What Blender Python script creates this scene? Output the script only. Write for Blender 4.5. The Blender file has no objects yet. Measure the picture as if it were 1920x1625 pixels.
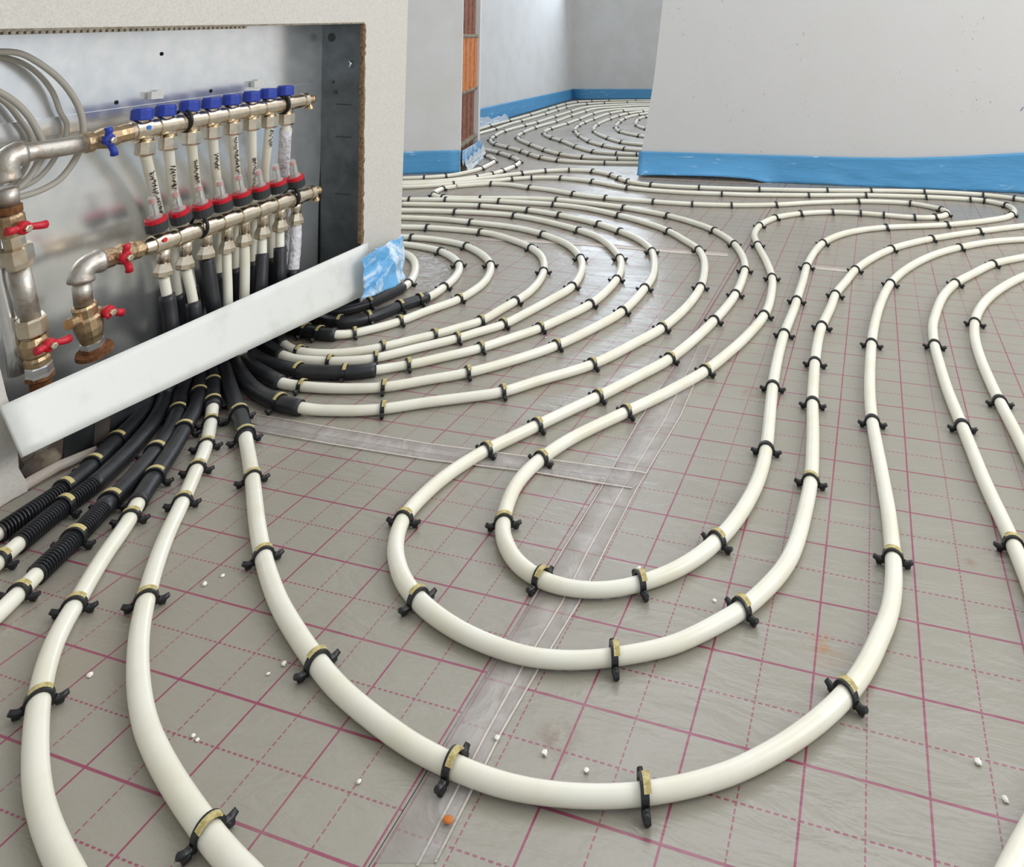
import bpy, bmesh, math, random
from mathutils import Vector, Matrix, noise
random.seed(7)
C = bpy.context.scene.collection
PI = math.pi

# ------------------------------------------------------------------ camera, sky, lights, exposure
CAM = {'H': 0.6708, 'f': 1420.07, 'cx': 1194.94, 'cy': -56.59, 'right': [0.9539, 0.3002, 0.0], 'up': [0.026, -0.0825, 0.9963], 'fwd': [-0.2991, 0.9503, 0.0865]}
sc = bpy.context.scene
cd = bpy.data.cameras.new('camera'); cam = bpy.data.objects.new('camera', cd); C.objects.link(cam)
r_, u_, f_ = Vector(CAM['right']), Vector(CAM['up']), Vector(CAM['fwd'])
cam.matrix_world = Matrix(((r_.x, u_.x, -f_.x, 0), (r_.y, u_.y, -f_.y, 0), (r_.z, u_.z, -f_.z, CAM['H']), (0, 0, 0, 1)))
cd.sensor_fit = 'HORIZONTAL'; cd.sensor_width = 36.0; cd.lens = CAM['f'] / 1920 * 36.0
cd.shift_x = -(CAM['cx'] - 960) / 1920; cd.shift_y = -(812.5 - CAM['cy']) / 1920
cd.clip_start = 0.02; cd.clip_end = 60
sc.camera = cam

w = bpy.data.worlds.new('sky'); sc.world = w; w.use_nodes = True
bg = w.node_tree.nodes['Background']; bg.inputs[0].default_value = (0.915, 0.955, 1.0, 1); bg.inputs[1].default_value = 0.86

def area(name, loc, target, sx, sy, power, col=(1, 1, 1)):
    l = bpy.data.lights.new(name, 'AREA'); l.shape = 'RECTANGLE'; l.size = sx; l.size_y = sy; l.energy = power; l.color = col
    o = bpy.data.objects.new(name, l); C.objects.link(o); o.location = loc
    o.rotation_euler = (Vector(target) - Vector(loc)).to_track_quat('-Z', 'Y').to_euler()
    return o
area('window_light_front_room', (2.6, 1.6, 2.0), (-0.6, 1.6, 0.2), 2.6, 1.9, 86, (1.0, 0.985, 0.955))
area('window_light_back_room', (0.6, 6.4, 1.7), (-2.6, 6.2, 0.1), 2.4, 1.8, 9, (1.0, 0.95, 0.88))
area('back_wall_sheen_fill', (-1.5, 7.3, 1.62), (-0.9, 2.2, 0.5), 2.8, 0.9, 62, (0.76, 0.87, 1.0))  # added panel above the view, no window there; lays sheen on the floor
area('overhead_fill', (-0.2, 3.2, 3.1), (-0.5, 2.0, 0.0), 3.4, 2.4, 52, (0.95, 0.96, 1.0))  # added soft fill standing in for ceiling bounce, not a real opening

sc.view_settings.view_transform = 'Standard'; sc.view_settings.look = 'None'
sc.view_settings.exposure = -0.15; sc.view_settings.gamma = 1.0; sc.view_settings.use_curve_mapping = False

# ------------------------------------------------------------------ data measured in metres (x away from the manifold wall, y along it, z up)
D = {"XW":-1.2141,"cab":{"ub":[[-1.268,1.0531,0.5067],[-1.268,1.1004,0.5087],[-1.268,1.152,0.5117],[-1.268,1.2025,0.5128],[-1.268,1.2509,0.5145],[-1.268,1.3038,0.5168],[-1.268,1.3511,0.5182],[-1.268,1.4011,0.5204]],"lb":[[-1.262,1.0983,0.2945],[-1.262,1.1462,0.3011],[-1.262,1.1989,0.3058],[-1.262,1.2474,0.3105],[-1.262,1.2935,0.3129],[-1.262,1.3396,0.3126],[-1.262,1.3884,0.3117],[-1.262,1.4351,0.3105]],"ubs":[-1.268,1.0298,0.5009],"ube":[-1.268,1.4627,0.5213],"lbs":[-1.262,1.0634,0.2912],"lbe":[-1.262,1.4879,0.3074],"un":[[-1.268,1.0617,0.4686],[-1.268,1.1093,0.4713],[-1.268,1.159,0.4744],[-1.268,1.2079,0.4791],[-1.268,1.2574,0.4814],[-1.268,1.307,0.4847],[-1.268,1.356,0.4842],[-1.268,1.4059,0.4851]],"ln":[[-1.262,1.1062,0.2429],[-1.262,1.1532,0.2433],[-1.262,1.1997,0.2497],[-1.262,1.2496,0.247],[-1.262,1.2936,0.2496],[-1.262,1.3427,0.2529],[-1.262,1.393,0.2557],[-1.262,1.4405,0.2588]],"cap":[[-1.268,1.0517,0.5296],[-1.268,1.099,0.5319],[-1.268,1.1506,0.5357],[-1.268,1.2005,0.5371],[-1.268,1.2495,0.5395],[-1.268,1.3023,0.5424],[-1.268,1.3496,0.5449],[-1.268,1.3991,0.5477]],"fmr":[[-1.262,1.0855,0.3365],[-1.262,1.1352,0.34],[-1.262,1.185,0.3414],[-1.262,1.2324,0.3431],[-1.262,1.2813,0.3451],[-1.262,1.3318,0.3481],[-1.262,1.3809,0.3498],[-1.262,1.4338,0.3503]],"fmt":[[-1.262,1.0758,0.3755],[-1.262,1.1228,0.3778],[-1.262,1.1743,0.379],[-1.262,1.2238,0.3792],[-1.262,1.2716,0.3825],[-1.262,1.3232,0.3836],[-1.262,1.3719,0.3863],[-1.262,1.4227,0.3882]],"uring":[[-1.268,1.1391,0.51],[-1.268,1.3907,0.5195]],"lring":[[-1.262,1.1813,0.3028],[-1.262,1.4253,0.3101]],"rt":[[[-1.268,1.0623,0.4581],[-1.2896,1.0966,0.4015],[-1.305,1.1276,0.3407],[-1.305,1.1482,0.2815],[-1.305,1.1683,0.2164],[-1.305,1.1845,0.1414],[-1.305,1.1906,0.0793]],[[-1.268,1.1098,0.4629],[-1.2896,1.1378,0.4041],[-1.305,1.163,0.3432],[-1.305,1.1808,0.2835],[-1.305,1.1992,0.2177],[-1.305,1.2153,0.1516],[-1.305,1.2215,0.0883]],[[-1.268,1.1595,0.4662],[-1.2896,1.1887,0.4056],[-1.305,1.2152,0.3427],[-1.305,1.2302,0.2819],[-1.305,1.2495,0.214],[-1.305,1.2639,0.1466],[-1.305,1.2723,0.0912]],[[-1.268,1.2084,0.4702],[-1.2896,1.238,0.408],[-1.305,1.262,0.3602],[-1.305,1.2733,0.304],[-1.305,1.2737,0.2502],[-1.305,1.2781,0.1741],[-1.305,1.2852,0.0973]],[[-1.268,1.2579,0.4716],[-1.2896,1.2876,0.4111],[-1.305,1.3119,0.351],[-1.305,1.3179,0.2943],[-1.305,1.314,0.2401],[-1.305,1.317,0.1627],[-1.305,1.324,0.0897]],[[-1.268,1.3076,0.4746],[-1.2896,1.3351,0.4038],[-1.305,1.3558,0.3428],[-1.305,1.362,0.2847],[-1.305,1.3622,0.228],[-1.305,1.3624,0.1717],[-1.305,1.3693,0.1024]],[[-1.268,1.3565,0.4747],[-1.2896,1.3753,0.4092],[-1.305,1.3881,0.36],[-1.305,1.4023,0.2992],[-1.305,1.4135,0.2385],[-1.305,1.4184,0.1791],[-1.305,1.4264,0.1189]],[[-1.268,1.4064,0.475],[-1.2896,1.428,0.4014],[-1.305,1.446,0.35],[-1.305,1.4576,0.2878],[-1.305,1.466,0.2261],[-1.305,1.4675,0.1659],[-1.305,1.4718,0.1171]]],"upipe":[[-1.268,0.8372,0.4892],[-1.268,0.8996,0.4898],[-1.268,0.9469,0.491],[-1.268,0.9881,0.495],[-1.268,1.0298,0.5009]],"ucol":[[-1.268,0.8279,0.4826],[-1.268,0.8345,0.4402],[-1.268,0.8377,0.4133],[-1.268,0.8407,0.3913],[-1.268,0.8475,0.3674],[-1.268,0.8528,0.3438],[-1.268,0.8599,0.3164],[-1.268,0.8741,0.2643],[-1.268,0.8835,0.2275],[-1.268,0.8882,0.2033],[-1.268,0.8926,0.1857],[-1.268,0.8982,0.1594],[-1.268,0.9019,0.1403],[-1.268,0.905,0.1164]],"lpipe":[[-1.262,0.9596,0.2915],[-1.262,0.9822,0.2922],[-1.262,1.0075,0.2932],[-1.262,1.0309,0.2924],[-1.262,1.0531,0.2925],[-1.262,1.0633,0.2931]],"lcol":[[-1.262,0.9524,0.279],[-1.262,0.9568,0.2512],[-1.262,0.9609,0.2286],[-1.262,0.9676,0.2076],[-1.262,0.9734,0.1859],[-1.262,0.9784,0.1653],[-1.262,0.9819,0.1529],[-1.262,0.9853,0.1421]],"ulev":[[-1.24,0.9711,0.4956],[-1.24,0.9651,0.5176],[-1.24,0.9793,0.4696]],"llev":[[-1.234,1.0085,0.2936],[-1.234,1.0051,0.3166],[-1.234,1.0139,0.269]],"lev1":[[-1.238,0.8426,0.3811],[-1.238,0.8153,0.3814],[-1.238,0.8721,0.3799]],"lev2":[[-1.238,0.8922,0.1918],[-1.238,0.8688,0.1911],[-1.238,0.92,0.192]],"lev3":[[-1.242,0.9897,0.2092],[-1.242,0.9818,0.2032],[-1.242,1.011,0.2012]],"drain":[[-1.25,0.9474,0.2048],[-1.25,0.9284,0.2082],[-1.25,0.9304,0.2157]],"pipeb":[[-1.3,0.8412,0.3665],[-1.3,0.8531,0.2996],[-1.3,0.8692,0.2386],[-1.3,0.8824,0.1898],[-1.3,0.8893,0.1429]],"cab1":[[-1.3,0.7891,0.63],[-1.3,0.8133,0.6437],[-1.3,0.8317,0.6458],[-1.3,0.8628,0.6418],[-1.3,0.8966,0.622],[-1.3,0.9281,0.5951],[-1.3,0.9523,0.5633],[-1.3,0.966,0.5334],[-1.3,0.9706,0.5041],[-1.3,0.9667,0.4794],[-1.3,0.9564,0.457],[-1.3,0.9368,0.4339],[-1.3,0.9096,0.4217],[-1.3,0.8815,0.417],[-1.3,0.8544,0.4167],[-1.3,0.817,0.4258]],"cab2":[[-1.325,0.8047,0.6235],[-1.325,0.8294,0.6366],[-1.325,0.8482,0.6377],[-1.325,0.8803,0.6274],[-1.325,0.9089,0.6063],[-1.325,0.9322,0.5767],[-1.325,0.9466,0.5434],[-1.325,0.9545,0.5301],[-1.325,0.9598,0.5179],[-1.325,0.9586,0.4938],[-1.325,0.946,0.4706],[-1.325,0.935,0.4529],[-1.325,0.9175,0.4359],[-1.325,0.8936,0.4258],[-1.325,0.8663,0.4226],[-1.325,0.832,0.4308]],"cab3":[[-1.3,0.7916,0.5926],[-1.3,0.8167,0.5918],[-1.3,0.8358,0.5831],[-1.3,0.86,0.5648],[-1.3,0.8815,0.5401],[-1.3,0.8971,0.5129],[-1.3,0.9039,0.4967],[-1.3,0.9026,0.4781],[-1.3,0.8957,0.458],[-1.3,0.884,0.4407],[-1.3,0.8674,0.4288],[-1.3,0.8464,0.4231],[-1.3,0.8166,0.4306]],"cab4":[[-1.325,0.8072,0.5854],[-1.325,0.8329,0.5836],[-1.325,0.8526,0.5714],[-1.325,0.8691,0.5557],[-1.325,0.8849,0.5339],[-1.325,0.9001,0.5116],[-1.325,0.9037,0.494],[-1.325,0.9018,0.4728],[-1.325,0.8957,0.4542],[-1.325,0.8847,0.4392],[-1.325,0.8682,0.4289],[-1.325,0.8315,0.439]],"brk":[[-1.325,1.1349,0.5564],[-1.325,1.3865,0.5628]],"holes":[[-1.338,1.1447,0.6351],[-1.338,1.057,0.5483],[-1.338,1.2646,0.5549]],"rail":[[-1.338,0.8408,0.5298],[-1.338,0.9994,0.5372],[-1.338,1.5615,0.5541]],"bdot":[-1.25,1.0528,0.5064],"rdot":[-1.244,1.0923,0.3007],"knock":[-1.3097,1.6025,0.6664],"hook":[-1.2479,1.6025,0.6001]},"open":{"TR":[-1.2141,1.5966,0.7008],"TL":[-1.2141,0.7692,0.676],"BR":[-1.2141,1.6121,0.1728],"jt":[-1.2141,0.8179,0.1533],"jb":[-1.2141,0.8558,0.005],"TL2":[-1.2141,0.8067,0.1948]},"side_y":1.6025,"corner":[[-1.2141,1.7786,0.7673],[-1.2141,1.7759,0.3398],[-1.2141,1.7656,0.1481],[-1.2141,1.7717,0.0142]],"board":[[-1.2021,0.8023,0.1457],[-1.2021,1.6169,0.1662],[-1.1591,0.8077,0.0813],[-1.1841,1.5886,0.0532]],"film":[[[-1.1841,1.7313,0.1574],[-1.1691,1.6433,0.1621],[-1.1641,1.591,0.1571],[-1.1641,1.5481,0.144]],[[-1.1791,1.7275,0.1334],[-1.1541,1.6512,0.1421],[-1.1641,1.6171,0.1251],[-1.1591,1.5488,0.114]],[[-1.1691,1.7162,0.1132],[-1.1391,1.6376,0.1191],[-1.1541,1.6006,0.0994],[-1.1541,1.5492,0.0902]],[[-1.1541,1.6978,0.0907],[-1.1441,1.6394,0.0928],[-1.1291,1.5587,0.0958],[-1.1441,1.5307,0.0813]],[[-1.1441,1.6889,0.0656],[-1.1291,1.6153,0.0664],[-1.1241,1.5511,0.0721],[-1.1391,1.5209,0.0707]]],"rw":{"A":[-1.1066,3.5341,0.0],"B":[0.5859,3.6642,0.0],"edge":[[-0.9847,3.5434,0.8428],[-1.0302,3.5399,0.4573],[-1.0909,3.5353,0.1187]],"top":[[-1.0909,3.5353,0.1187],[-0.8408,3.5545,0.121],[-0.469,3.5831,0.1228],[-0.1141,3.6104,0.1257],[0.1137,3.6279,0.1315],[0.3351,3.6449,0.1463],[0.6033,3.6655,0.1716]],"bot":[[-1.104,3.5343,0.0126],[-0.9949,3.5427,0.017],[-0.7158,3.5641,0.0234],[-0.5678,3.5755,0.0173],[-0.4829,3.582,-0.0009],[-0.1172,3.6101,-0.0064],[0.5965,3.665,0.0027]],"pen":[0.594,3.6648,0.3573]},"pier":{"a":[-2.2133,3.2447,0.0],"b":[-1.9758,3.3649,0.0],"c":[-2.1484,3.8507,0.0],"bt":[[-1.9689,3.3684,0.1239],[-1.9488,3.3786,0.849]],"tape":[[-2.2158,3.2435,0.1099],[-1.9777,3.364,0.1034]],"tapeB":[[-1.9767,3.3672,0.1055],[-2.164,3.8946,0.0552],[-1.9803,3.3775,0.0002],[-2.167,3.9033,-0.0325]],"ce":[[-1.972,3.3539,0.1128],[-1.9923,3.4113,0.3148],[-1.9805,3.378,0.6566],[-2.0266,3.5078,0.717],[-2.0318,3.5225,0.8566]],"cr":[[-2.1289,3.7959,0.0671],[-2.1409,3.8296,0.3774],[-2.1666,3.902,0.6607],[-2.1706,3.9132,0.722],[-2.1837,3.9502,0.8778]],"er":[[-2.16,3.8834,0.0005],[-2.1587,3.8797,0.3738],[-2.2092,4.022,0.8814]]},"back":{"l":[-2.7989,4.8871,0.0],"c":[-3.0887,7.5222,0.0],"r":[-1.8667,7.9068,0.0],"lt":[[-2.8193,5.0728,0.1219],[-3.0862,7.4994,0.1022]],"rt":[-2.6744,7.6526,0.1062],"edge":[-3.1132,7.7456,1.0603]},"uvL":[[10.0399,0.0792,5.1102],[-0.1343,9.9977,-5.8006]],"uvR":[[9.2029,0.004,2.7402],[-0.1054,9.4746,-7.3224]],"uvF":[[9.6723,0.1106,5.8268],[-0.3034,9.2027,-11.2078]],"seam":[[-0.4079,0.5809,0.0],[-0.4101,0.8742,0.0],[-0.4133,1.3704,0.0],[-0.4135,1.686,0.0]],"cross":[[-1.0427,1.1145,0.0],[-0.7042,1.124,0.0],[-0.3581,1.1515,0.0]],"tapeA":[[[-0.4078,0.5813,0.0],[-0.3727,0.5895,0.0],[-0.3601,0.5962,0.0]],[[-0.4096,0.6863,0.0],[-0.3766,0.7116,0.0],[-0.3631,0.7164,0.0]],[[-0.4119,0.777,0.0],[-0.3772,0.7929,0.0],[-0.3601,0.7982,0.0]],[[-0.4101,0.8742,0.0],[-0.3736,0.8884,0.0],[-0.3547,0.8944,0.0]],[[-0.4101,0.9852,0.0],[-0.377,0.9786,0.0],[-0.3566,0.9988,0.0]],[[-0.4097,1.1171,0.0],[-0.3775,1.1229,0.0],[-0.3574,1.125,0.0]],[[-0.4146,1.3144,0.0],[-0.3714,1.3353,0.0],[-0.3485,1.3594,0.0]],[[-0.413,1.4665,0.0],[-0.3776,1.4942,0.0],[-0.3544,1.5087,0.0]],[[-0.4122,1.6563,0.0],[-0.3838,1.6712,0.0],[-0.3601,1.6876,0.0]]],"tapeB":[[[-1.0657,1.1382,0.0],[-1.0233,1.0945,0.0]],[[-0.9112,1.1408,0.0],[-0.8751,1.097,0.0]],[[-0.7177,1.1458,-0.0],[-0.6917,1.1053,0.0]],[[-0.5389,1.1608,0.0],[-0.5213,1.1236,0.0]],[[-0.4072,1.17,0.0],[-0.3925,1.1279,0.0]],[[-0.3691,1.173,0.0],[-0.3638,1.1299,0.0]],[[-0.3545,1.1731,0.0],[-0.3573,1.1489,0.0]]],"tapeC":[[[-1.3172,2.3133,0.0],[-1.2968,2.2779,0.0]],[[-1.0986,2.3472,0.0],[-1.0819,2.3118,0.0]],[[-0.9176,2.3668,0.0],[-0.9039,2.3316,0.0]],[[-0.6665,2.3711,-0.0],[-0.6553,2.3312,0.0]],[[-0.4567,2.3876,0.0],[-0.4492,2.3482,0.0]]],"tapeD":[[[-0.2322,2.3317,0.0],[-0.2287,2.2952,0.0]],[[-0.141,2.3334,0.0],[-0.139,2.2973,0.0]],[[-0.0636,2.3314,0.0],[-0.0628,2.2957,0.0]]],"crumbs":[[-0.8064,0.6449,0.006],[-0.8026,0.785,0.006],[-0.7941,0.8031,0.005],[-0.6228,0.7182,0.006],[-0.6288,0.7028,0.004],[-0.6437,0.624,0.004],[-0.6361,0.6218,0.004],[-0.4623,0.6336,0.005],[-0.314,0.7085,0.006],[-0.3636,0.7087,0.006],[-0.2704,0.7049,0.005],[-0.3033,0.9705,0.007],[-0.2013,0.9466,0.005],[0.0721,0.8207,0.007],[0.0906,0.7906,0.006],[-0.72,1.6081,0.005],[-0.5474,1.7073,0.004]],"floorfilm":[[[-1.3976,2.0795,0.0],[-1.3713,2.0998,0.0],[-1.3096,2.0834,0.0]],[[-1.3246,2.0211,0.0],[-1.2763,2.0141,0.0],[-1.2144,2.001,0.0]],[[-1.2572,1.9249,0.0],[-1.2061,1.9209,0.0],[-1.1475,1.9196,0.0]],[[-1.2173,1.8497,0.0],[-1.1561,1.8321,-0.0],[-1.1051,1.8391,0.0]],[[-1.1897,1.8035,0.0],[-1.1351,1.7943,0.0],[-1.1004,1.8053,0.0]]],"chip":[-0.3666,0.6263,0.0],"stains":[[-0.2364,1.4877,0.03],[-0.0726,0.9144,0.03],[0.096,1.1104,0.012],[-0.3091,0.727,0.03],[-0.1477,0.9609,0.02]],"rubble":[[-1.2756,0.9122,0.022],[-1.2459,0.9061,0.02],[-1.2454,0.8839,0.018],[-1.2177,0.9,0.012],[-1.3312,1.6373,0.012],[-1.3216,1.7015,0.02],[-1.3314,1.7457,0.018],[-1.3109,1.6677,0.014],[-1.1862,0.9923,0.012],[-1.1864,1.0093,0.01]],"lip":[[[-1.2079,0.7887,0.0],[-1.2263,0.7992,0.012]],[[-1.2125,0.8186,0.0],[-1.2293,0.8285,0.012]],[[-1.2207,0.8672,0.0],[-1.2311,0.8719,0.014]],[[-1.2241,0.9084,0.0],[-1.2313,0.911,0.014]],[[-1.2175,0.9494,-0.0],[-1.2248,0.9524,0.012]],[[-1.2101,0.9881,0.0],[-1.2192,0.9929,0.008]]]}
PIPES = [
{"key":"W1","label":"shortest white pipe loop with a black sleeve, tucked beside the blue film","pts":[[-1.262,1.4413,.2445],[-1.2562,1.4354,.2146],[-1.2507,1.4279,.185],[-1.2451,1.4188,.1559],[-1.2457,1.4174,.1253],[-1.2576,1.4314,.1007],[-1.2725,1.4509,.0819],[-1.2879,1.4724,.0657],[-1.3031,1.4952,.0512],[-1.3174,1.5193,.0379],[-1.3282,1.5454,.025],[-1.3158,1.5641,.0146],[-1.2855,1.56,.0135],[-1.2561,1.5674,.0135],[-1.2351,1.5901,.0135],[-1.219,1.6166,.0135],[-1.2096,1.6461,.0135],[-1.2069,1.6769,.0135],[-1.2054,1.7079,.0135],[-1.2029,1.7389,.0135],[-1.2024,1.7699,.0135],[-1.2093,1.7999,.011],[-1.2193,1.8292,.0095],[-1.2307,1.858,.0095],[-1.2446,1.8857,.0095],[-1.2598,1.9128,.0095],[-1.2763,1.9391,.0095],[-1.2941,1.9644,.0095],[-1.3133,1.9888,.0095],[-1.3344,2.0115,.0095],[-1.3579,2.0318,.0095],[-1.3841,2.0483,.0095],[-1.4133,2.0586,.0095],[-1.4436,2.0654,.0095],[-1.5637,2.0999,.0095],[-1.6839,2.1344,.0095],[-1.804,2.1689,.0095],[-1.9241,2.2034,.0095]],"rad":[.0089,.0089,.009,.0089,.009,.0096,.0099,.0101,.0101,.0101,.0095,.009,.0094,.0088,.0089,.0092,.0096,.0098,.0098,.0099,.0101,.0103,.0104,.0105,.0105,.0105,.0105,.0105,.0105,.0104,.0103,.0101,.0098,.0097,.0097,.0097,.0097,.0097],"sl":[3,20]},
{"key":"W2","label":"white pipe arc with the longest black sleeve, second arc out from the blue film","pts":[[-1.262,1.3938,.2407],[-1.2564,1.3894,.2102],[-1.2507,1.3849,.1799],[-1.245,1.3803,.1495],[-1.2461,1.3845,.119],[-1.2571,1.4012,.0961],[-1.2717,1.4222,.0787],[-1.2875,1.445,.0642],[-1.3039,1.4692,.0532],[-1.3202,1.4937,.0428],[-1.3361,1.5189,.0335],[-1.3504,1.5453,.0247],[-1.3549,1.5705,.0152],[-1.3265,1.5586,.0135],[-1.2989,1.5439,.0135],[-1.2702,1.5315,.0135],[-1.2405,1.5221,.0135],[-1.2097,1.5169,.0135],[-1.18,1.5247,.0135],[-1.1584,1.5469,.0135],[-1.1446,1.5749,.0135],[-1.1358,1.6048,.0135],[-1.1286,1.6352,.0135],[-1.1203,1.6653,.0135],[-1.1093,1.6946,.0135],[-1.0976,1.7234,.0135],[-1.0975,1.7545,.0118],[-1.102,1.7853,.0101],[-1.1066,1.8162,.0095],[-1.111,1.8472,.0095],[-1.1172,1.8778,.0095],[-1.1259,1.9078,.0095],[-1.1366,1.9371,.0095],[-1.1497,1.9654,.0095],[-1.166,1.9921,.0095],[-1.185,2.0169,.0095],[-1.2064,2.0396,.0095],[-1.23,2.06,.0095],[-1.255,2.0788,.0095],[-1.2811,2.0959,.0095],[-1.3089,2.1102,.0095],[-1.3384,2.1203,.0095],[-1.3689,2.1271,.0095],[-1.3997,2.1326,.0095],[-1.4307,2.1365,.0095],[-1.4618,2.1376,.0095],[-1.493,2.135,.0095],[-1.6679,2.1309,.0095],[-1.8429,2.1269,.0095],[-2.0178,2.1228,.0095],[-2.1928,2.1187,.0095]],"rad":[.0089,.0089,.0089,.0088,.0091,.0097,.01,.0102,.0103,.0103,.0103,.0101,.0089,.0102,.0102,.0101,.0099,.0094,.0088,.009,.0093,.0095,.0095,.0094,.0094,.0097,.0101,.0102,.0102,.0103,.0104,.0104,.0105,.0105,.0105,.0104,.0104,.0103,.0102,.0101,.0099,.0097,.0096,.0096,.0095,.0093,.0092,.0092,.0092,.0092,.0092],"sl":[1,25]},
{"key":"W3","label":"white heating pipe arc with a short black sleeve, third arc from the blue film","pts":[[-1.268,1.3565,.4747],[-1.2774,1.3647,.4464],[-1.2867,1.3728,.418],[-1.2966,1.3805,.3897],[-1.3048,1.3879,.3608],[-1.3061,1.3952,.3308],[-1.305,1.402,.3006],[-1.305,1.4082,.2703],[-1.305,1.4133,.2397],[-1.305,1.4161,.2089],[-1.305,1.4185,.178],[-1.305,1.4224,.1473],[-1.3052,1.4269,.1167],[-1.3106,1.4354,.0875],[-1.3189,1.4475,.0603],[-1.3249,1.4609,.0331],[-1.3088,1.4669,.0136],[-1.2785,1.4603,.0135],[-1.248,1.4554,.0135],[-1.2172,1.4522,.0135],[-1.1862,1.4509,.0135],[-1.1559,1.456,.0135],[-1.1343,1.4772,.0095],[-1.1152,1.5016,.0095],[-1.0982,1.5274,.0095],[-1.0831,1.5544,.0095],[-1.0712,1.583,.0095],[-1.0626,1.6127,.0095],[-1.0546,1.6427,.0095],[-1.0449,1.6721,.0095],[-1.0336,1.7009,.0095],[-1.0241,1.7303,.0095],[-1.0191,1.7608,.0095],[-1.0177,1.7918,.0095],[-1.0183,1.8227,.0095],[-1.0206,1.8536,.0095],[-1.0259,1.8841,.0095],[-1.0339,1.914,.0095],[-1.0436,1.9434,.0095],[-1.0552,1.9721,.0095],[-1.0686,2.0,.0095],[-1.0841,2.0268,.0095],[-1.1019,2.0521,.0095],[-1.1218,2.0758,.0095],[-1.1433,2.098,.0095],[-1.1662,2.1189,.0095],[-1.1902,2.1384,.0095],[-1.2152,2.1567,.0095],[-1.2411,2.1736,.0095],[-1.2685,2.188,.0095],[-1.2976,2.1986,.0095],[-1.3275,2.2067,.0095],[-1.3578,2.213,.0095],[-1.3884,2.2173,.0095],[-1.4193,2.2195,.0095],[-1.4502,2.2184,.0095],[-1.481,2.2151,.0095],[-1.5116,2.2105,.0095],[-1.5419,2.2039,.0095],[-1.714,2.1723,.0095],[-1.8861,2.1406,.0095],[-2.0582,2.1089,.0095],[-2.2303,2.0773,.0095]],"rad":[.0091,.0091,.0091,.009,.0089,.0088,.0088,.0088,.0088,.0088,.0088,.0088,.0089,.0091,.0092,.0088,.0095,.0099,.0097,.0096,.0094,.0089,.0089,.009,.0091,.0092,.0094,.0095,.0095,.0095,.0095,.0097,.0099,.0101,.0102,.0103,.0104,.0104,.0105,.0105,.0105,.0105,.0105,.0104,.0104,.0103,.0102,.0102,.0101,.0099,.0097,.0096,.0095,.0094,.0093,.0092,.0091,.0091,.0091,.0091,.0091,.0091,.0091],"sl":[10,21]},
{"key":"W4","label":"white heating pipe arc touching its outer neighbour near the cabinet, fourth from the blue film","pts":[[-1.262,1.3434,.2395],[-1.2569,1.3398,.2096],[-1.2512,1.334,.1803],[-1.2454,1.3274,.1511],[-1.2459,1.3273,.1211],[-1.2587,1.34,.0968],[-1.2753,1.3571,.0778],[-1.2926,1.3758,.0612],[-1.3099,1.3955,.0458],[-1.326,1.4163,.0306],[-1.3271,1.4321,.0151],[-1.2994,1.4204,.0135],[-1.2727,1.4057,.0135],[-1.2472,1.389,.0135],[-1.2208,1.3741,.0135],[-1.1919,1.3671,.0095],[-1.1617,1.3643,.0095],[-1.1314,1.3676,.0095],[-1.1025,1.3768,.0095],[-1.0757,1.3913,.0095],[-1.051,1.409,.0095],[-1.0289,1.4299,.0095],[-1.0097,1.4535,.0095],[-.9924,1.4786,.0095],[-.974,1.5029,.0095],[-.9552,1.5268,.0095],[-.9393,1.5527,.0095],[-.9248,1.5795,.0095],[-.9088,1.6054,.0095],[-.8956,1.6327,.0095],[-.8899,1.6626,.0095],[-.8877,1.693,.0095],[-.8847,1.7233,.0095],[-.8807,1.7535,.0095],[-.8775,1.7837,.0095],[-.8756,1.8141,.0095],[-.8754,1.8446,.0095],[-.8778,1.8749,.0095],[-.8819,1.9051,.0095],[-.8875,1.935,.0095],[-.8948,1.9646,.0095],[-.9036,1.9937,.0095],[-.9136,2.0225,.0095],[-.9251,2.0507,.0095],[-.9378,2.0783,.0095],[-.9518,2.1054,.0095],[-.9673,2.1316,.0095],[-.9847,2.1565,.0095],[-1.0042,2.1799,.0095],[-1.0254,2.2018,.0095],[-1.0477,2.2226,.0095],[-1.0713,2.2418,.0095],[-1.0964,2.259,.0095],[-1.1225,2.2747,.0095],[-1.1489,2.2899,.0095],[-1.1755,2.3047,.0095],[-1.2027,2.3183,.0095],[-1.2308,2.33,.0095],[-1.26,2.3387,.0095],[-1.2899,2.3441,.0095],[-1.3202,2.3473,.0095],[-1.3506,2.3487,.0095],[-1.3811,2.349,.0095],[-1.4115,2.3487,.0095],[-1.442,2.3479,.0095],[-1.4724,2.3462,.0095],[-1.5026,2.343,.0095],[-1.5326,2.3377,.0095],[-1.5623,2.3308,.0095],[-1.5918,2.3234,.0095],[-1.6214,2.316,.0095],[-1.7911,2.2734,.0095],[-1.9608,2.2308,.0095],[-2.1306,2.1883,.0095],[-2.3003,2.1457,.0095]],"rad":[.0089,.0089,.0089,.0088,.009,.0096,.0099,.01,.0101,.0098,.0092,.0103,.0104,.0104,.0102,.0098,.0095,.0092,.0089,.0088,.0088,.0089,.009,.009,.009,.0091,.0092,.0092,.0093,.0096,.0099,.01,.01,.01,.01,.0101,.0102,.0103,.0104,.0104,.0105,.0105,.0105,.0105,.0105,.0105,.0105,.0104,.0104,.0103,.0102,.0101,.01,.01,.01,.0099,.0099,.0097,.0096,.0094,.0093,.0093,.0092,.0092,.0092,.0092,.0091,.009,.009,.009,.009,.009,.009,.009,.009],"sl":[1,14]},
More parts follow.
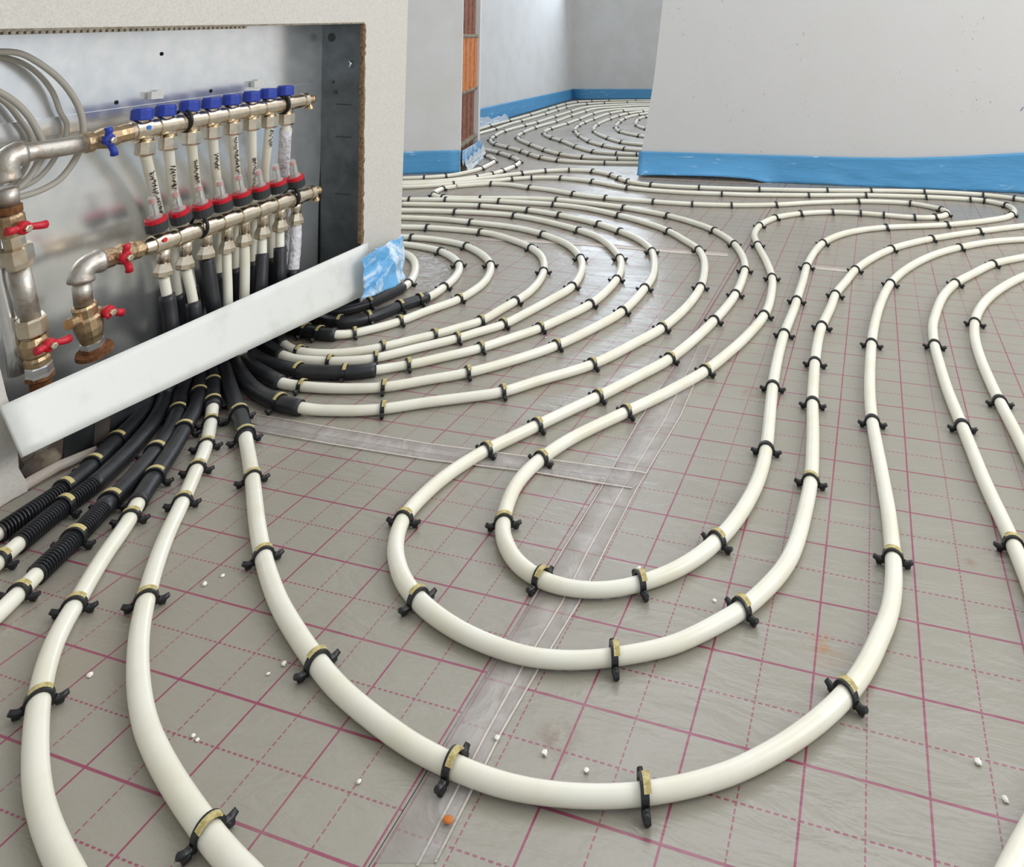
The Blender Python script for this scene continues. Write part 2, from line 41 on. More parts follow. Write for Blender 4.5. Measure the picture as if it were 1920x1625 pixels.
{"key":"W5","label":"white heating pipe arc lying just outside a touching neighbour, fifth from the blue film","pts":[[-1.268,1.3076,.4746],[-1.2764,1.3183,.4475],[-1.2848,1.3289,.4203],[-1.2928,1.3392,.3929],[-1.3005,1.3493,.3653],[-1.3054,1.3569,.3365],[-1.3056,1.3606,.3064],[-1.305,1.3623,.2761],[-1.305,1.3623,.2458],[-1.305,1.3621,.2154],[-1.305,1.362,.1851],[-1.305,1.3636,.1548],[-1.305,1.3669,.1246],[-1.3056,1.3705,.0945],[-1.3103,1.3765,.0652],[-1.3145,1.3831,.0359],[-1.3008,1.3811,.0138],[-1.2729,1.3693,.0135],[-1.2453,1.3567,.0135],[-1.218,1.3433,.0135],[-1.1895,1.3338,.012],[-1.1595,1.3318,.0095],[-1.1293,1.3339,.0095],[-1.0994,1.339,.0095],[-1.0701,1.3471,.0095],[-1.0423,1.359,.0095],[-1.0161,1.3743,.0095],[-.9937,1.3946,.0095],[-.9752,1.4187,.0095],[-.9575,1.4433,.0095],[-.9388,1.4673,.0095],[-.9199,1.491,.0095],[-.9017,1.5152,.0095],[-.8855,1.5409,.0095],[-.8709,1.5675,.0095],[-.855,1.5933,.0095],[-.8398,1.6196,.0095],[-.8299,1.6482,.0095],[-.8237,1.6779,.0095],[-.818,1.7077,.0095],[-.8121,1.7375,.0095],[-.8065,1.7673,.0095],[-.8013,1.7972,.0095],[-.7962,1.8272,.0095],[-.7908,1.857,.0095],[-.7865,1.8871,.0095],[-.7855,1.9174,.0095],[-.788,1.9476,.0095],[-.7929,1.9775,.0095],[-.7994,2.0072,.0095],[-.8069,2.0366,.0095],[-.8156,2.0657,.0095],[-.8257,2.0943,.0095],[-.8373,2.1223,.0095],[-.8505,2.1496,.0095],[-.8652,2.1762,.0095],[-.8814,2.2018,.0095],[-.899,2.2266,.0095],[-.9177,2.2505,.0095],[-.9375,2.2734,.0095],[-.9587,2.2951,.0095],[-.9814,2.3153,.0095],[-1.0055,2.3337,.0095],[-1.0306,2.3508,.0095],[-1.0564,2.3667,.0095],[-1.0826,2.3821,.0095],[-1.1093,2.3965,.0095],[-1.1368,2.4094,.0095],[-1.165,2.4205,.0095],[-1.1939,2.4297,.0095],[-1.2234,2.4371,.0095],[-1.2532,2.4426,.0095],[-1.2833,2.4466,.0095],[-1.3135,2.4497,.0095],[-1.3437,2.4523,.0095],[-1.374,2.4547,.0095],[-1.4042,2.4573,.0095],[-1.4344,2.4597,.0095],[-1.4647,2.4615,.0095],[-1.4951,2.4623,.0095],[-1.5254,2.4618,.0095],[-1.5557,2.4596,.0095],[-1.5858,2.456,.0095],[-1.6159,2.4516,.0095],[-1.6458,2.4467,.0095],[-1.6756,2.4411,.0095],[-1.7051,2.4341,.0095],[-1.8763,2.3978,.0095],[-2.0476,2.3616,.0095],[-2.2188,2.3253,.0095],[-2.39,2.2891,.0095]],"rad":[.0091,.0091,.0091,.0091,.009,.0089,.0088,.0088,.0088,.0088,.0088,.0088,.0088,.0089,.0089,.0088,.0098,.0102,.0103,.0102,.0099,.0095,.0093,.0091,.009,.0089,.0088,.0089,.009,.009,.009,.009,.0091,.0092,.0092,.0093,.0094,.0097,.0099,.0099,.0099,.0099,.01,.01,.01,.0101,.0103,.0104,.0104,.0105,.0105,.0105,.0105,.0105,.0105,.0105,.0104,.0104,.0103,.0103,.0102,.0101,.0101,.01,.0099,.0099,.0098,.0098,.0097,.0096,.0095,.0094,.0093,.0093,.0093,.0093,.0093,.0093,.0093,.0093,.0092,.0091,.0091,.0091,.0091,.009,.009,.009,.009,.009,.009],"sl":[10,20]},
{"key":"W6","label":"white heating pipe arc with a long straight black sleeve, sixth from the blue film","pts":[[-1.268,1.2579,.4716],[-1.2776,1.2709,.4457],[-1.2869,1.2837,.4195],[-1.2952,1.296,.3928],[-1.3025,1.3075,.3654],[-1.306,1.3149,.3361],[-1.3053,1.3176,.3056],[-1.305,1.3169,.2751],[-1.305,1.3143,.2447],[-1.305,1.3143,.2141],[-1.305,1.3157,.1836],[-1.305,1.3178,.1531],[-1.305,1.3206,.1227],[-1.305,1.3237,.0923],[-1.3041,1.3286,.0621],[-1.2984,1.334,.0327],[-1.2779,1.3301,.0138],[-1.2505,1.3167,.0135],[-1.2229,1.3036,.0135],[-1.1942,1.2931,.0135],[-1.1642,1.2875,.0135],[-1.1338,1.284,.0135],[-1.1033,1.282,.0135],[-1.073,1.2853,.0135],[-1.0433,1.2927,.0135],[-1.0143,1.3024,.0135],[-.9865,1.3149,.0135],[-.9646,1.335,.011],[-.9439,1.3568,.0095],[-.9203,1.3763,.0095],[-.8992,1.3984,.0095],[-.8796,1.4218,.0095],[-.8598,1.4452,.0095],[-.8399,1.4683,.0095],[-.8218,1.4929,.0095],[-.8063,1.5193,.0095],[-.792,1.5463,.0095],[-.7774,1.5731,.0095],[-.7627,1.5999,.0095],[-.749,1.6273,.0095],[-.7376,1.6556,.0095],[-.728,1.6846,.0095],[-.7186,1.7137,.0095],[-.7093,1.7428,.0095],[-.7009,1.7722,.0095],[-.6945,1.8021,.0095],[-.6904,1.8324,.0095],[-.6881,1.8628,.0095],[-.6872,1.8934,.0095],[-.6873,1.924,.0095],[-.6882,1.9545,.0095],[-.6899,1.985,.0095],[-.6928,2.0154,.0095],[-.6976,2.0456,.0095],[-.7041,2.0755,.0095],[-.7118,2.1051,.0095],[-.7207,2.1343,.0095],[-.7308,2.1631,.0095],[-.7426,2.1913,.0095],[-.7563,2.2187,.0095],[-.7716,2.2451,.0095],[-.788,2.2709,.0095],[-.805,2.2963,.0095],[-.8226,2.3213,.0095],[-.8411,2.3456,.0095],[-.8607,2.3691,.0095],[-.8815,2.3915,.0095],[-.9039,2.4123,.0095],[-.9282,2.4308,.0095],[-.9538,2.4474,.0095],[-.98,2.4632,.0095],[-1.0063,2.4787,.0095],[-1.0331,2.4935,.0095],[-1.0602,2.5076,.0095],[-1.0876,2.5211,.0095],[-1.1154,2.5339,.0095],[-1.1434,2.546,.0095],[-1.1718,2.5573,.0095],[-1.2006,2.5676,.0095],[-1.2297,2.5769,.0095],[-1.2592,2.5848,.0095],[-1.2892,2.5909,.0095],[-1.3195,2.5949,.0095],[-1.35,2.5967,.0095],[-1.3806,2.5967,.0095],[-1.4111,2.5955,.0095],[-1.4416,2.5932,.0095],[-1.4719,2.5891,.0095],[-1.502,2.5841,.0095],[-1.5322,2.5791,.0095],[-1.5624,2.5745,.0095],[-1.5926,2.5698,.0095],[-1.6227,2.5647,.0095],[-1.6527,2.5589,.0095],[-1.6825,2.552,.0095],[-1.712,2.5439,.0095],[-1.7413,2.5353,.0095],[-1.7705,2.5262,.0095],[-1.9379,2.4754,.0095],[-2.1054,2.4245,.0095],[-2.2729,2.3737,.0095],[-2.4403,2.3229,.0095]],"rad":[.0093,.0093,.0092,.0092,.009,.0088,.0088,.0088,.0088,.0088,.0088,.0088,.0088,.0088,.0088,.009,.01,.0103,.0102,.01,.0098,.0097,.0095,.0092,.0091,.0089,.0088,.0088,.0088,.0088,.0089,.009,.009,.009,.0092,.0093,.0093,.0094,.0094,.0095,.0097,.0098,.0098,.0098,.0099,.01,.0102,.0102,.0103,.0103,.0104,.0104,.0104,.0105,.0105,.0105,.0105,.0105,.0105,.0105,.0104,.0104,.0104,.0104,.0103,.0103,.0102,.0101,.01,.0099,.0099,.0099,.0098,.0098,.0098,.0097,.0097,.0097,.0096,.0096,.0095,.0094,.0093,.0092,.0091,.0091,.0091,.009,.009,.009,.009,.0091,.009,.009,.009,.009,.009,.009,.009,.009,.009,.009],"sl":[10,27]},
{"key":"W7","label":"white heating pipe arc, seventh from the blue film, just behind the frontmost arc","pts":[[-1.262,1.2504,.2342],[-1.2562,1.2473,.2045],[-1.2511,1.2456,.1746],[-1.2459,1.2431,.1448],[-1.2452,1.2447,.1148],[-1.256,1.2574,.0897],[-1.2705,1.274,.0688],[-1.2858,1.2921,.0497],[-1.3001,1.3111,.0309],[-1.294,1.3193,.0139],[-1.2673,1.3049,.0135],[-1.2408,1.29,.0135],[-1.2144,1.275,.0135],[-1.1869,1.2621,.0135],[-1.1584,1.2514,.0135],[-1.13,1.2406,.0135],[-1.1008,1.2347,.0107],[-1.0706,1.2352,.0095],[-1.0403,1.2384,.0095],[-1.0104,1.2437,.0095],[-.9809,1.2511,.0095],[-.9519,1.2601,.0095],[-.9236,1.2711,.0095],[-.897,1.2858,.0095],[-.8735,1.3049,.0095],[-.851,1.3254,.0095],[-.8276,1.3449,.0095],[-.8044,1.3645,.0095],[-.7828,1.3859,.0095],[-.7632,1.4091,.0095],[-.745,1.4334,.0095],[-.7278,1.4584,.0095],[-.7112,1.4839,.0095],[-.6954,1.5099,.0095],[-.6808,1.5366,.0095],[-.6678,1.564,.0095],[-.6563,1.5922,.0095],[-.646,1.6208,.0095],[-.6366,1.6497,.0095],[-.6276,1.6787,.0095],[-.6187,1.7078,.0095],[-.6106,1.7371,.0095],[-.6044,1.7668,.0095],[-.6003,1.7969,.0095],[-.598,1.8272,.0095],[-.5969,1.8576,.0095],[-.5966,1.888,.0095],[-.5968,1.9184,.0095],[-.5975,1.9488,.0095],[-.5986,1.9792,.0095],[-.6003,2.0095,.0095],[-.6031,2.0398,.0095],[-.6075,2.0699,.0095],[-.6134,2.0997,.0095],[-.6204,2.1293,.0095],[-.6283,2.1586,.0095],[-.6368,2.1878,.0095],[-.6459,2.2168,.0095],[-.6556,2.2456,.0095],[-.6662,2.2741,.0095],[-.6781,2.302,.0095],[-.692,2.3291,.0095],[-.7078,2.355,.0095],[-.7254,2.3798,.0095],[-.7442,2.4037,.0095],[-.7645,2.4263,.0095],[-.7865,2.4473,.0095],[-.8098,2.4667,.0095],[-.8337,2.4855,.0095],[-.8578,2.5041,.0095],[-.8823,2.5221,.0095],[-.9073,2.5394,.0095],[-.9327,2.5561,.0095],[-.9585,2.5722,.0095],[-.9849,2.5872,.0095],[-1.0121,2.6007,.0095],[-1.04,2.6129,.0095],[-1.0682,2.6242,.0095],[-1.0967,2.6348,.0095],[-1.1253,2.6449,.0095],[-1.1542,2.6546,.0095],[-1.1831,2.6639,.0095],[-1.2122,2.6726,.0095],[-1.2417,2.6802,.0095],[-1.2714,2.6865,.0095],[-1.3014,2.6913,.0095],[-1.3316,2.6948,.0095],[-1.3619,2.6973,.0095],[-1.3922,2.6989,.0095],[-1.4226,2.6997,.0095],[-1.453,2.6997,.0095],[-1.4834,2.6987,.0095],[-1.5137,2.6966,.0095],[-1.5439,2.6927,.0095],[-1.5738,2.6873,.0095],[-1.6035,2.6809,.0095],[-1.6331,2.6742,.0095],[-1.6628,2.6676,.0095],[-1.6925,2.661,.0095],[-1.722,2.6539,.0095],[-1.7516,2.6466,.0095],[-1.781,2.6392,.0095],[-1.8105,2.6317,.0095],[-1.8399,2.6241,.0095],[-2.0094,2.5805,.0095],[-2.1789,2.5369,.0095],[-2.3484,2.4933,.0095],[-2.5178,2.4496,.0095]],"rad":[.0089,.0089,.0088,.0088,.009,.0095,.0098,.0098,.0093,.0097,.0104,.0104,.0103,.0102,.0102,.01,.0097,.0094,.0093,.0092,.009,.009,.0089,.0088,.0088,.0088,.0088,.0089,.009,.0091,.0091,.0092,.0093,.0094,.0095,.0096,.0097,.0098,.0098,.0099,.0099,.01,.0101,.0102,.0103,.0103,.0103,.0104,.0104,.0104,.0104,.0105,.0105,.0105,.0105,.0105,.0105,.0105,.0105,.0105,.0105,.0104,.0104,.0103,.0102,.0102,.0101,.01,.01,.01,.0099,.0099,.0099,.0098,.0098,.0097,.0096,.0096,.0096,.0096,.0096,.0095,.0095,.0094,.0094,.0093,.0093,.0092,.0092,.0092,.0092,.0091,.0091,.009,.009,.009,.009,.009,.009,.009,.009,.009,.009,.009,.009,.009,.009,.009],"sl":[4,16]},
{"key":"W8","label":"frontmost white arc leaving right from the cabinet, with a thick curved black sleeve","pts":[[-1.268,1.2084,.4702],[-1.2772,1.2208,.444],[-1.2862,1.2332,.4179],[-1.2954,1.2464,.3922],[-1.3037,1.2596,.3662],[-1.306,1.2681,.3373],[-1.3051,1.2729,.3073],[-1.305,1.2739,.277],[-1.305,1.2738,.2467],[-1.305,1.2753,.2164],[-1.305,1.2772,.1861],[-1.305,1.2796,.1558],[-1.305,1.2825,.1256],[-1.305,1.2855,.0954],[-1.305,1.2929,.066],[-1.3023,1.3021,.0373],[-1.287,1.301,.0146],[-1.263,1.2826,.0135],[-1.2388,1.2643,.0135],[-1.214,1.2469,.0135],[-1.1887,1.2302,.0135],[-1.163,1.214,.0135],[-1.1367,1.1988,.0135],[-1.1093,1.1857,.0135],[-1.0809,1.1751,.0135],[-1.0516,1.1672,.0135],[-1.0217,1.1622,.0135],[-.9915,1.162,.0132],[-.9626,1.1706,.0095],[-.9332,1.178,.0095],[-.9041,1.1865,.0095],[-.8759,1.1977,.0095],[-.8492,1.2121,.0095],[-.8247,1.23,.0095],[-.8005,1.2483,.0095],[-.7754,1.2654,.0095],[-.75,1.282,.0095],[-.7247,1.2988,.0095],[-.6996,1.3158,.0095],[-.6772,1.3362,.0095],[-.6593,1.3607,.0095],[-.6425,1.3859,.0095],[-.6241,1.4101,.0095],[-.605,1.4336,.0095],[-.5865,1.4577,.0095],[-.5698,1.483,.0095],[-.5558,1.5099,.0095],[-.5438,1.5378,.0095],[-.5331,1.5662,.0095],[-.5229,1.5948,.0095],[-.5128,1.6234,.0095],[-.5023,1.6519,.0095],[-.4922,1.6805,.0095],[-.4839,1.7097,.0095],[-.4774,1.7393,.0095],[-.4721,1.7692,.0095],[-.4676,1.7992,.0095],[-.4641,1.8294,.0095],[-.4614,1.8596,.0095],[-.4596,1.8899,.0095],[-.4584,1.9202,.0095],[-.4581,1.9506,.0095],[-.4585,1.9809,.0095],[-.4599,2.0112,.0095],[-.4625,2.0415,.0095],[-.4661,2.0716,.0095],[-.4706,2.1016,.0095],[-.4756,2.1316,.0095],[-.4812,2.1614,.0095],[-.4872,2.1911,.0095],[-.4939,2.2208,.0095],[-.5015,2.2501,.0095],[-.5104,2.2791,.0095],[-.5205,2.3077,.0095],[-.5321,2.3358,.0095],[-.5453,2.3631,.0095],[-.561,2.3891,.0095],[-.579,2.4135,.0095],[-.5981,2.4371,.0095],[-.6171,2.4608,.0095],[-.6357,2.4847,.0095],[-.6547,2.5084,.0095],[-.6745,2.5314,.0095],[-.6954,2.5534,.0095],[-.7178,2.5739,.0095],[-.7413,2.5931,.0095],[-.7656,2.6112,.0095],[-.7905,2.6287,.0095],[-.8155,2.6458,.0095],[-.8409,2.6625,.0095],[-.8667,2.6784,.0095],[-.893,2.6936,.0095],[-.9197,2.7081,.0095],[-.9466,2.7221,.0095],[-.9736,2.7358,.0095],[-1.001,2.749,.0095],[-1.0286,2.7616,.0095],[-1.0567,2.7731,.0095],[-1.0853,2.7833,.0095],[-1.1144,2.7916,.0095],[-1.1441,2.7978,.0095],[-1.1742,2.8022,.0095],[-1.2044,2.8052,.0095],[-1.2346,2.8072,.0095],[-1.265,2.808,.0095],[-1.2953,2.8073,.0095],[-1.3256,2.8054,.0095],[-1.3559,2.8031,.0095],[-1.3861,2.8009,.0095],[-1.4164,2.7989,.0095],[-1.4467,2.7965,.0095],[-1.4769,2.7934,.0095],[-1.507,2.7895,.0095],[-1.5369,2.7847,.0095],[-1.5668,2.7791,.0095],[-1.5965,2.7731,.0095],[-1.6262,2.7668,.0095],[-1.6558,2.7603,.0095],[-1.6854,2.7534,.0095],[-1.7149,2.7462,.0095],[-1.7443,2.7385,.0095],[-1.7735,2.7303,.0095],[-1.8025,2.7213,.0095],[-1.8313,2.7119,.0095],[-1.8602,2.7026,.0095],[-1.8891,2.6935,.0095],[-2.0558,2.6402,.0095],[-2.2225,2.5869,.0095],[-2.3892,2.5336,.0095],[-2.5559,2.4803,.0095]],"rad":[.0092,.0092,.0092,.0092,.009,.0088,.0088,.0088,.0088,.0088,.0088,.0088,.0088,.0088,.0088,.0088,.01,.0105,.0105,.0104,.0104,.0104,.0103,.0102,.0101,.0099,.0097,.0093,.0091,.0091,.009,.0089,.0088,.0088,.0088,.0088,.0088,.0088,.0089,.009,.0092,.0092,.0092,.0092,.0093,.0095,.0096,.0098,.0098,.0099,.0099,.0099,.01,.0101,.0102,.0102,.0103,.0103,.0103,.0104,.0104,.0104,.0104,.0105,.0105,.0105,.0105,.0105,.0105,.0105,.0105,.0105,.0105,.0105,.0104,.0104,.0103,.0102,.0102,.0102,.0102,.0102,.0101,.0101,.01,.0099,.0099,.0098,.0098,.0098,.0098,.0097,.0097,.0097,.0097,.0097,.0096,.0096,.0095,.0094,.0093,.0092,.0092,.0091,.0091,.009,.009,.009,.009,.0091,.009,.009,.009,.009,.009,.009,.009,.009,.009,.009,.009,.0089,.0089,.0089,.0089,.009,.009,.009,.009,.009],"sl":[10,27]},
{"key":"P1","label":"white pipe leaving straight out from the cabinet into the largest front U bend","pts":[[-1.262,1.2017,.236],[-1.2551,1.2028,.2063],[-1.2502,1.2051,.1764],[-1.2451,1.2074,.1464],[-1.2458,1.2144,.1172],[-1.2564,1.2288,.0927],[-1.2701,1.2453,.0711],[-1.285,1.2626,.0509],[-1.2992,1.2798,.0302],[-1.291,1.2782,.0135],[-1.2671,1.2593,.0135],[-1.2433,1.2404,.0135],[-1.2195,1.2214,.0135],[-1.1957,1.2024,.0135],[-1.1719,1.1834,.0135],[-1.148,1.1645,.0135],[-1.124,1.1458,.0135],[-1.1,1.1271,.0135],[-1.0758,1.1086,.0135],[-1.0517,1.09,.0135],[-1.0281,1.0708,.0135],[-1.0048,1.0512,.0135],[-.9816,1.032,.0095],[-.9586,1.012,.0095],[-.9358,.9918,.0095],[-.9131,.9715,.0095],[-.8907,.9509,.0095],[-.8685,.9301,.0095],[-.8463,.9093,.0095],[-.8239,.8887,.0095],[-.8012,.8684,.0095],[-.7781,.8485,.0095],[-.7546,.8292,.0095],[-.7306,.8105,.0095],[-.706,.7925,.0095],[-.6809,.7754,.0095],[-.6548,.7596,.0095],[-.6283,.7447,.0095],[-.6015,.7303,.0095],[-.5742,.7167,.0095],[-.5465,.7041,.0095],[-.5179,.6936,.0095],[-.4888,.6846,.0095],[-.4595,.6764,.0095],[-.4299,.6695,.0095],[-.3998,.6649,.0095],[-.3695,.6623,.0095],[-.339,.6616,.0095],[-.3087,.6641,.0095],[-.2788,.6696,.0095],[-.2494,.6774,.0095],[-.2208,.6878,.0095],[-.1933,.7009,.0095],[-.167,.7162,.0095],[-.1421,.7337,.0095],[-.1194,.754,.0095],[-.0984,.776,.0095],[-.0791,.7995,.0095],[-.0614,.8243,.0095],[-.0458,.8504,.0095],[-.0329,.878,.0095],[-.0225,.9066,.0095],[-.0138,.9358,.0095],[-.0057,.9651,.0095],[-.0004,.9951,.0095],[.0023,1.0254,.0095],[.0031,1.0558,.0095],[.0025,1.0863,.0095],[.0013,1.1167,.0095],[-.0001,1.1471,.0095],[-.002,1.1775,.0095],[-.0046,1.2078,.0095],[-.0073,1.2381,.0095],[-.01,1.2685,.0095],[-.0128,1.2988,.0095],[-.0158,1.3291,.0095],[-.0187,1.3594,.0095],[-.0215,1.3897,.0095],[-.0241,1.42,.0095],[-.026,1.4504,.0095],[-.0275,1.4808,.0095],[-.0287,1.5112,.0095],[-.0295,1.5417,.0095],[-.0299,1.5721,.0095],[-.03,1.6026,.0095],[-.0299,1.633,.0095],[-.0296,1.6634,.0095],[-.0291,1.6939,.0095],[-.0284,1.7243,.0095],[-.0277,1.7548,.0095],[-.0268,1.7852,.0095],[-.0257,1.8156,.0095],[-.024,1.846,.0095],[-.0221,1.8764,.0095],[-.02,1.9068,.0095],[-.0176,1.9371,.0095],[-.015,1.9674,.0095],[-.0119,1.9977,.0095],[-.0085,2.028,.0095],[-.0048,2.0582,.0095],[-.0008,2.0884,.0095],[.0037,2.1185,.0095],[.0086,2.1485,.0095],[.0141,2.1785,.0095],[.0206,2.2082,.0095],[.028,2.2378,.0095],[.0363,2.267,.0095],[.0454,2.2961,.0095],[.0554,2.3249,.0095],[.0662,2.3533,.0095],[.0777,2.3815,.0095],[.09,2.4093,.0095],[.1029,2.4369,.0095],[.1166,2.4641,.0095],[.1311,2.4909,.0095],[.1465,2.5171,.0095],[.1628,2.5428,.0095],[.1803,2.5678,.0095],[.1989,2.5919,.0095],[.2184,2.6152,.0095],[.2385,2.6381,.0095],[.2591,2.6605,.0095],[.2803,2.6823,.0095],[.3024,2.7033,.0095],[.3253,2.7233,.0095],[.3496,2.7417,.0095],[.375,2.7584,.0095],[.4012,2.7739,.0095],[.4278,2.7888,.0095],[.4544,2.8036,.0095],[.4812,2.818,.0095],[.5083,2.8318,.0095],[.5355,2.8455,.0095],[.5627,2.8593,.0095],[.7743,2.9357,.0095],[.9971,2.9673,.0095],[1.2217,2.9808,.0095],[1.4463,2.9943,.0095]],"rad":[.0088,.0088,.0088,.0088,.0091,.0095,.0097,.0097,.009,.0102,.0105,.0105,.0105,.0105,.0105,.0105,.0105,.0105,.0105,.0105,.0105,.0105,.0105,.0105,.0105,.0105,.0105,.0105,.0105,.0105,.0105,.0105,.0104,.0104,.0104,.0103,.0103,.0102,.0101,.01,.0099,.0097,.0095,.0094,.0091,.0089,.0086,.0084,.0081,.0079,.0079,.0079,.008,.0082,.0084,.0087,.009,.0093,.0096,.0098,.0101,.0102,.0103,.0104,.0105,.0105,.0105,.0105,.0105,.0105,.0105,.0105,.0105,.0105,.0105,.0105,.0105,.0105,.0105,.0105,.0105,.0105,.0105,.0105,.0105,.0105,.0105,.0105,.0105,.0105,.0105,.0105,.0105,.0105,.0105,.0105,.0105,.0105,.0105,.0105,.0105,.0105,.0105,.0104,.0104,.0104,.0104,.0104,.0103,.0103,.0103,.0103,.0102,.0102,.0102,.0101,.0101,.01,.01,.0099,.0099,.0099,.0098,.0098,.0097,.0096,.0095,.0094,.0094,.0094,.0094,.0094,.0094,.0094,.0094,.0094,.0094,.0094],"sl":[0,21]},
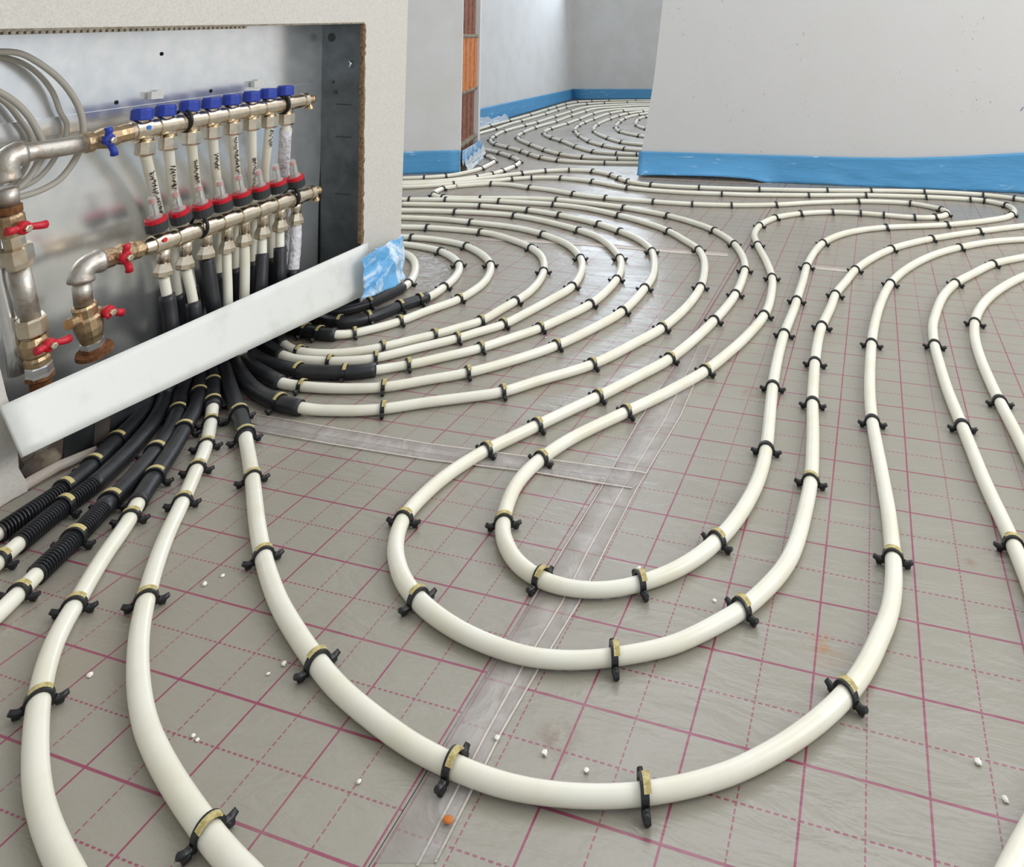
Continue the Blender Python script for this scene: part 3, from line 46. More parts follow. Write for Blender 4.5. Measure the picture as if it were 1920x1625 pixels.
{"key":"W9","label":"white pipe making the middle of three front U bends and running far back","pts":[[-1.7865,3.0041,.0095],[-1.8014,2.9778,.0095],[-1.8114,2.9494,.0095],[-1.8113,2.9193,.0095],[-1.8069,2.8893,.0095],[-1.7989,2.8602,.0095],[-1.7856,2.833,.0095],[-1.766,2.8102,.0095],[-1.7399,2.7951,.0095],[-1.7102,2.7906,.0095],[-1.68,2.7929,.0095],[-1.6502,2.798,.0095],[-1.6209,2.8056,.0095],[-1.5919,2.8141,.0095],[-1.5628,2.8226,.0095],[-1.5338,2.8313,.0095],[-1.505,2.8404,.0095],[-1.4761,2.8496,.0095],[-1.4472,2.8586,.0095],[-1.4181,2.8668,.0095],[-1.3888,2.8741,.0095],[-1.359,2.8795,.0095],[-1.329,2.8832,.0095],[-1.2988,2.8853,.0095],[-1.2685,2.8859,.0095],[-1.2383,2.8851,.0095],[-1.2081,2.8829,.0095],[-1.178,2.8794,.0095],[-1.1481,2.8751,.0095],[-1.1182,2.8704,.0095],[-1.0883,2.8657,.0095],[-1.0584,2.8608,.0095],[-1.0286,2.8555,.0095],[-.999,2.8494,.0095],[-.9696,2.8422,.0095],[-.9405,2.8338,.0095],[-.9117,2.8247,.0095],[-.883,2.815,.0095],[-.8545,2.8048,.0095],[-.8263,2.794,.0095],[-.7983,2.7824,.0095],[-.7707,2.77,.0095],[-.7436,2.7566,.0095],[-.7171,2.742,.0095],[-.6912,2.7262,.0095],[-.6662,2.7092,.0095],[-.6419,2.6912,.0095],[-.618,2.6726,.0095],[-.5947,2.6534,.0095],[-.5725,2.6328,.0095],[-.5519,2.6106,.0095],[-.5328,2.5871,.0095],[-.5146,2.563,.0095],[-.4972,2.5382,.0095],[-.4808,2.5128,.0095],[-.4655,2.4867,.0095],[-.4515,2.4599,.0095],[-.4389,2.4324,.0095],[-.4274,2.4044,.0095],[-.4168,2.376,.0095],[-.407,2.3474,.0095],[-.3981,2.3185,.0095],[-.3901,2.2893,.0095],[-.3832,2.2598,.0095],[-.3775,2.2301,.0095],[-.3732,2.2001,.0095],[-.3702,2.17,.0095],[-.3679,2.1399,.0095],[-.366,2.1097,.0095],[-.3644,2.0794,.0095],[-.3632,2.0492,.0095],[-.3626,2.0189,.0095],[-.3627,1.9887,.0095],[-.3636,1.9584,.0095],[-.3652,1.9282,.0095],[-.3675,1.898,.0095],[-.3702,1.8679,.0095],[-.3734,1.8378,.0095],[-.3771,1.8078,.0095],[-.3811,1.7778,.0095],[-.3855,1.7478,.0095],[-.3903,1.718,.0095],[-.3955,1.6881,.0095],[-.401,1.6584,.0095],[-.407,1.6287,.0095],[-.4136,1.5992,.0095],[-.4211,1.5699,.0095],[-.4301,1.541,.0095],[-.4412,1.5129,.0095],[-.4536,1.4852,.0095],[-.4656,1.4575,.0095],[-.4775,1.4296,.0095],[-.4896,1.4019,.0095],[-.502,1.3743,.0095],[-.515,1.347,.0095],[-.5286,1.3199,.0095],[-.5421,1.2929,.0095],[-.5553,1.2656,.0095],[-.5684,1.2383,.0095],[-.5815,1.2111,.0095],[-.5947,1.1838,.0095],[-.6078,1.1566,.0095],[-.6189,1.1284,.0095],[-.6278,1.0995,.0095],[-.6349,1.0701,.0095],[-.6394,1.0402,.0095],[-.6413,1.01,.0095],[-.6409,.9797,.0095],[-.6358,.95,.0095],[-.6245,.9219,.0095],[-.6089,.8961,.0095],[-.5892,.8731,.0095],[-.5668,.8528,.0095],[-.5417,.836,.0095],[-.5147,.8223,.0095],[-.4864,.8115,.0095],[-.4573,.8033,.0095],[-.4275,.7981,.0095],[-.3974,.7954,.0095],[-.3672,.7961,.0095],[-.3375,.8018,.0095],[-.3088,.8113,.0095],[-.2814,.8242,.0095],[-.2551,.8391,.0095],[-.2301,.8562,.0095],[-.2085,.8773,.0095],[-.1888,.9003,.0095],[-.1702,.9241,.0095],[-.1547,.9501,.0095],[-.1416,.9774,.0095],[-.1305,1.0055,.0095],[-.1226,1.0347,.0095],[-.1178,1.0646,.0095],[-.115,1.0947,.0095],[-.1133,1.1249,.0095],[-.1119,1.1552,.0095],[-.1109,1.1854,.0095],[-.1108,1.2157,.0095],[-.1118,1.2459,.0095],[-.1134,1.2761,.0095],[-.1153,1.3063,.0095],[-.1173,1.3365,.0095],[-.1197,1.3667,.0095],[-.1222,1.3969,.0095],[-.1248,1.427,.0095],[-.1273,1.4572,.0095],[-.1293,1.4874,.0095],[-.131,1.5176,.0095],[-.1326,1.5478,.0095],[-.1341,1.578,.0095],[-.1356,1.6082,.0095],[-.1367,1.6385,.0095],[-.1376,1.6687,.0095],[-.1382,1.699,.0095],[-.1386,1.7292,.0095],[-.1386,1.7595,.0095],[-.1383,1.7898,.0095],[-.1372,1.82,.0095],[-.1353,1.8502,.0095],[-.1327,1.8804,.0095],[-.1297,1.9105,.0095],[-.1267,1.9406,.0095],[-.124,1.9707,.0095],[-.1221,2.0009,.0095],[-.1205,2.0312,.0095],[-.1182,2.0613,.0095],[-.1143,2.0913,.0095],[-.109,2.1211,.0095],[-.1031,2.1508,.0095],[-.097,2.1804,.0095],[-.0914,2.2102,.0095],[-.0861,2.24,.0095],[-.0803,2.2697,.0095],[-.0733,2.2991,.0095],[-.0651,2.3282,.0095],[-.0559,2.3571,.0095],[-.046,2.3857,.0095],[-.0354,2.414,.0095],[-.0242,2.4421,.0095],[-.0122,2.4699,.0095],[.0007,2.4973,.0095],[.0143,2.5243,.0095],[.0288,2.5509,.0095],[.0445,2.5767,.0095],[.0615,2.6017,.0095],[.0797,2.6259,.0095],[.0985,2.6497,.0095],[.1181,2.6727,.0095],[.1385,2.695,.0095],[.1593,2.7171,.0095],[.1804,2.7388,.0095],[.2019,2.76,.0095],[.2238,2.7809,.0095],[.2459,2.8015,.0095],[.2685,2.8217,.0095],[.2913,2.8416,.0095],[.3144,2.8612,.0095],[.3375,2.8806,.0095],[.3607,2.9001,.0095],[.384,2.9194,.0095],[.4075,2.9385,.0095],[.4312,2.9574,.0095],[.4551,2.9758,.0095],[.4796,2.9937,.0095],[.5045,3.0108,.0095],[.53,3.0271,.0095],[.5558,3.043,.0095],[.5816,3.0588,.0095],[.6073,3.0748,.0095],[.8139,3.1639,.0095],[1.0361,3.199,.0095],[1.2607,3.2125,.0095],[1.4853,3.226,.0095]],"rad":[.0092,.0093,.0098,.0101,.0103,.0104,.0105,.0103,.0098,.0093,.0091,.009,.0089,.0089,.0089,.0089,.0089,.0089,.0089,.0089,.0089,.0089,.009,.009,.0091,.0091,.0092,.0092,.0092,.0092,.0092,.0092,.0092,.0093,.0093,.0094,.0094,.0094,.0094,.0095,.0095,.0095,.0096,.0096,.0097,.0098,.0098,.0098,.0099,.01,.0101,.0102,.0102,.0102,.0103,.0103,.0104,.0104,.0104,.0105,.0105,.0105,.0105,.0105,.0105,.0105,.0105,.0105,.0105,.0105,.0105,.0105,.0104,.0104,.0104,.0104,.0104,.0103,.0103,.0103,.0103,.0103,.0102,.0102,.0102,.0101,.0101,.0099,.0098,.0098,.0098,.0097,.0097,.0097,.0096,.0095,.0095,.0095,.0095,.0095,.0094,.0095,.0095,.0096,.0097,.0098,.0099,.0101,.0103,.0105,.0105,.0104,.0103,.01,.0098,.0095,.0092,.0089,.0087,.0083,.0082,.0081,.0082,.0083,.0085,.0088,.0091,.0093,.0096,.0099,.0101,.0103,.0104,.0104,.0105,.0105,.0105,.0105,.0105,.0105,.0105,.0105,.0105,.0105,.0105,.0105,.0105,.0105,.0105,.0105,.0105,.0105,.0105,.0105,.0105,.0105,.0105,.0105,.0105,.0105,.0105,.0105,.0105,.0105,.0105,.0105,.0104,.0104,.0104,.0104,.0104,.0104,.0104,.0104,.0103,.0103,.0103,.0103,.0102,.0102,.0102,.0101,.0101,.01,.01,.0099,.0099,.0098,.0098,.0098,.0098,.0097,.0097,.0097,.0097,.0097,.0097,.0097,.0097,.0097,.0097,.0097,.0097,.0096,.0096,.0096,.0096,.0096,.0096,.0096,.0096,.0096,.0096]},
{"key":"W10","label":"white pipe making the small innermost front U bend, both arms running back","pts":[[-1.7848,3.0146,.0095],[-1.7621,3.0344,.0095],[-1.7395,3.0543,.0095],[-1.7163,3.0735,.0095],[-1.6919,3.0912,.0095],[-1.6652,3.1047,.0095],[-1.6359,3.1116,.0095],[-1.6059,3.1137,.0095],[-1.5759,3.1115,.0095],[-1.5465,3.1052,.0095],[-1.5176,3.0968,.0095],[-1.4887,3.0884,.0095],[-1.4594,3.0813,.0095],[-1.4298,3.0758,.0095],[-1.4002,3.0708,.0095],[-1.3707,3.0645,.0095],[-1.3419,3.0558,.0095],[-1.3138,3.0452,.0095],[-1.2859,3.0337,.0095],[-1.2578,3.0229,.0095],[-1.2292,3.0136,.0095],[-1.2001,3.0057,.0095],[-1.1709,2.9987,.0095],[-1.1414,2.9926,.0095],[-1.1118,2.9873,.0095],[-1.082,2.9829,.0095],[-1.0521,2.9795,.0095],[-1.0221,2.9771,.0095],[-.992,2.9755,.0095],[-.9619,2.9746,.0095],[-.9318,2.9741,.0095],[-.9017,2.9738,.0095],[-.8716,2.9735,.0095],[-.8415,2.9733,.0095],[-.8114,2.9732,.0095],[-.7813,2.9734,.0095],[-.7512,2.9743,.0095],[-.7212,2.9761,.0095],[-.6912,2.9791,.0095],[-.6614,2.9828,.0095],[-.6316,2.9875,.0095],[-.6021,2.9932,.0095],[-.5727,3.0,.0095],[-.5437,3.0079,.0095],[-.5149,3.0168,.0095],[-.4864,3.0265,.0095],[-.4583,3.0371,.0095],[-.4304,3.0485,.0095],[-.403,3.0608,.0095],[-.3762,3.0745,.0095],[-.3503,3.0899,.0095],[-.325,3.1063,.0095],[-.2998,3.1227,.0095],[-.2739,3.1381,.0095],[-.2474,3.1523,.0095],[-.2205,3.1659,.0095],[-.1935,3.1791,.0095],[-.1662,3.1918,.0095],[-.1387,3.2041,.0095],[-.111,3.2158,.0095],[-.0829,3.2265,.0095],[-.0542,3.2357,.0095],[-.0248,3.2423,.0095],[.0049,3.2471,.0095],[.0347,3.251,.0095],[.0648,3.2527,.0095],[.0947,3.2505,.0095],[.1237,3.2424,.0095],[.1509,3.2296,.0095],[.1761,3.2132,.0095],[.1989,3.1936,.0095],[.2184,3.1707,.0095],[.2315,3.1437,.0095],[.2354,3.1141,.0095],[.2279,3.085,.0095],[.214,3.0584,.0095],[.1936,3.0364,.0095],[.1682,3.0204,.0095],[.1396,3.0112,.0095],[.1099,3.0067,.0095],[.0798,3.006,.0095],[.0498,3.008,.0095],[.0198,3.0106,.0095],[-.0102,3.0128,.0095],[-.0402,3.0152,.0095],[-.0703,3.0163,.0095],[-.1004,3.0153,.0095],[-.1304,3.0128,.0095],[-.16,3.0075,.0095],[-.1887,2.9986,.0095],[-.2165,2.9869,.0095],[-.2432,2.973,.0095],[-.2685,2.9568,.0095],[-.2921,2.9381,.0095],[-.3145,2.918,.0095],[-.3356,2.8965,.0095],[-.354,2.8728,.0095],[-.3691,2.8468,.0095],[-.3812,2.8192,.0095],[-.3912,2.7908,.0095],[-.399,2.7617,.0095],[-.4045,2.7322,.0095],[-.4079,2.7023,.0095],[-.4094,2.6722,.0095],[-.4095,2.6421,.0095],[-.4079,2.612,.0095],[-.4045,2.5821,.0095],[-.3989,2.5526,.0095],[-.3917,2.5233,.0095],[-.3839,2.4943,.0095],[-.3759,2.4652,.0095],[-.3676,2.4363,.0095],[-.3588,2.4075,.0095],[-.3498,2.3788,.0095],[-.3409,2.35,.0095],[-.3323,2.3212,.0095],[-.3242,2.2922,.0095],[-.3163,2.2631,.0095],[-.3086,2.234,.0095],[-.3014,2.2048,.0095],[-.2949,2.1754,.0095],[-.2894,2.1458,.0095],[-.2848,2.1161,.0095],[-.2811,2.0862,.0095],[-.2781,2.0562,.0095],[-.2755,2.0262,.0095],[-.2733,1.9962,.0095],[-.2715,1.9662,.0095],[-.2703,1.9361,.0095],[-.27,1.906,.0095],[-.2709,1.8759,.0095],[-.2732,1.8459,.0095],[-.2768,1.816,.0095],[-.2812,1.7862,.0095],[-.2862,1.7566,.0095],[-.2915,1.7269,.0095],[-.2972,1.6974,.0095],[-.3038,1.668,.0095],[-.3109,1.6387,.0095],[-.3183,1.6096,.0095],[-.3259,1.5804,.0095],[-.3341,1.5515,.0095],[-.3435,1.5229,.0095],[-.3548,1.495,.0095],[-.3671,1.4675,.0095],[-.3798,1.4402,.0095],[-.3929,1.4131,.0095],[-.4067,1.3863,.0095],[-.4209,1.3598,.0095],[-.4353,1.3334,.0095],[-.45,1.3071,.0095],[-.4647,1.2808,.0095],[-.4789,1.2543,.0095],[-.4923,1.2274,.0095],[-.5038,1.1995,.0095],[-.5131,1.1709,.0095],[-.52,1.1416,.0095],[-.5247,1.1119,.0095],[-.5258,1.0818,.0095],[-.5221,1.052,.0095],[-.515,1.0227,.0095],[-.5053,.9943,.0095],[-.4919,.9674,.0095],[-.4731,.9439,.0095],[-.4505,.9241,.0095],[-.4239,.9101,.0095],[-.3949,.9026,.0095],[-.3648,.9027,.0095],[-.3355,.9092,.0095],[-.3084,.9222,.0095],[-.2845,.9403,.0095],[-.263,.9615,.0095],[-.2447,.9853,.0095],[-.2297,1.0114,.0095],[-.2175,1.0389,.0095],[-.2075,1.0672,.0095],[-.1998,1.0964,.0095],[-.1941,1.1259,.0095],[-.1896,1.1557,.0095],[-.1865,1.1856,.0095],[-.1851,1.2157,.0095],[-.185,1.2458,.0095],[-.1859,1.2759,.0095],[-.1878,1.3059,.0095],[-.1903,1.3359,.0095],[-.193,1.3659,.0095],[-.1956,1.3959,.0095],[-.1982,1.4259,.0095],[-.2009,1.4558,.0095],[-.2033,1.4859,.0095],[-.2054,1.5159,.0095],[-.2073,1.5459,.0095],[-.2089,1.576,.0095],[-.2102,1.6061,.0095],[-.2113,1.6361,.0095],[-.2122,1.6662,.0095],[-.2128,1.6963,.0095],[-.2132,1.7264,.0095],[-.2133,1.7565,.0095],[-.213,1.7866,.0095],[-.2123,1.8167,.0095],[-.2113,1.8468,.0095],[-.2102,1.8769,.0095],[-.2092,1.907,.0095],[-.2083,1.9371,.0095],[-.2079,1.9672,.0095],[-.208,1.9973,.0095],[-.2081,2.0274,.0095],[-.2079,2.0575,.0095],[-.2076,2.0876,.0095],[-.2074,2.1177,.0095],[-.2073,2.1478,.0095],[-.2075,2.1779,.0095],[-.2079,2.208,.0095],[-.2085,2.2381,.0095],[-.2087,2.2682,.0095],[-.2084,2.2983,.0095],[-.2074,2.3284,.0095],[-.2059,2.3584,.0095],[-.2039,2.3885,.0095],[-.2014,2.4185,.0095],[-.1984,2.4484,.0095],[-.1947,2.4783,.0095],[-.1904,2.5081,.0095],[-.1848,2.5377,.0095],[-.1775,2.5669,.0095],[-.1683,2.5955,.0095],[-.1572,2.6235,.0095],[-.1446,2.6508,.0095],[-.1306,2.6775,.0095],[-.1147,2.703,.0095],[-.0965,2.727,.0095],[-.0765,2.7495,.0095],[-.0553,2.7709,.0095],[-.0324,2.7904,.0095],[-.0079,2.8079,.0095],[.0175,2.824,.0095],[.0439,2.8384,.0095],[.071,2.8515,.0095],[.0983,2.8641,.0095],[.1255,2.8771,.0095],[.1526,2.8902,.0095],[.1797,2.9034,.0095],[.206,2.918,.0095],[.2314,2.9342,.0095],[.2563,2.9511,.0095],[.2808,2.9685,.0095],[.305,2.9865,.0095],[.3286,3.0051,.0095],[.3516,3.0246,.0095],[.3738,3.0449,.0095],[.3958,3.0654,.0095],[.417,3.0868,.0095],[.4357,3.1103,.0095],[.4507,3.1364,.0095],[.4627,3.164,.0095],[.4725,3.1925,.0095],[.4791,3.2218,.0095],[.4811,3.2518,.0095],[.4793,3.2818,.0095],[.4721,3.311,.0095],[.4573,3.3371,.0095],[.4378,3.36,.0095],[.4141,3.3784,.0095],[.3871,3.3917,.0095],[.3579,3.3986,.0095],[.3279,3.4012,.0095],[.2978,3.4017,.0095],[.2677,3.4011,.0095],[.2376,3.3995,.0095],[.2076,3.3974,.0095],[.1776,3.3947,.0095],[.1477,3.3915,.0095],[.1178,3.3879,.0095],[.088,3.3838,.0095],[.0582,3.3792,.0095],[.0286,3.3741,.0095],[-.001,3.3685,.0095],[-.0305,3.3623,.0095],[-.0598,3.3555,.0095],[-.0889,3.3478,.0095],[-.1178,3.3393,.0095],[-.1464,3.3301,.0095],[-.175,3.3206,.0095],[-.2035,3.3109,.0095],[-.232,3.3013,.0095],[-.2606,3.292,.0095],[-.2894,3.2832,.0095],[-.3183,3.2748,.0095],[-.3472,3.2664,.0095],[-.3762,3.258,.0095],[-.4051,3.2498,.0095],[-.4341,3.2418,.0095],[-.4632,3.234,.0095],[-.4924,3.2267,.0095],[-.5218,3.22,.0095],[-.5513,3.2142,.0095],[-.5811,3.21,.0095],[-.611,3.2067,.0095],[-.6409,3.2033,.0095],[-.6707,3.199,.0095],[-.7005,3.1943,.0095],[-.7302,3.1898,.0095],[-.7601,3.1859,.0095],[-.79,3.1829,.0095],[-.8201,3.1814,.0095],[-.8502,3.1812,.0095],[-.8803,3.1818,.0095],[-.9104,3.1831,.0095],[-.9404,3.1854,.0095],[-.9703,3.1889,.0095],[-1.0,3.1936,.0095],[-1.0294,3.2,.0095],[-1.0584,3.2082,.0095],[-1.0866,3.2186,.0095],[-1.1141,3.2307,.0095],[-1.1413,3.2437,.0095],[-1.1683,3.257,.0095],[-1.1954,3.2701,.0095],[-1.223,3.2822,.0095],[-1.2511,3.2929,.0095],[-1.2799,3.3017,.0095],[-1.309,3.3093,.0095],[-1.3384,3.3159,.0095],[-1.368,3.3213,.0095],[-1.3978,3.3255,.0095],[-1.4278,3.3279,.0095],[-1.4579,3.3271,.0095],[-1.4875,3.3219,.0095],[-1.516,3.3124,.0095],[-1.5431,3.2992,.0095],[-1.5692,3.2843,.0095],[-1.5946,3.2681,.0095],[-1.6188,3.2502,.0095],[-1.6408,3.2298,.0095],[-1.6601,3.2067,.0095],[-1.6799,3.184,.0095],[-1.7017,3.1632,.0095],[-1.7243,3.1434,.0095],[-1.747,3.1236,.0095],[-1.7692,3.1032,.0095],[-1.7911,3.0826,.0095],[-1.813,3.0619,.0095],[-1.8349,3.0413,.0095],[-1.8572,3.0211,.0095],[-1.88,3.0014,.0095],[-1.9031,2.9821,.0095],[-1.927,2.9638,.0095],[-1.9524,2.9477,.0095],[-1.9794,2.9344,.0095],[-2.007,2.9225,.0095],[-2.0349,2.911,.0095],[-2.0628,2.8999,.0095],[-2.225,2.8342,.0095],[-2.3872,2.7684,.0095],[-2.5494,2.7027,.0095],[-2.7116,2.637,.0095]],"rad":[.0089,.0089,.0089,.0088,.0088,.0088,.009,.0092,.0094,.0095,.0096,.0095,.0094,.0094,.0094,.0095,.0096,.0096,.0096,.0096,.0095,.0094,.0093,.0093,.0092,.0092,.0091,.0091,.009,.009,.009,.009,.0089,.0089,.0089,.0089,.0089,.0088,.0088,.0088,.0088,.0088,.0088,.0088,.0088,.0089,.0089,.0089,.009,.009,.0091,.0091,.0091,.0091,.0091,.009,.009,.009,.009,.009,.009,.0089,.0089,.0088,.0088,.0088,.0088,.009,.0091,.0093,.0095,.0099,.0103,.0105,.0104,.01,.0096,.0092,.0089,.0088,.0088,.0088,.0088,.0088,.0088,.0088,.0088,.0088,.0089,.0089,.009,.0091,.0092,.0093,.0094,.0096,.0098,.01,.0101,.0102,.0103,.0104,.0104,.0104,.0105,.0105,.0105,.0105,.0105,.0105,.0105,.0105,.0105,.0105,.0105,.0105,.0105,.0105,.0105,.0105,.0105,.0105,.0105,.0105,.0105,.0105,.0105,.0105,.0105,.0105,.0104,.0104,.0104,.0103,.0103,.0103,.0103,.0102,.0102,.0102,.0102,.0101,.01,.0099,.0098,.0098,.0097,.0097,.0096,.0096,.0096,.0095,.0096,.0096,.0097,.0098,.0099,.01,.0102,.0104,.0104,.0105,.0105,.0103,.01,.0094,.0089,.0084,.0083,.0084,.0086,.0089,.0093,.0096,.0098,.01,.0102,.0103,.0103,.0104,.0104,.0105,.0105,.0105,.0105,.0105,.0105,.0105,.0105,.0105,.0105,.0105,.0105,.0105,.0105,.0105,.0105,.0105,.0105,.0105,.0105,.0105,.0105,.0105,.0105,.0105,.0105,.0105,.0105,.0105,.0105,.0105,.0105,.0105,.0105,.0105,.0105,.0105,.0105,.0105,.0104,.0104,.0104,.0104,.0104,.0103,.0102,.0102,.0101,.01,.0099,.0098,.0097,.0096,.0094,.0093,.0092,.0092,.0091,.0092,.0092,.0092,.0093,.0094,.0094,.0095,.0095,.0096,.0097,.0097,.0098,.0098,.01,.0102,.0103,.0104,.0105,.0105,.0105,.0104,.0101,.0097,.0094,.0091,.0089,.0088,.0088,.0088,.0088,.0088,.0088,.0088,.0088,.0088,.0088,.0089,.0089,.0089,.0089,.0089,.0089,.0089,.0089,.0089,.0089,.0089,.0089,.0089,.0089,.0089,.0088,.0088,.0088,.0088,.0088,.0088,.0088,.0088,.0088,.0088,.0088,.0088,.0088,.0088,.0088,.0089,.0089,.009,.009,.009,.0091,.0092,.0093,.0094,.0095,.0096,.0097,.0097,.0096,.0096,.0095,.0094,.0094,.0093,.0093,.0092,.0091,.009,.0089,.0088,.0088,.0088,.0088,.0089,.009,.009,.009,.0089,.0089,.0089,.0089,.0089,.0089,.0089,.0089,.0088,.0088,.0088,.0088,.0088,.0089,.0089,.0089,.0089,.0089,.0089,.0089]},
{"key":"K1","label":"white pipe with a sharp bend just past the wrapped pier, nearest that pier","pts":[[-2.2172,3.9061,.0095],[-2.1957,3.8915,.0095],[-2.1742,3.8769,.0095],[-2.1525,3.8625,.0095],[-2.1306,3.8486,.0095],[-2.1084,3.835,.0095],[-2.0864,3.8212,.0095],[-2.0651,3.8062,.0095],[-2.045,3.7897,.0095],[-2.0261,3.7719,.0095],[-2.0083,3.753,.0095],[-1.9916,3.7331,.0095],[-1.9759,3.7124,.0095],[-1.9613,3.6908,.0095],[-1.9486,3.6682,.0095],[-1.9385,3.6442,.0095],[-1.9312,3.6193,.0095],[-1.9257,3.5939,.0095],[-1.9208,3.5684,.0095],[-1.9159,3.5428,.0095],[-1.9111,3.5173,.0095],[-1.9069,3.4916,.0095],[-1.9037,3.4658,.0095],[-1.902,3.4399,.0095],[-1.9021,3.4139,.0095],[-1.904,3.388,.0095],[-1.9074,3.3622,.0095],[-1.912,3.3366,.0095],[-1.9175,3.3112,.0095],[-1.9241,3.2861,.0095],[-1.9326,3.2615,.0095],[-1.9438,3.2381,.0095],[-1.9582,3.2165,.0095],[-1.9755,3.1971,.0095],[-1.9948,3.1797,.0095],[-2.0153,3.1638,.0095],[-2.0367,3.1489,.0095],[-2.0587,3.1351,.0095],[-2.0812,3.1222,.0095],[-2.1042,3.1099,.0095],[-2.1272,3.0978,.0095],[-2.1501,3.0856,.0095],[-2.173,3.0733,.0095],[-2.2612,3.0261,.0095],[-2.3494,2.979,.0095],[-2.4376,2.9318,.0095],[-2.5258,2.8847,.0095]],"rad":[.0102,.0102,.0102,.0101,.0101,.0101,.0101,.0102,.0103,.0104,.0104,.0104,.0105,.0105,.0105,.0105,.0104,.0104,.0103,.0103,.0103,.0103,.0102,.0101,.01,.0099,.0098,.0098,.0097,.0096,.0094,.0092,.009,.0089,.0088,.0088,.0088,.0088,.0088,.0088,.0088,.0088,.0088,.0088,.0088,.0088,.0088]},
{"key":"K2","label":"white pipe with a sharp bend past the wrapped pier, outside the nearest one","pts":[[-2.6091,4.1687,.0095],[-2.5386,4.1433,.0095],[-2.468,4.1178,.0095],[-2.3975,4.0924,.0095],[-2.3269,4.0669,.0095],[-2.3026,4.0582,.0095],[-2.2783,4.0494,.0095],[-2.2543,4.0398,.0095],[-2.2307,4.0293,.0095],[-2.2075,4.0178,.0095],[-2.1847,4.0057,.0095],[-2.1622,3.993,.0095],[-2.1399,3.9799,.0095],[-2.1179,3.9664,.0095],[-2.0961,3.9525,.0095],[-2.0747,3.9381,.0095],[-2.0535,3.9232,.0095],[-2.0327,3.9079,.0095],[-2.0123,3.892,.0095],[-1.9923,3.8757,.0095],[-1.9725,3.859,.0095],[-1.953,3.842,.0095],[-1.9338,3.8247,.0095],[-1.9148,3.8072,.0095],[-1.896,3.7895,.0095],[-1.8777,3.7713,.0095],[-1.8602,3.7522,.0095],[-1.8439,3.7322,.0095],[-1.8288,3.7113,.0095],[-1.8149,3.6895,.0095],[-1.8027,3.6667,.0095],[-1.7928,3.6428,.0095],[-1.7854,3.6181,.0095],[-1.7803,3.5928,.0095],[-1.7765,3.5672,.0095],[-1.7735,3.5415,.0095],[-1.7713,3.5158,.0095],[-1.7698,3.49,.0095],[-1.7691,3.4641,.0095],[-1.7689,3.4383,.0095],[-1.7693,3.4125,.0095],[-1.7705,3.3866,.0095],[-1.7727,3.3609,.0095],[-1.7762,3.3353,.0095],[-1.7816,3.31,.0095],[-1.7889,3.2852,.0095],[-1.7981,3.2611,.0095],[-1.8089,3.2376,.0095],[-1.8213,3.215,.0095],[-1.8353,3.1932,.0095],[-1.8505,3.1723,.0095],[-1.8667,3.1522,.0095],[-1.8838,3.1328,.0095],[-1.902,3.1145,.0095],[-1.9216,3.0976,.0095],[-1.9424,3.0824,.0095],[-1.9641,3.0683,.0095],[-1.9865,3.0554,.0095],[-2.0093,3.0431,.0095],[-2.0322,3.0313,.0095],[-2.0554,3.0198,.0095],[-2.0786,3.0085,.0095],[-2.1021,2.9977,.0095],[-2.1259,2.9876,.0095],[-2.2859,2.9167,.0095],[-2.4459,2.8458,.0095],[-2.6059,2.7749,.0095],[-2.7659,2.704,.0095]],"rad":[.0098,.0098,.0098,.0098,.0098,.0098,.0098,.0099,.0099,.01,.01,.01,.0101,.0101,.0101,.0101,.0102,.0102,.0102,.0102,.0103,.0103,.0103,.0103,.0103,.0103,.0104,.0104,.0105,.0105,.0105,.0105,.0104,.0104,.0103,.0103,.0102,.0102,.0102,.0101,.0101,.01,.01,.0099,.0097,.0096,.0095,.0093,.0092,.0091,.009,.009,.0089,.0089,.0088,.0088,.0088,.0088,.0088,.0088,.0088,.0088,.0089,.0089,.0089,.0089,.0089,.0089]},
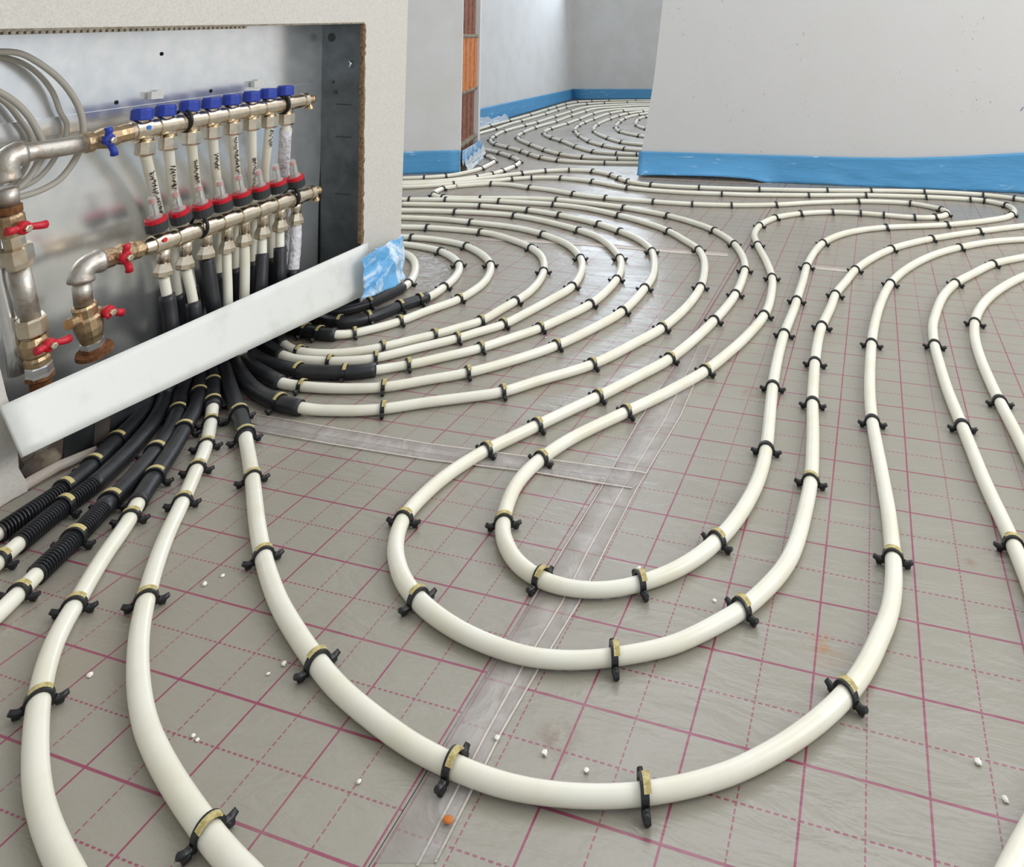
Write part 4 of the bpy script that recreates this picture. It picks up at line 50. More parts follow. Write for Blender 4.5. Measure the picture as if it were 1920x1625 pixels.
{"key":"K3","label":"white pipe following the foot of the right wall, farthest of the long straight runs","pts":[[-2.7513,2.6956,.0095],[-2.5883,2.7594,.0095],[-2.4254,2.8232,.0095],[-2.2624,2.887,.0095],[-2.0995,2.9508,.0095],[-2.071,2.962,.0095],[-2.0425,2.9731,.0095],[-2.0144,2.985,.0095],[-1.9868,2.9982,.0095],[-1.9602,3.0132,.0095],[-1.9345,3.0297,.0095],[-1.9097,3.0476,.0095],[-1.8861,3.067,.0095],[-1.8637,3.0878,.0095],[-1.8427,3.1099,.0095],[-1.8227,3.1331,.0095],[-1.8037,3.157,.0095],[-1.7854,3.1815,.0095],[-1.7679,3.2066,.0095],[-1.7514,3.2323,.0095],[-1.7353,3.2583,.0095],[-1.7189,3.284,.0095],[-1.7021,3.3095,.0095],[-1.6849,3.3348,.0095],[-1.6673,3.3598,.0095],[-1.6493,3.3845,.0095],[-1.6309,3.4089,.0095],[-1.6119,3.4328,.0095],[-1.5916,3.4557,.0095],[-1.5695,3.4768,.0095],[-1.5454,3.4955,.0095],[-1.5194,3.5115,.0095],[-1.4917,3.5245,.0095],[-1.4627,3.5342,.0095],[-1.4329,3.5407,.0095],[-1.4025,3.5438,.0095],[-1.372,3.5426,.0095],[-1.342,3.5368,.0095],[-1.3132,3.5267,.0095],[-1.2857,3.5134,.0095],[-1.2596,3.4976,.0095],[-1.2349,3.4795,.0095],[-1.2121,3.4592,.0095],[-1.1909,3.4372,.0095],[-1.1705,3.4145,.0095],[-1.1497,3.3921,.0095],[-1.1281,3.3705,.0095],[-1.1048,3.3507,.0095],[-1.0792,3.334,.0095],[-1.0517,3.3208,.0095],[-1.0228,3.3108,.0095],[-.9931,3.3036,.0095],[-.963,3.2986,.0095],[-.9326,3.2957,.0095],[-.902,3.2949,.0095],[-.8715,3.2956,.0095],[-.841,3.2974,.0095],[-.8105,3.2999,.0095],[-.7801,3.3027,.0095],[-.7497,3.3058,.0095],[-.7193,3.3092,.0095],[-.689,3.3131,.0095],[-.6588,3.3175,.0095],[-.6286,3.3224,.0095],[-.5985,3.3276,.0095],[-.5684,3.333,.0095],[-.5383,3.3385,.0095],[-.5083,3.3442,.0095],[-.4783,3.3501,.0095],[-.4483,3.3561,.0095],[-.4184,3.3623,.0095],[-.3885,3.3686,.0095],[-.3587,3.3752,.0095],[-.3288,3.3819,.0095],[-.2991,3.3888,.0095],[-.2693,3.3958,.0095],[-.2396,3.4031,.0095],[-.21,3.4106,.0095],[-.1805,3.4185,.0095],[-.1511,3.4268,.0095],[-.1217,3.4354,.0095],[-.0924,3.4439,.0095],[-.063,3.4522,.0095],[-.0335,3.4602,.0095],[-.004,3.4682,.0095],[.0255,3.4761,.0095],[.0551,3.4839,.0095],[.0847,3.4913,.0095],[.1145,3.4981,.0095],[.1446,3.5038,.0095],[.1748,3.5085,.0095],[.2051,3.512,.0095],[.2356,3.5146,.0095],[.2661,3.5164,.0095],[.2966,3.5173,.0095],[.3272,3.5172,.0095],[.3577,3.5159,.0095],[.3882,3.5132,.0095],[.4183,3.5085,.0095],[.4481,3.5014,.0095],[.477,3.4917,.0095],[.505,3.4795,.0095],[.5319,3.4649,.0095],[.5575,3.4482,.0095],[.582,3.43,.0095],[.6058,3.4108,.0095],[.629,3.3909,.0095],[.6517,3.3704,.0095],[.674,3.3495,.0095],[.6961,3.3284,.0095],[.8913,3.2165,.0095],[1.1153,3.1953,.0095],[1.3399,3.2088,.0095],[1.5645,3.2223,.0095]],"rad":[.0089,.0089,.0089,.0089,.0089,.0089,.0089,.0088,.0088,.0088,.0088,.0088,.0088,.0089,.0089,.009,.0091,.0091,.0092,.0092,.0092,.0092,.0092,.0092,.0092,.0092,.0091,.0091,.009,.0089,.0089,.0088,.0088,.0088,.0089,.009,.0092,.0094,.0096,.0098,.0099,.01,.0102,.0102,.0102,.0102,.0101,.0099,.0097,.0095,.0093,.0092,.0091,.009,.0089,.0089,.0089,.0088,.0088,.0088,.0088,.0088,.0088,.0088,.0088,.0088,.0088,.0088,.0088,.0088,.0088,.0088,.0088,.0088,.0088,.0088,.0089,.0089,.0089,.0089,.0089,.0089,.0089,.0089,.0089,.0089,.0089,.0089,.0089,.0089,.0089,.0088,.0088,.0088,.0088,.0088,.0088,.0088,.0088,.0088,.0089,.009,.009,.0091,.0092,.0092,.0092,.0093,.0093,.0093,.0093,.0093,.0093,.0093]},
{"key":"P4","label":"white pipe curving in from the right edge, second from that edge","pts":[[1.3904,2.8789,.0095],[1.1658,2.8654,.0095],[.9412,2.8519,.0095],[.7203,2.8089,.0095],[.5281,2.692,.0095],[.5057,2.6711,.0095],[.4832,2.6504,.0095],[.4608,2.6296,.0095],[.4384,2.6087,.0095],[.4163,2.5876,.0095],[.3944,2.5663,.0095],[.3722,2.5452,.0095],[.3502,2.524,.0095],[.3292,2.5017,.0095],[.31,2.478,.0095],[.2927,2.4528,.0095],[.2768,2.4266,.0095],[.2618,2.3999,.0095],[.2472,2.3731,.0095],[.2324,2.3463,.0095],[.2175,2.3196,.0095],[.2028,2.2928,.0095],[.1894,2.2653,.0095],[.1775,2.2371,.0095],[.1668,2.2085,.0095],[.1571,2.1795,.0095],[.1483,2.1502,.0095],[.1406,2.1206,.0095],[.134,2.0907,.0095],[.1281,2.0607,.0095],[.1227,2.0306,.0095],[.1177,2.0004,.0095],[.1127,1.9702,.0095],[.1081,1.94,.0095],[.105,1.9096,.0095],[.1031,1.879,.0095],[.102,1.8485,.0095],[.1014,1.8179,.0095],[.1014,1.7873,.0095],[.1022,1.7567,.0095],[.1033,1.7262,.0095],[.1044,1.6956,.0095],[.1056,1.665,.0095],[.1069,1.6345,.0095],[.1085,1.6039,.0095],[.1106,1.5734,.0095],[.1131,1.543,.0095],[.1159,1.5125,.0095],[.1187,1.482,.0095],[.1215,1.4516,.0095],[.1243,1.4211,.0095],[.1271,1.3907,.0095],[.1298,1.3602,.0095],[.1323,1.3297,.0095],[.1351,1.2993,.0095],[.1384,1.2688,.0095],[.142,1.2385,.0095],[.146,1.2081,.0095],[.1498,1.1778,.0095],[.1528,1.1474,.0095],[.1559,1.1169,.0095],[.1585,1.0865,.0095],[.1605,1.0559,.0095],[.1619,1.0254,.0095],[.1627,.9948,.0095],[.1632,.9642,.0095],[.165,.8767,.0095],[.1669,.7893,.0095],[.1688,.7018,.0095],[.1706,.6143,.0095]],"rad":[.0099,.0099,.0099,.0099,.0099,.0099,.0099,.0099,.0099,.0099,.0099,.0099,.0099,.01,.0101,.0102,.0102,.0102,.0102,.0102,.0102,.0103,.0103,.0104,.0104,.0104,.0104,.0105,.0105,.0105,.0105,.0105,.0105,.0105,.0105,.0105,.0105,.0105,.0105,.0105,.0105,.0105,.0105,.0105,.0105,.0105,.0105,.0105,.0105,.0104,.0104,.0104,.0104,.0104,.0104,.0104,.0104,.0104,.0104,.0104,.0104,.0104,.0104,.0104,.0104,.0104,.0104,.0104,.0104,.0104]},
{"key":"P5","label":"white pipe curving in closest to the right edge of the floor","pts":[[1.3351,2.7268,.0095],[1.1105,2.7133,.0095],[.8859,2.6998,.0095],[.6661,2.652,.0095],[.4852,2.518,.0095],[.4653,2.494,.0095],[.4451,2.4701,.0095],[.4248,2.4462,.0095],[.405,2.422,.0095],[.3859,2.3973,.0095],[.3677,2.3718,.0095],[.3506,2.3456,.0095],[.3342,2.3189,.0095],[.3187,2.2918,.0095],[.3038,2.2643,.0095],[.2895,2.2365,.0095],[.2758,2.2083,.0095],[.2629,2.1798,.0095],[.2509,2.1509,.0095],[.2399,2.1216,.0095],[.2299,2.092,.0095],[.2208,2.0621,.0095],[.2128,2.0318,.0095],[.2061,2.0013,.0095],[.2004,1.9705,.0095],[.1957,1.9396,.0095],[.1921,1.9085,.0095],[.1894,1.8773,.0095],[.1877,1.8461,.0095],[.1867,1.8148,.0095],[.1865,1.7835,.0095],[.1868,1.7522,.0095],[.1874,1.721,.0095],[.1886,1.6897,.0095],[.1901,1.6584,.0095],[.1917,1.6272,.0095],[.1936,1.596,.0095],[.1957,1.5647,.0095],[.1982,1.5336,.0095],[.2009,1.5024,.0095],[.2035,1.4712,.0095],[.206,1.44,.0095],[.2083,1.4088,.0095],[.2104,1.3776,.0095],[.2124,1.3464,.0095],[.2143,1.3151,.0095],[.2162,1.2839,.0095],[.2193,1.234,.0095],[.2224,1.1841,.0095],[.2255,1.1342,.0095],[.2286,1.0843,.0095]],"rad":[.0101,.0101,.0101,.0101,.0101,.0101,.0101,.0101,.0101,.0101,.0102,.0102,.0103,.0103,.0103,.0103,.0103,.0104,.0104,.0104,.0104,.0105,.0105,.0105,.0105,.0105,.0105,.0105,.0105,.0105,.0105,.0105,.0105,.0105,.0105,.0104,.0104,.0104,.0104,.0104,.0104,.0104,.0104,.0104,.0104,.0104,.0104,.0104,.0104,.0104,.0104]},
{"key":"P6","label":"white pipe just entering at the bottom right corner","pts":[[.4503,1.7605,.0095],[.3879,1.5184,.0095],[.3255,1.2763,.0095],[.2494,1.0382,.0095],[.1397,.8135,.0095],[.1243,.7881,.0095],[.1091,.7626,.0095],[.0942,.737,.0095],[.08,.7109,.0095],[.0662,.6846,.0095],[.0189,.5965,.0095],[-.0283,.5084,.0095],[-.0755,.4202,.0095],[-.1228,.3321,.0095]],"rad":[.0102,.0102,.0102,.0102,.0102,.0101,.0101,.0101,.0101,.0101,.0101,.0101,.0101,.0101]},
{"key":"P7","label":"white pipe with a very short black sleeve, leaving left beside the largest U bend","pts":[[-1.268,1.1595,.4662],[-1.2778,1.1725,.4397],[-1.2872,1.1852,.413],[-1.2955,1.1977,.3858],[-1.3025,1.2096,.358],[-1.3059,1.2192,.3288],[-1.3054,1.2262,.2985],[-1.305,1.234,.2685],[-1.305,1.2427,.2387],[-1.305,1.2508,.2087],[-1.305,1.2576,.1784],[-1.305,1.2637,.1479],[-1.305,1.2686,.1173],[-1.3048,1.2726,.0865],[-1.3013,1.2692,.0561],[-1.2919,1.2566,.0295],[-1.274,1.2372,.0146],[-1.2508,1.2166,.0135],[-1.2275,1.196,.0135],[-1.2048,1.1749,.0135],[-1.1824,1.1533,.0135],[-1.1598,1.1321,.0135],[-1.1371,1.1108,.0135],[-1.1161,1.0888,.0095],[-1.0949,1.0661,.0095],[-1.0739,1.0432,.0095],[-1.0535,1.0198,.0095],[-1.0342,.9955,.0095],[-1.016,.9703,.0095],[-.9978,.9452,.0095],[-.9795,.9201,.0095],[-.9613,.8949,.0095],[-.9437,.8693,.0095],[-.9262,.8436,.0095],[-.9079,.8185,.0095],[-.8888,.7941,.0095],[-.8691,.7701,.0095],[-.8486,.7467,.0095],[-.8276,.7239,.0095],[-.806,.7016,.0095],[-.7832,.6805,.0095],[-.7594,.6605,.0095],[-.7348,.6416,.0095],[-.7093,.6239,.0095],[-.6827,.6078,.0095],[-.655,.5939,.0095],[-.6267,.5812,.0095],[-.5979,.5696,.0095],[-.5687,.5588,.0095],[-.5394,.5485,.0095],[-.5097,.5396,.0095],[-.4796,.5318,.0095],[-.3833,.5049,.0095],[-.287,.478,.0095],[-.1907,.4511,.0095],[-.0944,.4241,.0095]],"rad":[.0093,.0092,.0092,.0091,.009,.0089,.0088,.0089,.0089,.0088,.0088,.0088,.0088,.0088,.009,.0097,.0104,.0105,.0105,.0105,.0105,.0105,.0105,.0105,.0105,.0105,.0105,.0105,.0104,.0104,.0104,.0104,.0104,.0104,.0104,.0104,.0105,.0105,.0105,.0105,.0105,.0105,.0105,.0104,.0104,.0103,.0102,.0101,.01,.0099,.0098,.0097,.0097,.0097,.0097,.0097],"sl":[10,22]},
{"key":"P8","label":"white pipe leaving left with a smooth black sleeve, next inside the short sleeved one","pts":[[-1.262,1.1564,.2286],[-1.256,1.161,.1983],[-1.2499,1.1644,.1679],[-1.2439,1.1652,.1376],[-1.2483,1.175,.109],[-1.2599,1.1901,.0844],[-1.2739,1.2068,.062],[-1.2885,1.2236,.0402],[-1.2949,1.2324,.016],[-1.2726,1.211,.0135],[-1.2504,1.1891,.0135],[-1.2282,1.1672,.0135],[-1.2061,1.1452,.0135],[-1.1843,1.1228,.0135],[-1.164,1.0992,.0135],[-1.1464,1.0734,.0135],[-1.1287,1.0477,.0135],[-1.111,1.022,.0135],[-1.0934,.9962,.0135],[-1.0763,.9701,.0135],[-1.06,.9435,.0135],[-1.044,.9167,.0135],[-1.0276,.8902,.0135],[-1.0106,.8641,.0128],[-.9939,.8384,.0095],[-.9778,.8117,.0095],[-.9624,.7846,.0095],[-.946,.758,.0095],[-.9286,.7321,.0095],[-.9107,.7065,.0095],[-.8934,.6805,.0095],[-.8743,.6559,.0095],[-.8529,.6332,.0095],[-.83,.612,.0095],[-.8059,.5921,.0095],[-.781,.5734,.0095],[-.7554,.5556,.0095],[-.729,.5389,.0095],[-.7016,.524,.0095],[-.6732,.5112,.0095],[-.6441,.4998,.0095],[-.6147,.4893,.0095],[-.5211,.4542,.0095],[-.4275,.4191,.0095],[-.3338,.384,.0095],[-.2402,.3489,.0095]],"rad":[.0088,.0088,.0088,.0088,.0092,.0095,.0096,.0094,.0094,.0105,.0105,.0105,.0105,.0105,.0105,.0104,.0104,.0104,.0104,.0104,.0104,.0103,.0104,.0104,.0103,.0103,.0103,.0103,.0103,.0103,.0103,.0104,.0105,.0105,.0105,.0105,.0105,.0105,.0104,.0103,.0103,.0102,.0102,.0102,.0102,.0102],"sl":[2,23]},
{"key":"P9","label":"third pipe from the far left with a half ribbed black sleeve","pts":[[-1.268,1.1098,.4629],[-1.2781,1.1226,.4364],[-1.2878,1.1353,.4096],[-1.2963,1.1474,.3822],[-1.3032,1.1589,.3541],[-1.306,1.169,.3248],[-1.3053,1.1776,.2948],[-1.305,1.1862,.2649],[-1.305,1.1946,.2349],[-1.305,1.2027,.2048],[-1.305,1.2104,.1746],[-1.305,1.2164,.144],[-1.305,1.2195,.113],[-1.3044,1.2211,.082],[-1.2978,1.2128,.0534],[-1.2843,1.1934,.0334],[-1.2674,1.1703,.0213],[-1.2483,1.1467,.0147],[-1.2267,1.1243,.0135],[-1.2046,1.1023,.0135],[-1.1833,1.0795,.0135],[-1.163,1.056,.0135],[-1.1436,1.0315,.0135],[-1.126,1.0058,.0135],[-1.1103,.9789,.0135],[-1.0956,.9515,.0135],[-1.0817,.9236,.0135],[-1.0688,.8952,.0135],[-1.0568,.8664,.0135],[-1.0449,.8376,.0135],[-1.032,.8093,.0135],[-1.0199,.7806,.0135],[-1.0092,.7513,.0135],[-1.0,.7219,.0118],[-.9895,.6932,.0095],[-.9784,.6641,.0095],[-.9676,.6348,.0095],[-.9325,.5412,.0095],[-.8973,.4476,.0095],[-.8622,.3539,.0095],[-.8271,.2603,.0095]],"rad":[.0093,.0092,.0092,.0091,.009,.0089,.0089,.0089,.0089,.0089,.0088,.0088,.0088,.0088,.0093,.01,.0103,.0105,.0105,.0105,.0105,.0105,.0104,.0104,.0103,.0103,.0102,.0102,.0101,.0101,.0101,.01,.0099,.0099,.0099,.0099,.0098,.0098,.0098,.0098,.0098],"sl":[10,33],"corr":[29,33]},
{"key":"P10","label":"second pipe from the far left with a half ribbed black sleeve","pts":[[-1.262,1.1089,.2279],[-1.2556,1.1117,.1969],[-1.25,1.1144,.1659],[-1.2432,1.1143,.135],[-1.2445,1.1181,.1038],[-1.2517,1.1239,.0735],[-1.2595,1.1283,.0431],[-1.2567,1.1201,.016],[-1.2355,1.097,.0135],[-1.215,1.0728,.0135],[-1.1965,1.0471,.0135],[-1.1796,1.0203,.0135],[-1.1642,.9926,.0135],[-1.1499,.9643,.0135],[-1.1367,.9356,.0135],[-1.1244,.9064,.0135],[-1.1135,.8766,.0135],[-1.1063,.8458,.0135],[-1.0994,.8148,.0135],[-1.0899,.7846,.0135],[-1.08,.7545,.0135],[-1.0727,.7252,.0095],[-1.062,.6953,.0095],[-1.033,.5996,.0095],[-1.0039,.5039,.0095],[-.9749,.4082,.0095],[-.9458,.3126,.0095]],"rad":[.0088,.0088,.0088,.0088,.0089,.0089,.0088,.0098,.0105,.0104,.0104,.0103,.0103,.0102,.0102,.0101,.0099,.0098,.0098,.0099,.0098,.0098,.0099,.0099,.0099,.0099,.0099],"sl":[1,20],"corr":[16,20]},
{"key":"P11","label":"leftmost pipe, its ribbed black sleeve lying closest to the wall foot","pts":[[-1.268,1.0623,.4581],[-1.2781,1.078,.4327],[-1.2877,1.0934,.407],[-1.2961,1.1081,.3805],[-1.3029,1.122,.3531],[-1.306,1.134,.3242],[-1.3053,1.144,.2944],[-1.305,1.1538,.2644],[-1.305,1.1633,.2344],[-1.305,1.1714,.204],[-1.305,1.1785,.1733],[-1.305,1.1843,.1424],[-1.305,1.188,.1111],[-1.305,1.1906,.0797],[-1.305,1.1817,.0502],[-1.3026,1.1586,.0295],[-1.2948,1.1309,.0172],[-1.2779,1.105,.0135],[-1.2572,1.0813,.0135],[-1.2384,1.0561,.0135],[-1.2223,1.029,.0135],[-1.2082,1.0009,.0135],[-1.1942,.9727,.0135],[-1.1799,.9446,.0135],[-1.1657,.9165,.0135],[-1.1534,.8875,.0135],[-1.1435,.8577,.0135],[-1.1372,.8268,.0135],[-1.1326,.7957,.0135],[-1.1317,.7651,.0109],[-1.1304,.7342,.0095],[-1.1268,.6342,.0095],[-1.1232,.5343,.0095],[-1.1196,.4344,.0095],[-1.1161,.3344,.0095]],"rad":[.0093,.0093,.0093,.0092,.0091,.0089,.0089,.0089,.0089,.0088,.0088,.0088,.0088,.0088,.0091,.0096,.0101,.0104,.0104,.0104,.0103,.0102,.0102,.0102,.0102,.01,.0098,.0097,.0095,.0094,.0094,.0094,.0094,.0094,.0094],"sl":[10,29],"corr":[26,29]},
{"key":"F1","label":"white pipe along the back room left wall, running straight to the far corner","pts":[[-2.6191,4.1907,.0095],[-2.6352,4.3147,.0095],[-2.6513,4.4386,.0095],[-2.6675,4.5626,.0095],[-2.6836,4.6865,.0095],[-2.6902,4.7371,.0095],[-2.6968,4.7876,.0095],[-2.7034,4.8382,.0095],[-2.71,4.8887,.0095],[-2.7167,4.9393,.0095],[-2.7232,4.9898,.0095],[-2.7292,5.0404,.0095],[-2.7343,5.0911,.0095],[-2.7387,5.1419,.0095],[-2.7422,5.1928,.0095],[-2.7454,5.2437,.0095],[-2.7484,5.2946,.0095],[-2.7516,5.3454,.0095],[-2.7551,5.3963,.0095],[-2.7588,5.4471,.0095],[-2.7627,5.498,.0095],[-2.7667,5.5488,.0095],[-2.7708,5.5996,.0095],[-2.775,5.6504,.0095],[-2.7793,5.7012,.0095],[-2.7837,5.752,.0095],[-2.7883,5.8027,.0095],[-2.7931,5.8535,.0095],[-2.7981,5.9042,.0095],[-2.8032,5.9549,.0095],[-2.8086,6.0056,.0095],[-2.8141,6.0563,.0095],[-2.8196,6.107,.0095],[-2.8253,6.1576,.0095],[-2.831,6.2083,.0095],[-2.8367,6.259,.0095],[-2.8423,6.3096,.0095],[-2.848,6.3603,.0095],[-2.8536,6.4109,.0095],[-2.8593,6.4616,.0095],[-2.865,6.5123,.0095],[-2.8706,6.5629,.0095],[-2.8763,6.6136,.0095],[-2.8821,6.6642,.0095],[-2.888,6.7149,.0095],[-2.8936,6.7655,.0095],[-2.8982,6.8163,.0095],[-2.9013,6.8672,.0095],[-2.9027,6.9181,.0095],[-2.9024,6.9691,.0095],[-2.9001,7.02,.0095],[-2.8949,7.0707,.0095],[-2.8853,7.1208,.0095],[-2.868,7.1686,.0095],[-2.8411,7.2118,.0095],[-2.8066,7.2492,.0095],[-2.7686,7.2832,.0095],[-2.7289,7.3152,.0095],[-2.6875,7.3449,.0095],[-2.6445,7.3723,.0095],[-2.6004,7.3977,.0095],[-2.5553,7.4215,.0095],[-2.5095,7.4438,.0095],[-2.4631,7.4651,.0095],[-2.4164,7.4855,.0095],[-2.3694,7.5052,.0095],[-2.322,7.524,.0095],[-2.2743,7.5419,.0095],[-2.2263,7.5592,.0095],[-2.1783,7.5763,.0095],[-2.1303,7.5935,.0095],[-1.9891,7.644,.0095],[-1.8478,7.6944,.0095],[-1.7066,7.7449,.0095],[-1.5653,7.7954,.0095]],"rad":[.0103,.0103,.0103,.0103,.0103,.0103,.0103,.0103,.0103,.0103,.0103,.0103,.0102,.0102,.0102,.0102,.0102,.0102,.0102,.0102,.0103,.0103,.0103,.0103,.0103,.0103,.0103,.0103,.0103,.0103,.0103,.0103,.0103,.0103,.0103,.0103,.0103,.0103,.0103,.0103,.0103,.0104,.0104,.0104,.0104,.0103,.0103,.0103,.0103,.0102,.0102,.0101,.0099,.0096,.0093,.0091,.009,.0089,.0089,.0089,.0088,.0088,.0088,.0088,.0088,.0088,.0088,.0088,.0088,.0088,.0088,.0088,.0088,.0088,.0088]},
{"key":"F2","label":"white pipe second from the back room left wall, running straight to the far corner","pts":[[-2.5129,3.9942,.0095],[-2.5274,4.1183,.0095],[-2.5419,4.2425,.0095],[-2.5564,4.3666,.0095],[-2.5709,4.4908,.0095],[-2.577,4.5415,.0095],[-2.5828,4.5923,.0095],[-2.5877,4.6431,.0095],[-2.5913,4.6941,.0095],[-2.5937,4.7451,.0095],[-2.5958,4.7962,.0095],[-2.5983,4.8472,.0095],[-2.6023,4.8981,.0095],[-2.6077,4.9489,.0095],[-2.6143,4.9996,.0095],[-2.6215,5.0502,.0095],[-2.6285,5.1008,.0095],[-2.6349,5.1515,.0095],[-2.6402,5.2023,.0095],[-2.6443,5.2532,.0095],[-2.6476,5.3042,.0095],[-2.6505,5.3552,.0095],[-2.6534,5.4062,.0095],[-2.6564,5.4572,.0095],[-2.6594,5.5082,.0095],[-2.6625,5.5592,.0095],[-2.6656,5.6102,.0095],[-2.669,5.6612,.0095],[-2.6726,5.7122,.0095],[-2.6765,5.7631,.0095],[-2.6806,5.814,.0095],[-2.6849,5.8649,.0095],[-2.6894,5.9158,.0095],[-2.6942,5.9667,.0095],[-2.6992,6.0175,.0095],[-2.7044,6.0684,.0095],[-2.7098,6.1192,.0095],[-2.7153,6.17,.0095],[-2.7208,6.2208,.0095],[-2.7264,6.2715,.0095],[-2.7321,6.3223,.0095],[-2.738,6.3731,.0095],[-2.7439,6.4238,.0095],[-2.7493,6.4746,.0095],[-2.7539,6.5255,.0095],[-2.7578,6.5764,.0095],[-2.761,6.6274,.0095],[-2.7635,6.6785,.0095],[-2.7649,6.7295,.0095],[-2.764,6.7806,.0095],[-2.7588,6.8314,.0095],[-2.7452,6.8805,.0095],[-2.7215,6.9257,.0095],[-2.6923,6.9676,.0095],[-2.6613,7.0082,.0095],[-2.629,7.0477,.0095],[-2.5946,7.0855,.0095],[-2.558,7.1211,.0095],[-2.5195,7.1548,.0095],[-2.4795,7.1865,.0095],[-2.4382,7.2166,.0095],[-2.3957,7.2449,.0095],[-2.3521,7.2715,.0095],[-2.3075,7.2965,.0095],[-2.2622,7.3201,.0095],[-2.2165,7.343,.0095],[-2.1707,7.3655,.0095],[-2.1248,7.3881,.0095],[-2.0792,7.411,.0095],[-1.9449,7.4778,.0095],[-1.8105,7.5446,.0095],[-1.6762,7.6113,.0095],[-1.5419,7.6781,.0095]],"rad":[.0102,.0102,.0102,.0102,.0102,.0102,.0102,.0102,.0102,.0102,.0102,.0102,.0102,.0103,.0103,.0103,.0103,.0103,.0103,.0102,.0102,.0102,.0102,.0102,.0103,.0103,.0103,.0103,.0103,.0103,.0103,.0103,.0103,.0103,.0103,.0103,.0103,.0103,.0103,.0104,.0104,.0104,.0104,.0103,.0103,.0103,.0103,.0103,.0103,.0102,.01,.0097,.0094,.0093,.0092,.0092,.0091,.0091,.009,.009,.0089,.0089,.0089,.0089,.0089,.0088,.0088,.0089,.0089,.0089,.0089,.0089,.0089]},
{"key":"F3","label":"white pipe loop in the back room, third inward of its nested bends","pts":[[-1.4653,7.4242,.0095],[-1.6031,7.3648,.0095],[-1.7408,7.3054,.0095],[-1.8785,7.246,.0095],[-2.0163,7.1865,.0095],[-2.0627,7.1661,.0095],[-2.1095,7.1463,.0095],[-2.1561,7.1263,.0095],[-2.2021,7.1049,.0095],[-2.2469,7.081,.0095],[-2.2897,7.0538,.0095],[-2.3299,7.0228,.0095],[-2.3674,6.9887,.0095],[-2.4029,6.9524,.0095],[-2.4372,6.915,.0095],[-2.4707,6.8769,.0095],[-2.5025,6.8373,.0095],[-2.5305,6.795,.0095],[-2.5529,6.7495,.0095],[-2.5699,6.7018,.0095],[-2.5816,6.6524,.0095],[-2.5884,6.6021,.0095],[-2.5909,6.5514,.0095],[-2.5906,6.5007,.0095],[-2.5884,6.45,.0095],[-2.5851,6.3993,.0095],[-2.5812,6.3487,.0095],[-2.5771,6.2982,.0095],[-2.5729,6.2476,.0095],[-2.5689,6.197,.0095],[-2.565,6.1464,.0095],[-2.5611,6.0958,.0095],[-2.557,6.0452,.0095],[-2.5528,5.9946,.0095],[-2.5485,5.944,.0095],[-2.5441,5.8935,.0095],[-2.5397,5.8429,.0095],[-2.5353,5.7923,.0095],[-2.5306,5.7418,.0095],[-2.5258,5.6913,.0095],[-2.5209,5.6408,.0095],[-2.5159,5.5902,.0095],[-2.5111,5.5397,.0095],[-2.5065,5.4892,.0095],[-2.5023,5.4386,.0095],[-2.499,5.3879,.0095],[-2.4968,5.3372,.0095],[-2.496,5.2865,.0095],[-2.4964,5.2357,.0095],[-2.4969,5.185,.0095],[-2.4968,5.1342,.0095],[-2.4961,5.0835,.0095],[-2.495,5.0327,.0095],[-2.4937,4.982,.0095],[-2.4918,4.9313,.0095],[-2.4891,4.8806,.0095],[-2.4849,4.83,.0095],[-2.4786,4.7797,.0095],[-2.4697,4.7297,.0095],[-2.4586,4.6802,.0095],[-2.4459,4.6311,.0095],[-2.432,4.5822,.0095],[-2.4172,4.5337,.0095],[-2.4014,4.4855,.0095],[-2.3833,4.4381,.0095],[-2.3618,4.3921,.0095],[-2.3368,4.3479,.0095],[-2.3086,4.3057,.0095],[-2.2772,4.2659,.0095],[-2.2422,4.2292,.0095],[-2.2035,4.1963,.0095],[-2.1621,4.167,.0095],[-2.1199,4.1388,.0095],[-2.0782,4.1098,.0095],[-2.0374,4.0796,.0095],[-1.9975,4.0483,.0095],[-1.9587,4.0156,.0095],[-1.9213,3.9812,.0095],[-1.8846,3.9463,.0095],[-1.8473,3.9118,.0095],[-1.8089,3.8786,.0095],[-1.7685,3.8479,.0095],[-1.7255,3.8211,.0095],[-1.6796,3.7994,.0095],[-1.6312,3.7842,.0095],[-1.5812,3.7763,.0095],[-1.5305,3.7745,.0095],[-1.4797,3.7764,.0095],[-1.4292,3.7808,.0095],[-1.3789,3.7874,.0095],[-1.3288,3.796,.0095],[-1.279,3.8058,.0095],[-1.2294,3.8162,.0095],[-1.1797,3.8268,.0095],[-1.1301,3.8373,.0095],[-1.0804,3.8479,.0095],[-.9337,3.879,.0095],[-.787,3.9101,.0095],[-.6402,3.9412,.0095],[-.4935,3.9723,.0095]],"rad":[.0088,.0088,.0088,.0088,.0088,.0088,.0088,.0088,.0088,.0089,.0089,.009,.0091,.0092,.0092,.0092,.0093,.0095,.0097,.0099,.01,.0102,.0102,.0103,.0103,.0103,.0103,.0103,.0103,.0103,.0103,.0103,.0103,.0103,.0103,.0103,.0103,.0103,.0103,.0103,.0103,.0103,.0103,.0103,.0103,.0103,.0102,.0102,.0102,.0102,.0102,.0102,.0102,.0102,.0102,.0102,.0103,.0103,.0104,.0104,.0104,.0104,.0104,.0105,.0105,.0105,.0105,.0105,.0104,.0103,.0102,.0101,.0101,.0101,.0102,.0102,.0102,.0103,.0103,.0102,.0102,.0101,.0099,.0097,.0094,.0092,.009,.009,.0089,.0089,.0088,.0088,.0088,.0088,.0088,.0088,.0088,.0088,.0088,.0088]},
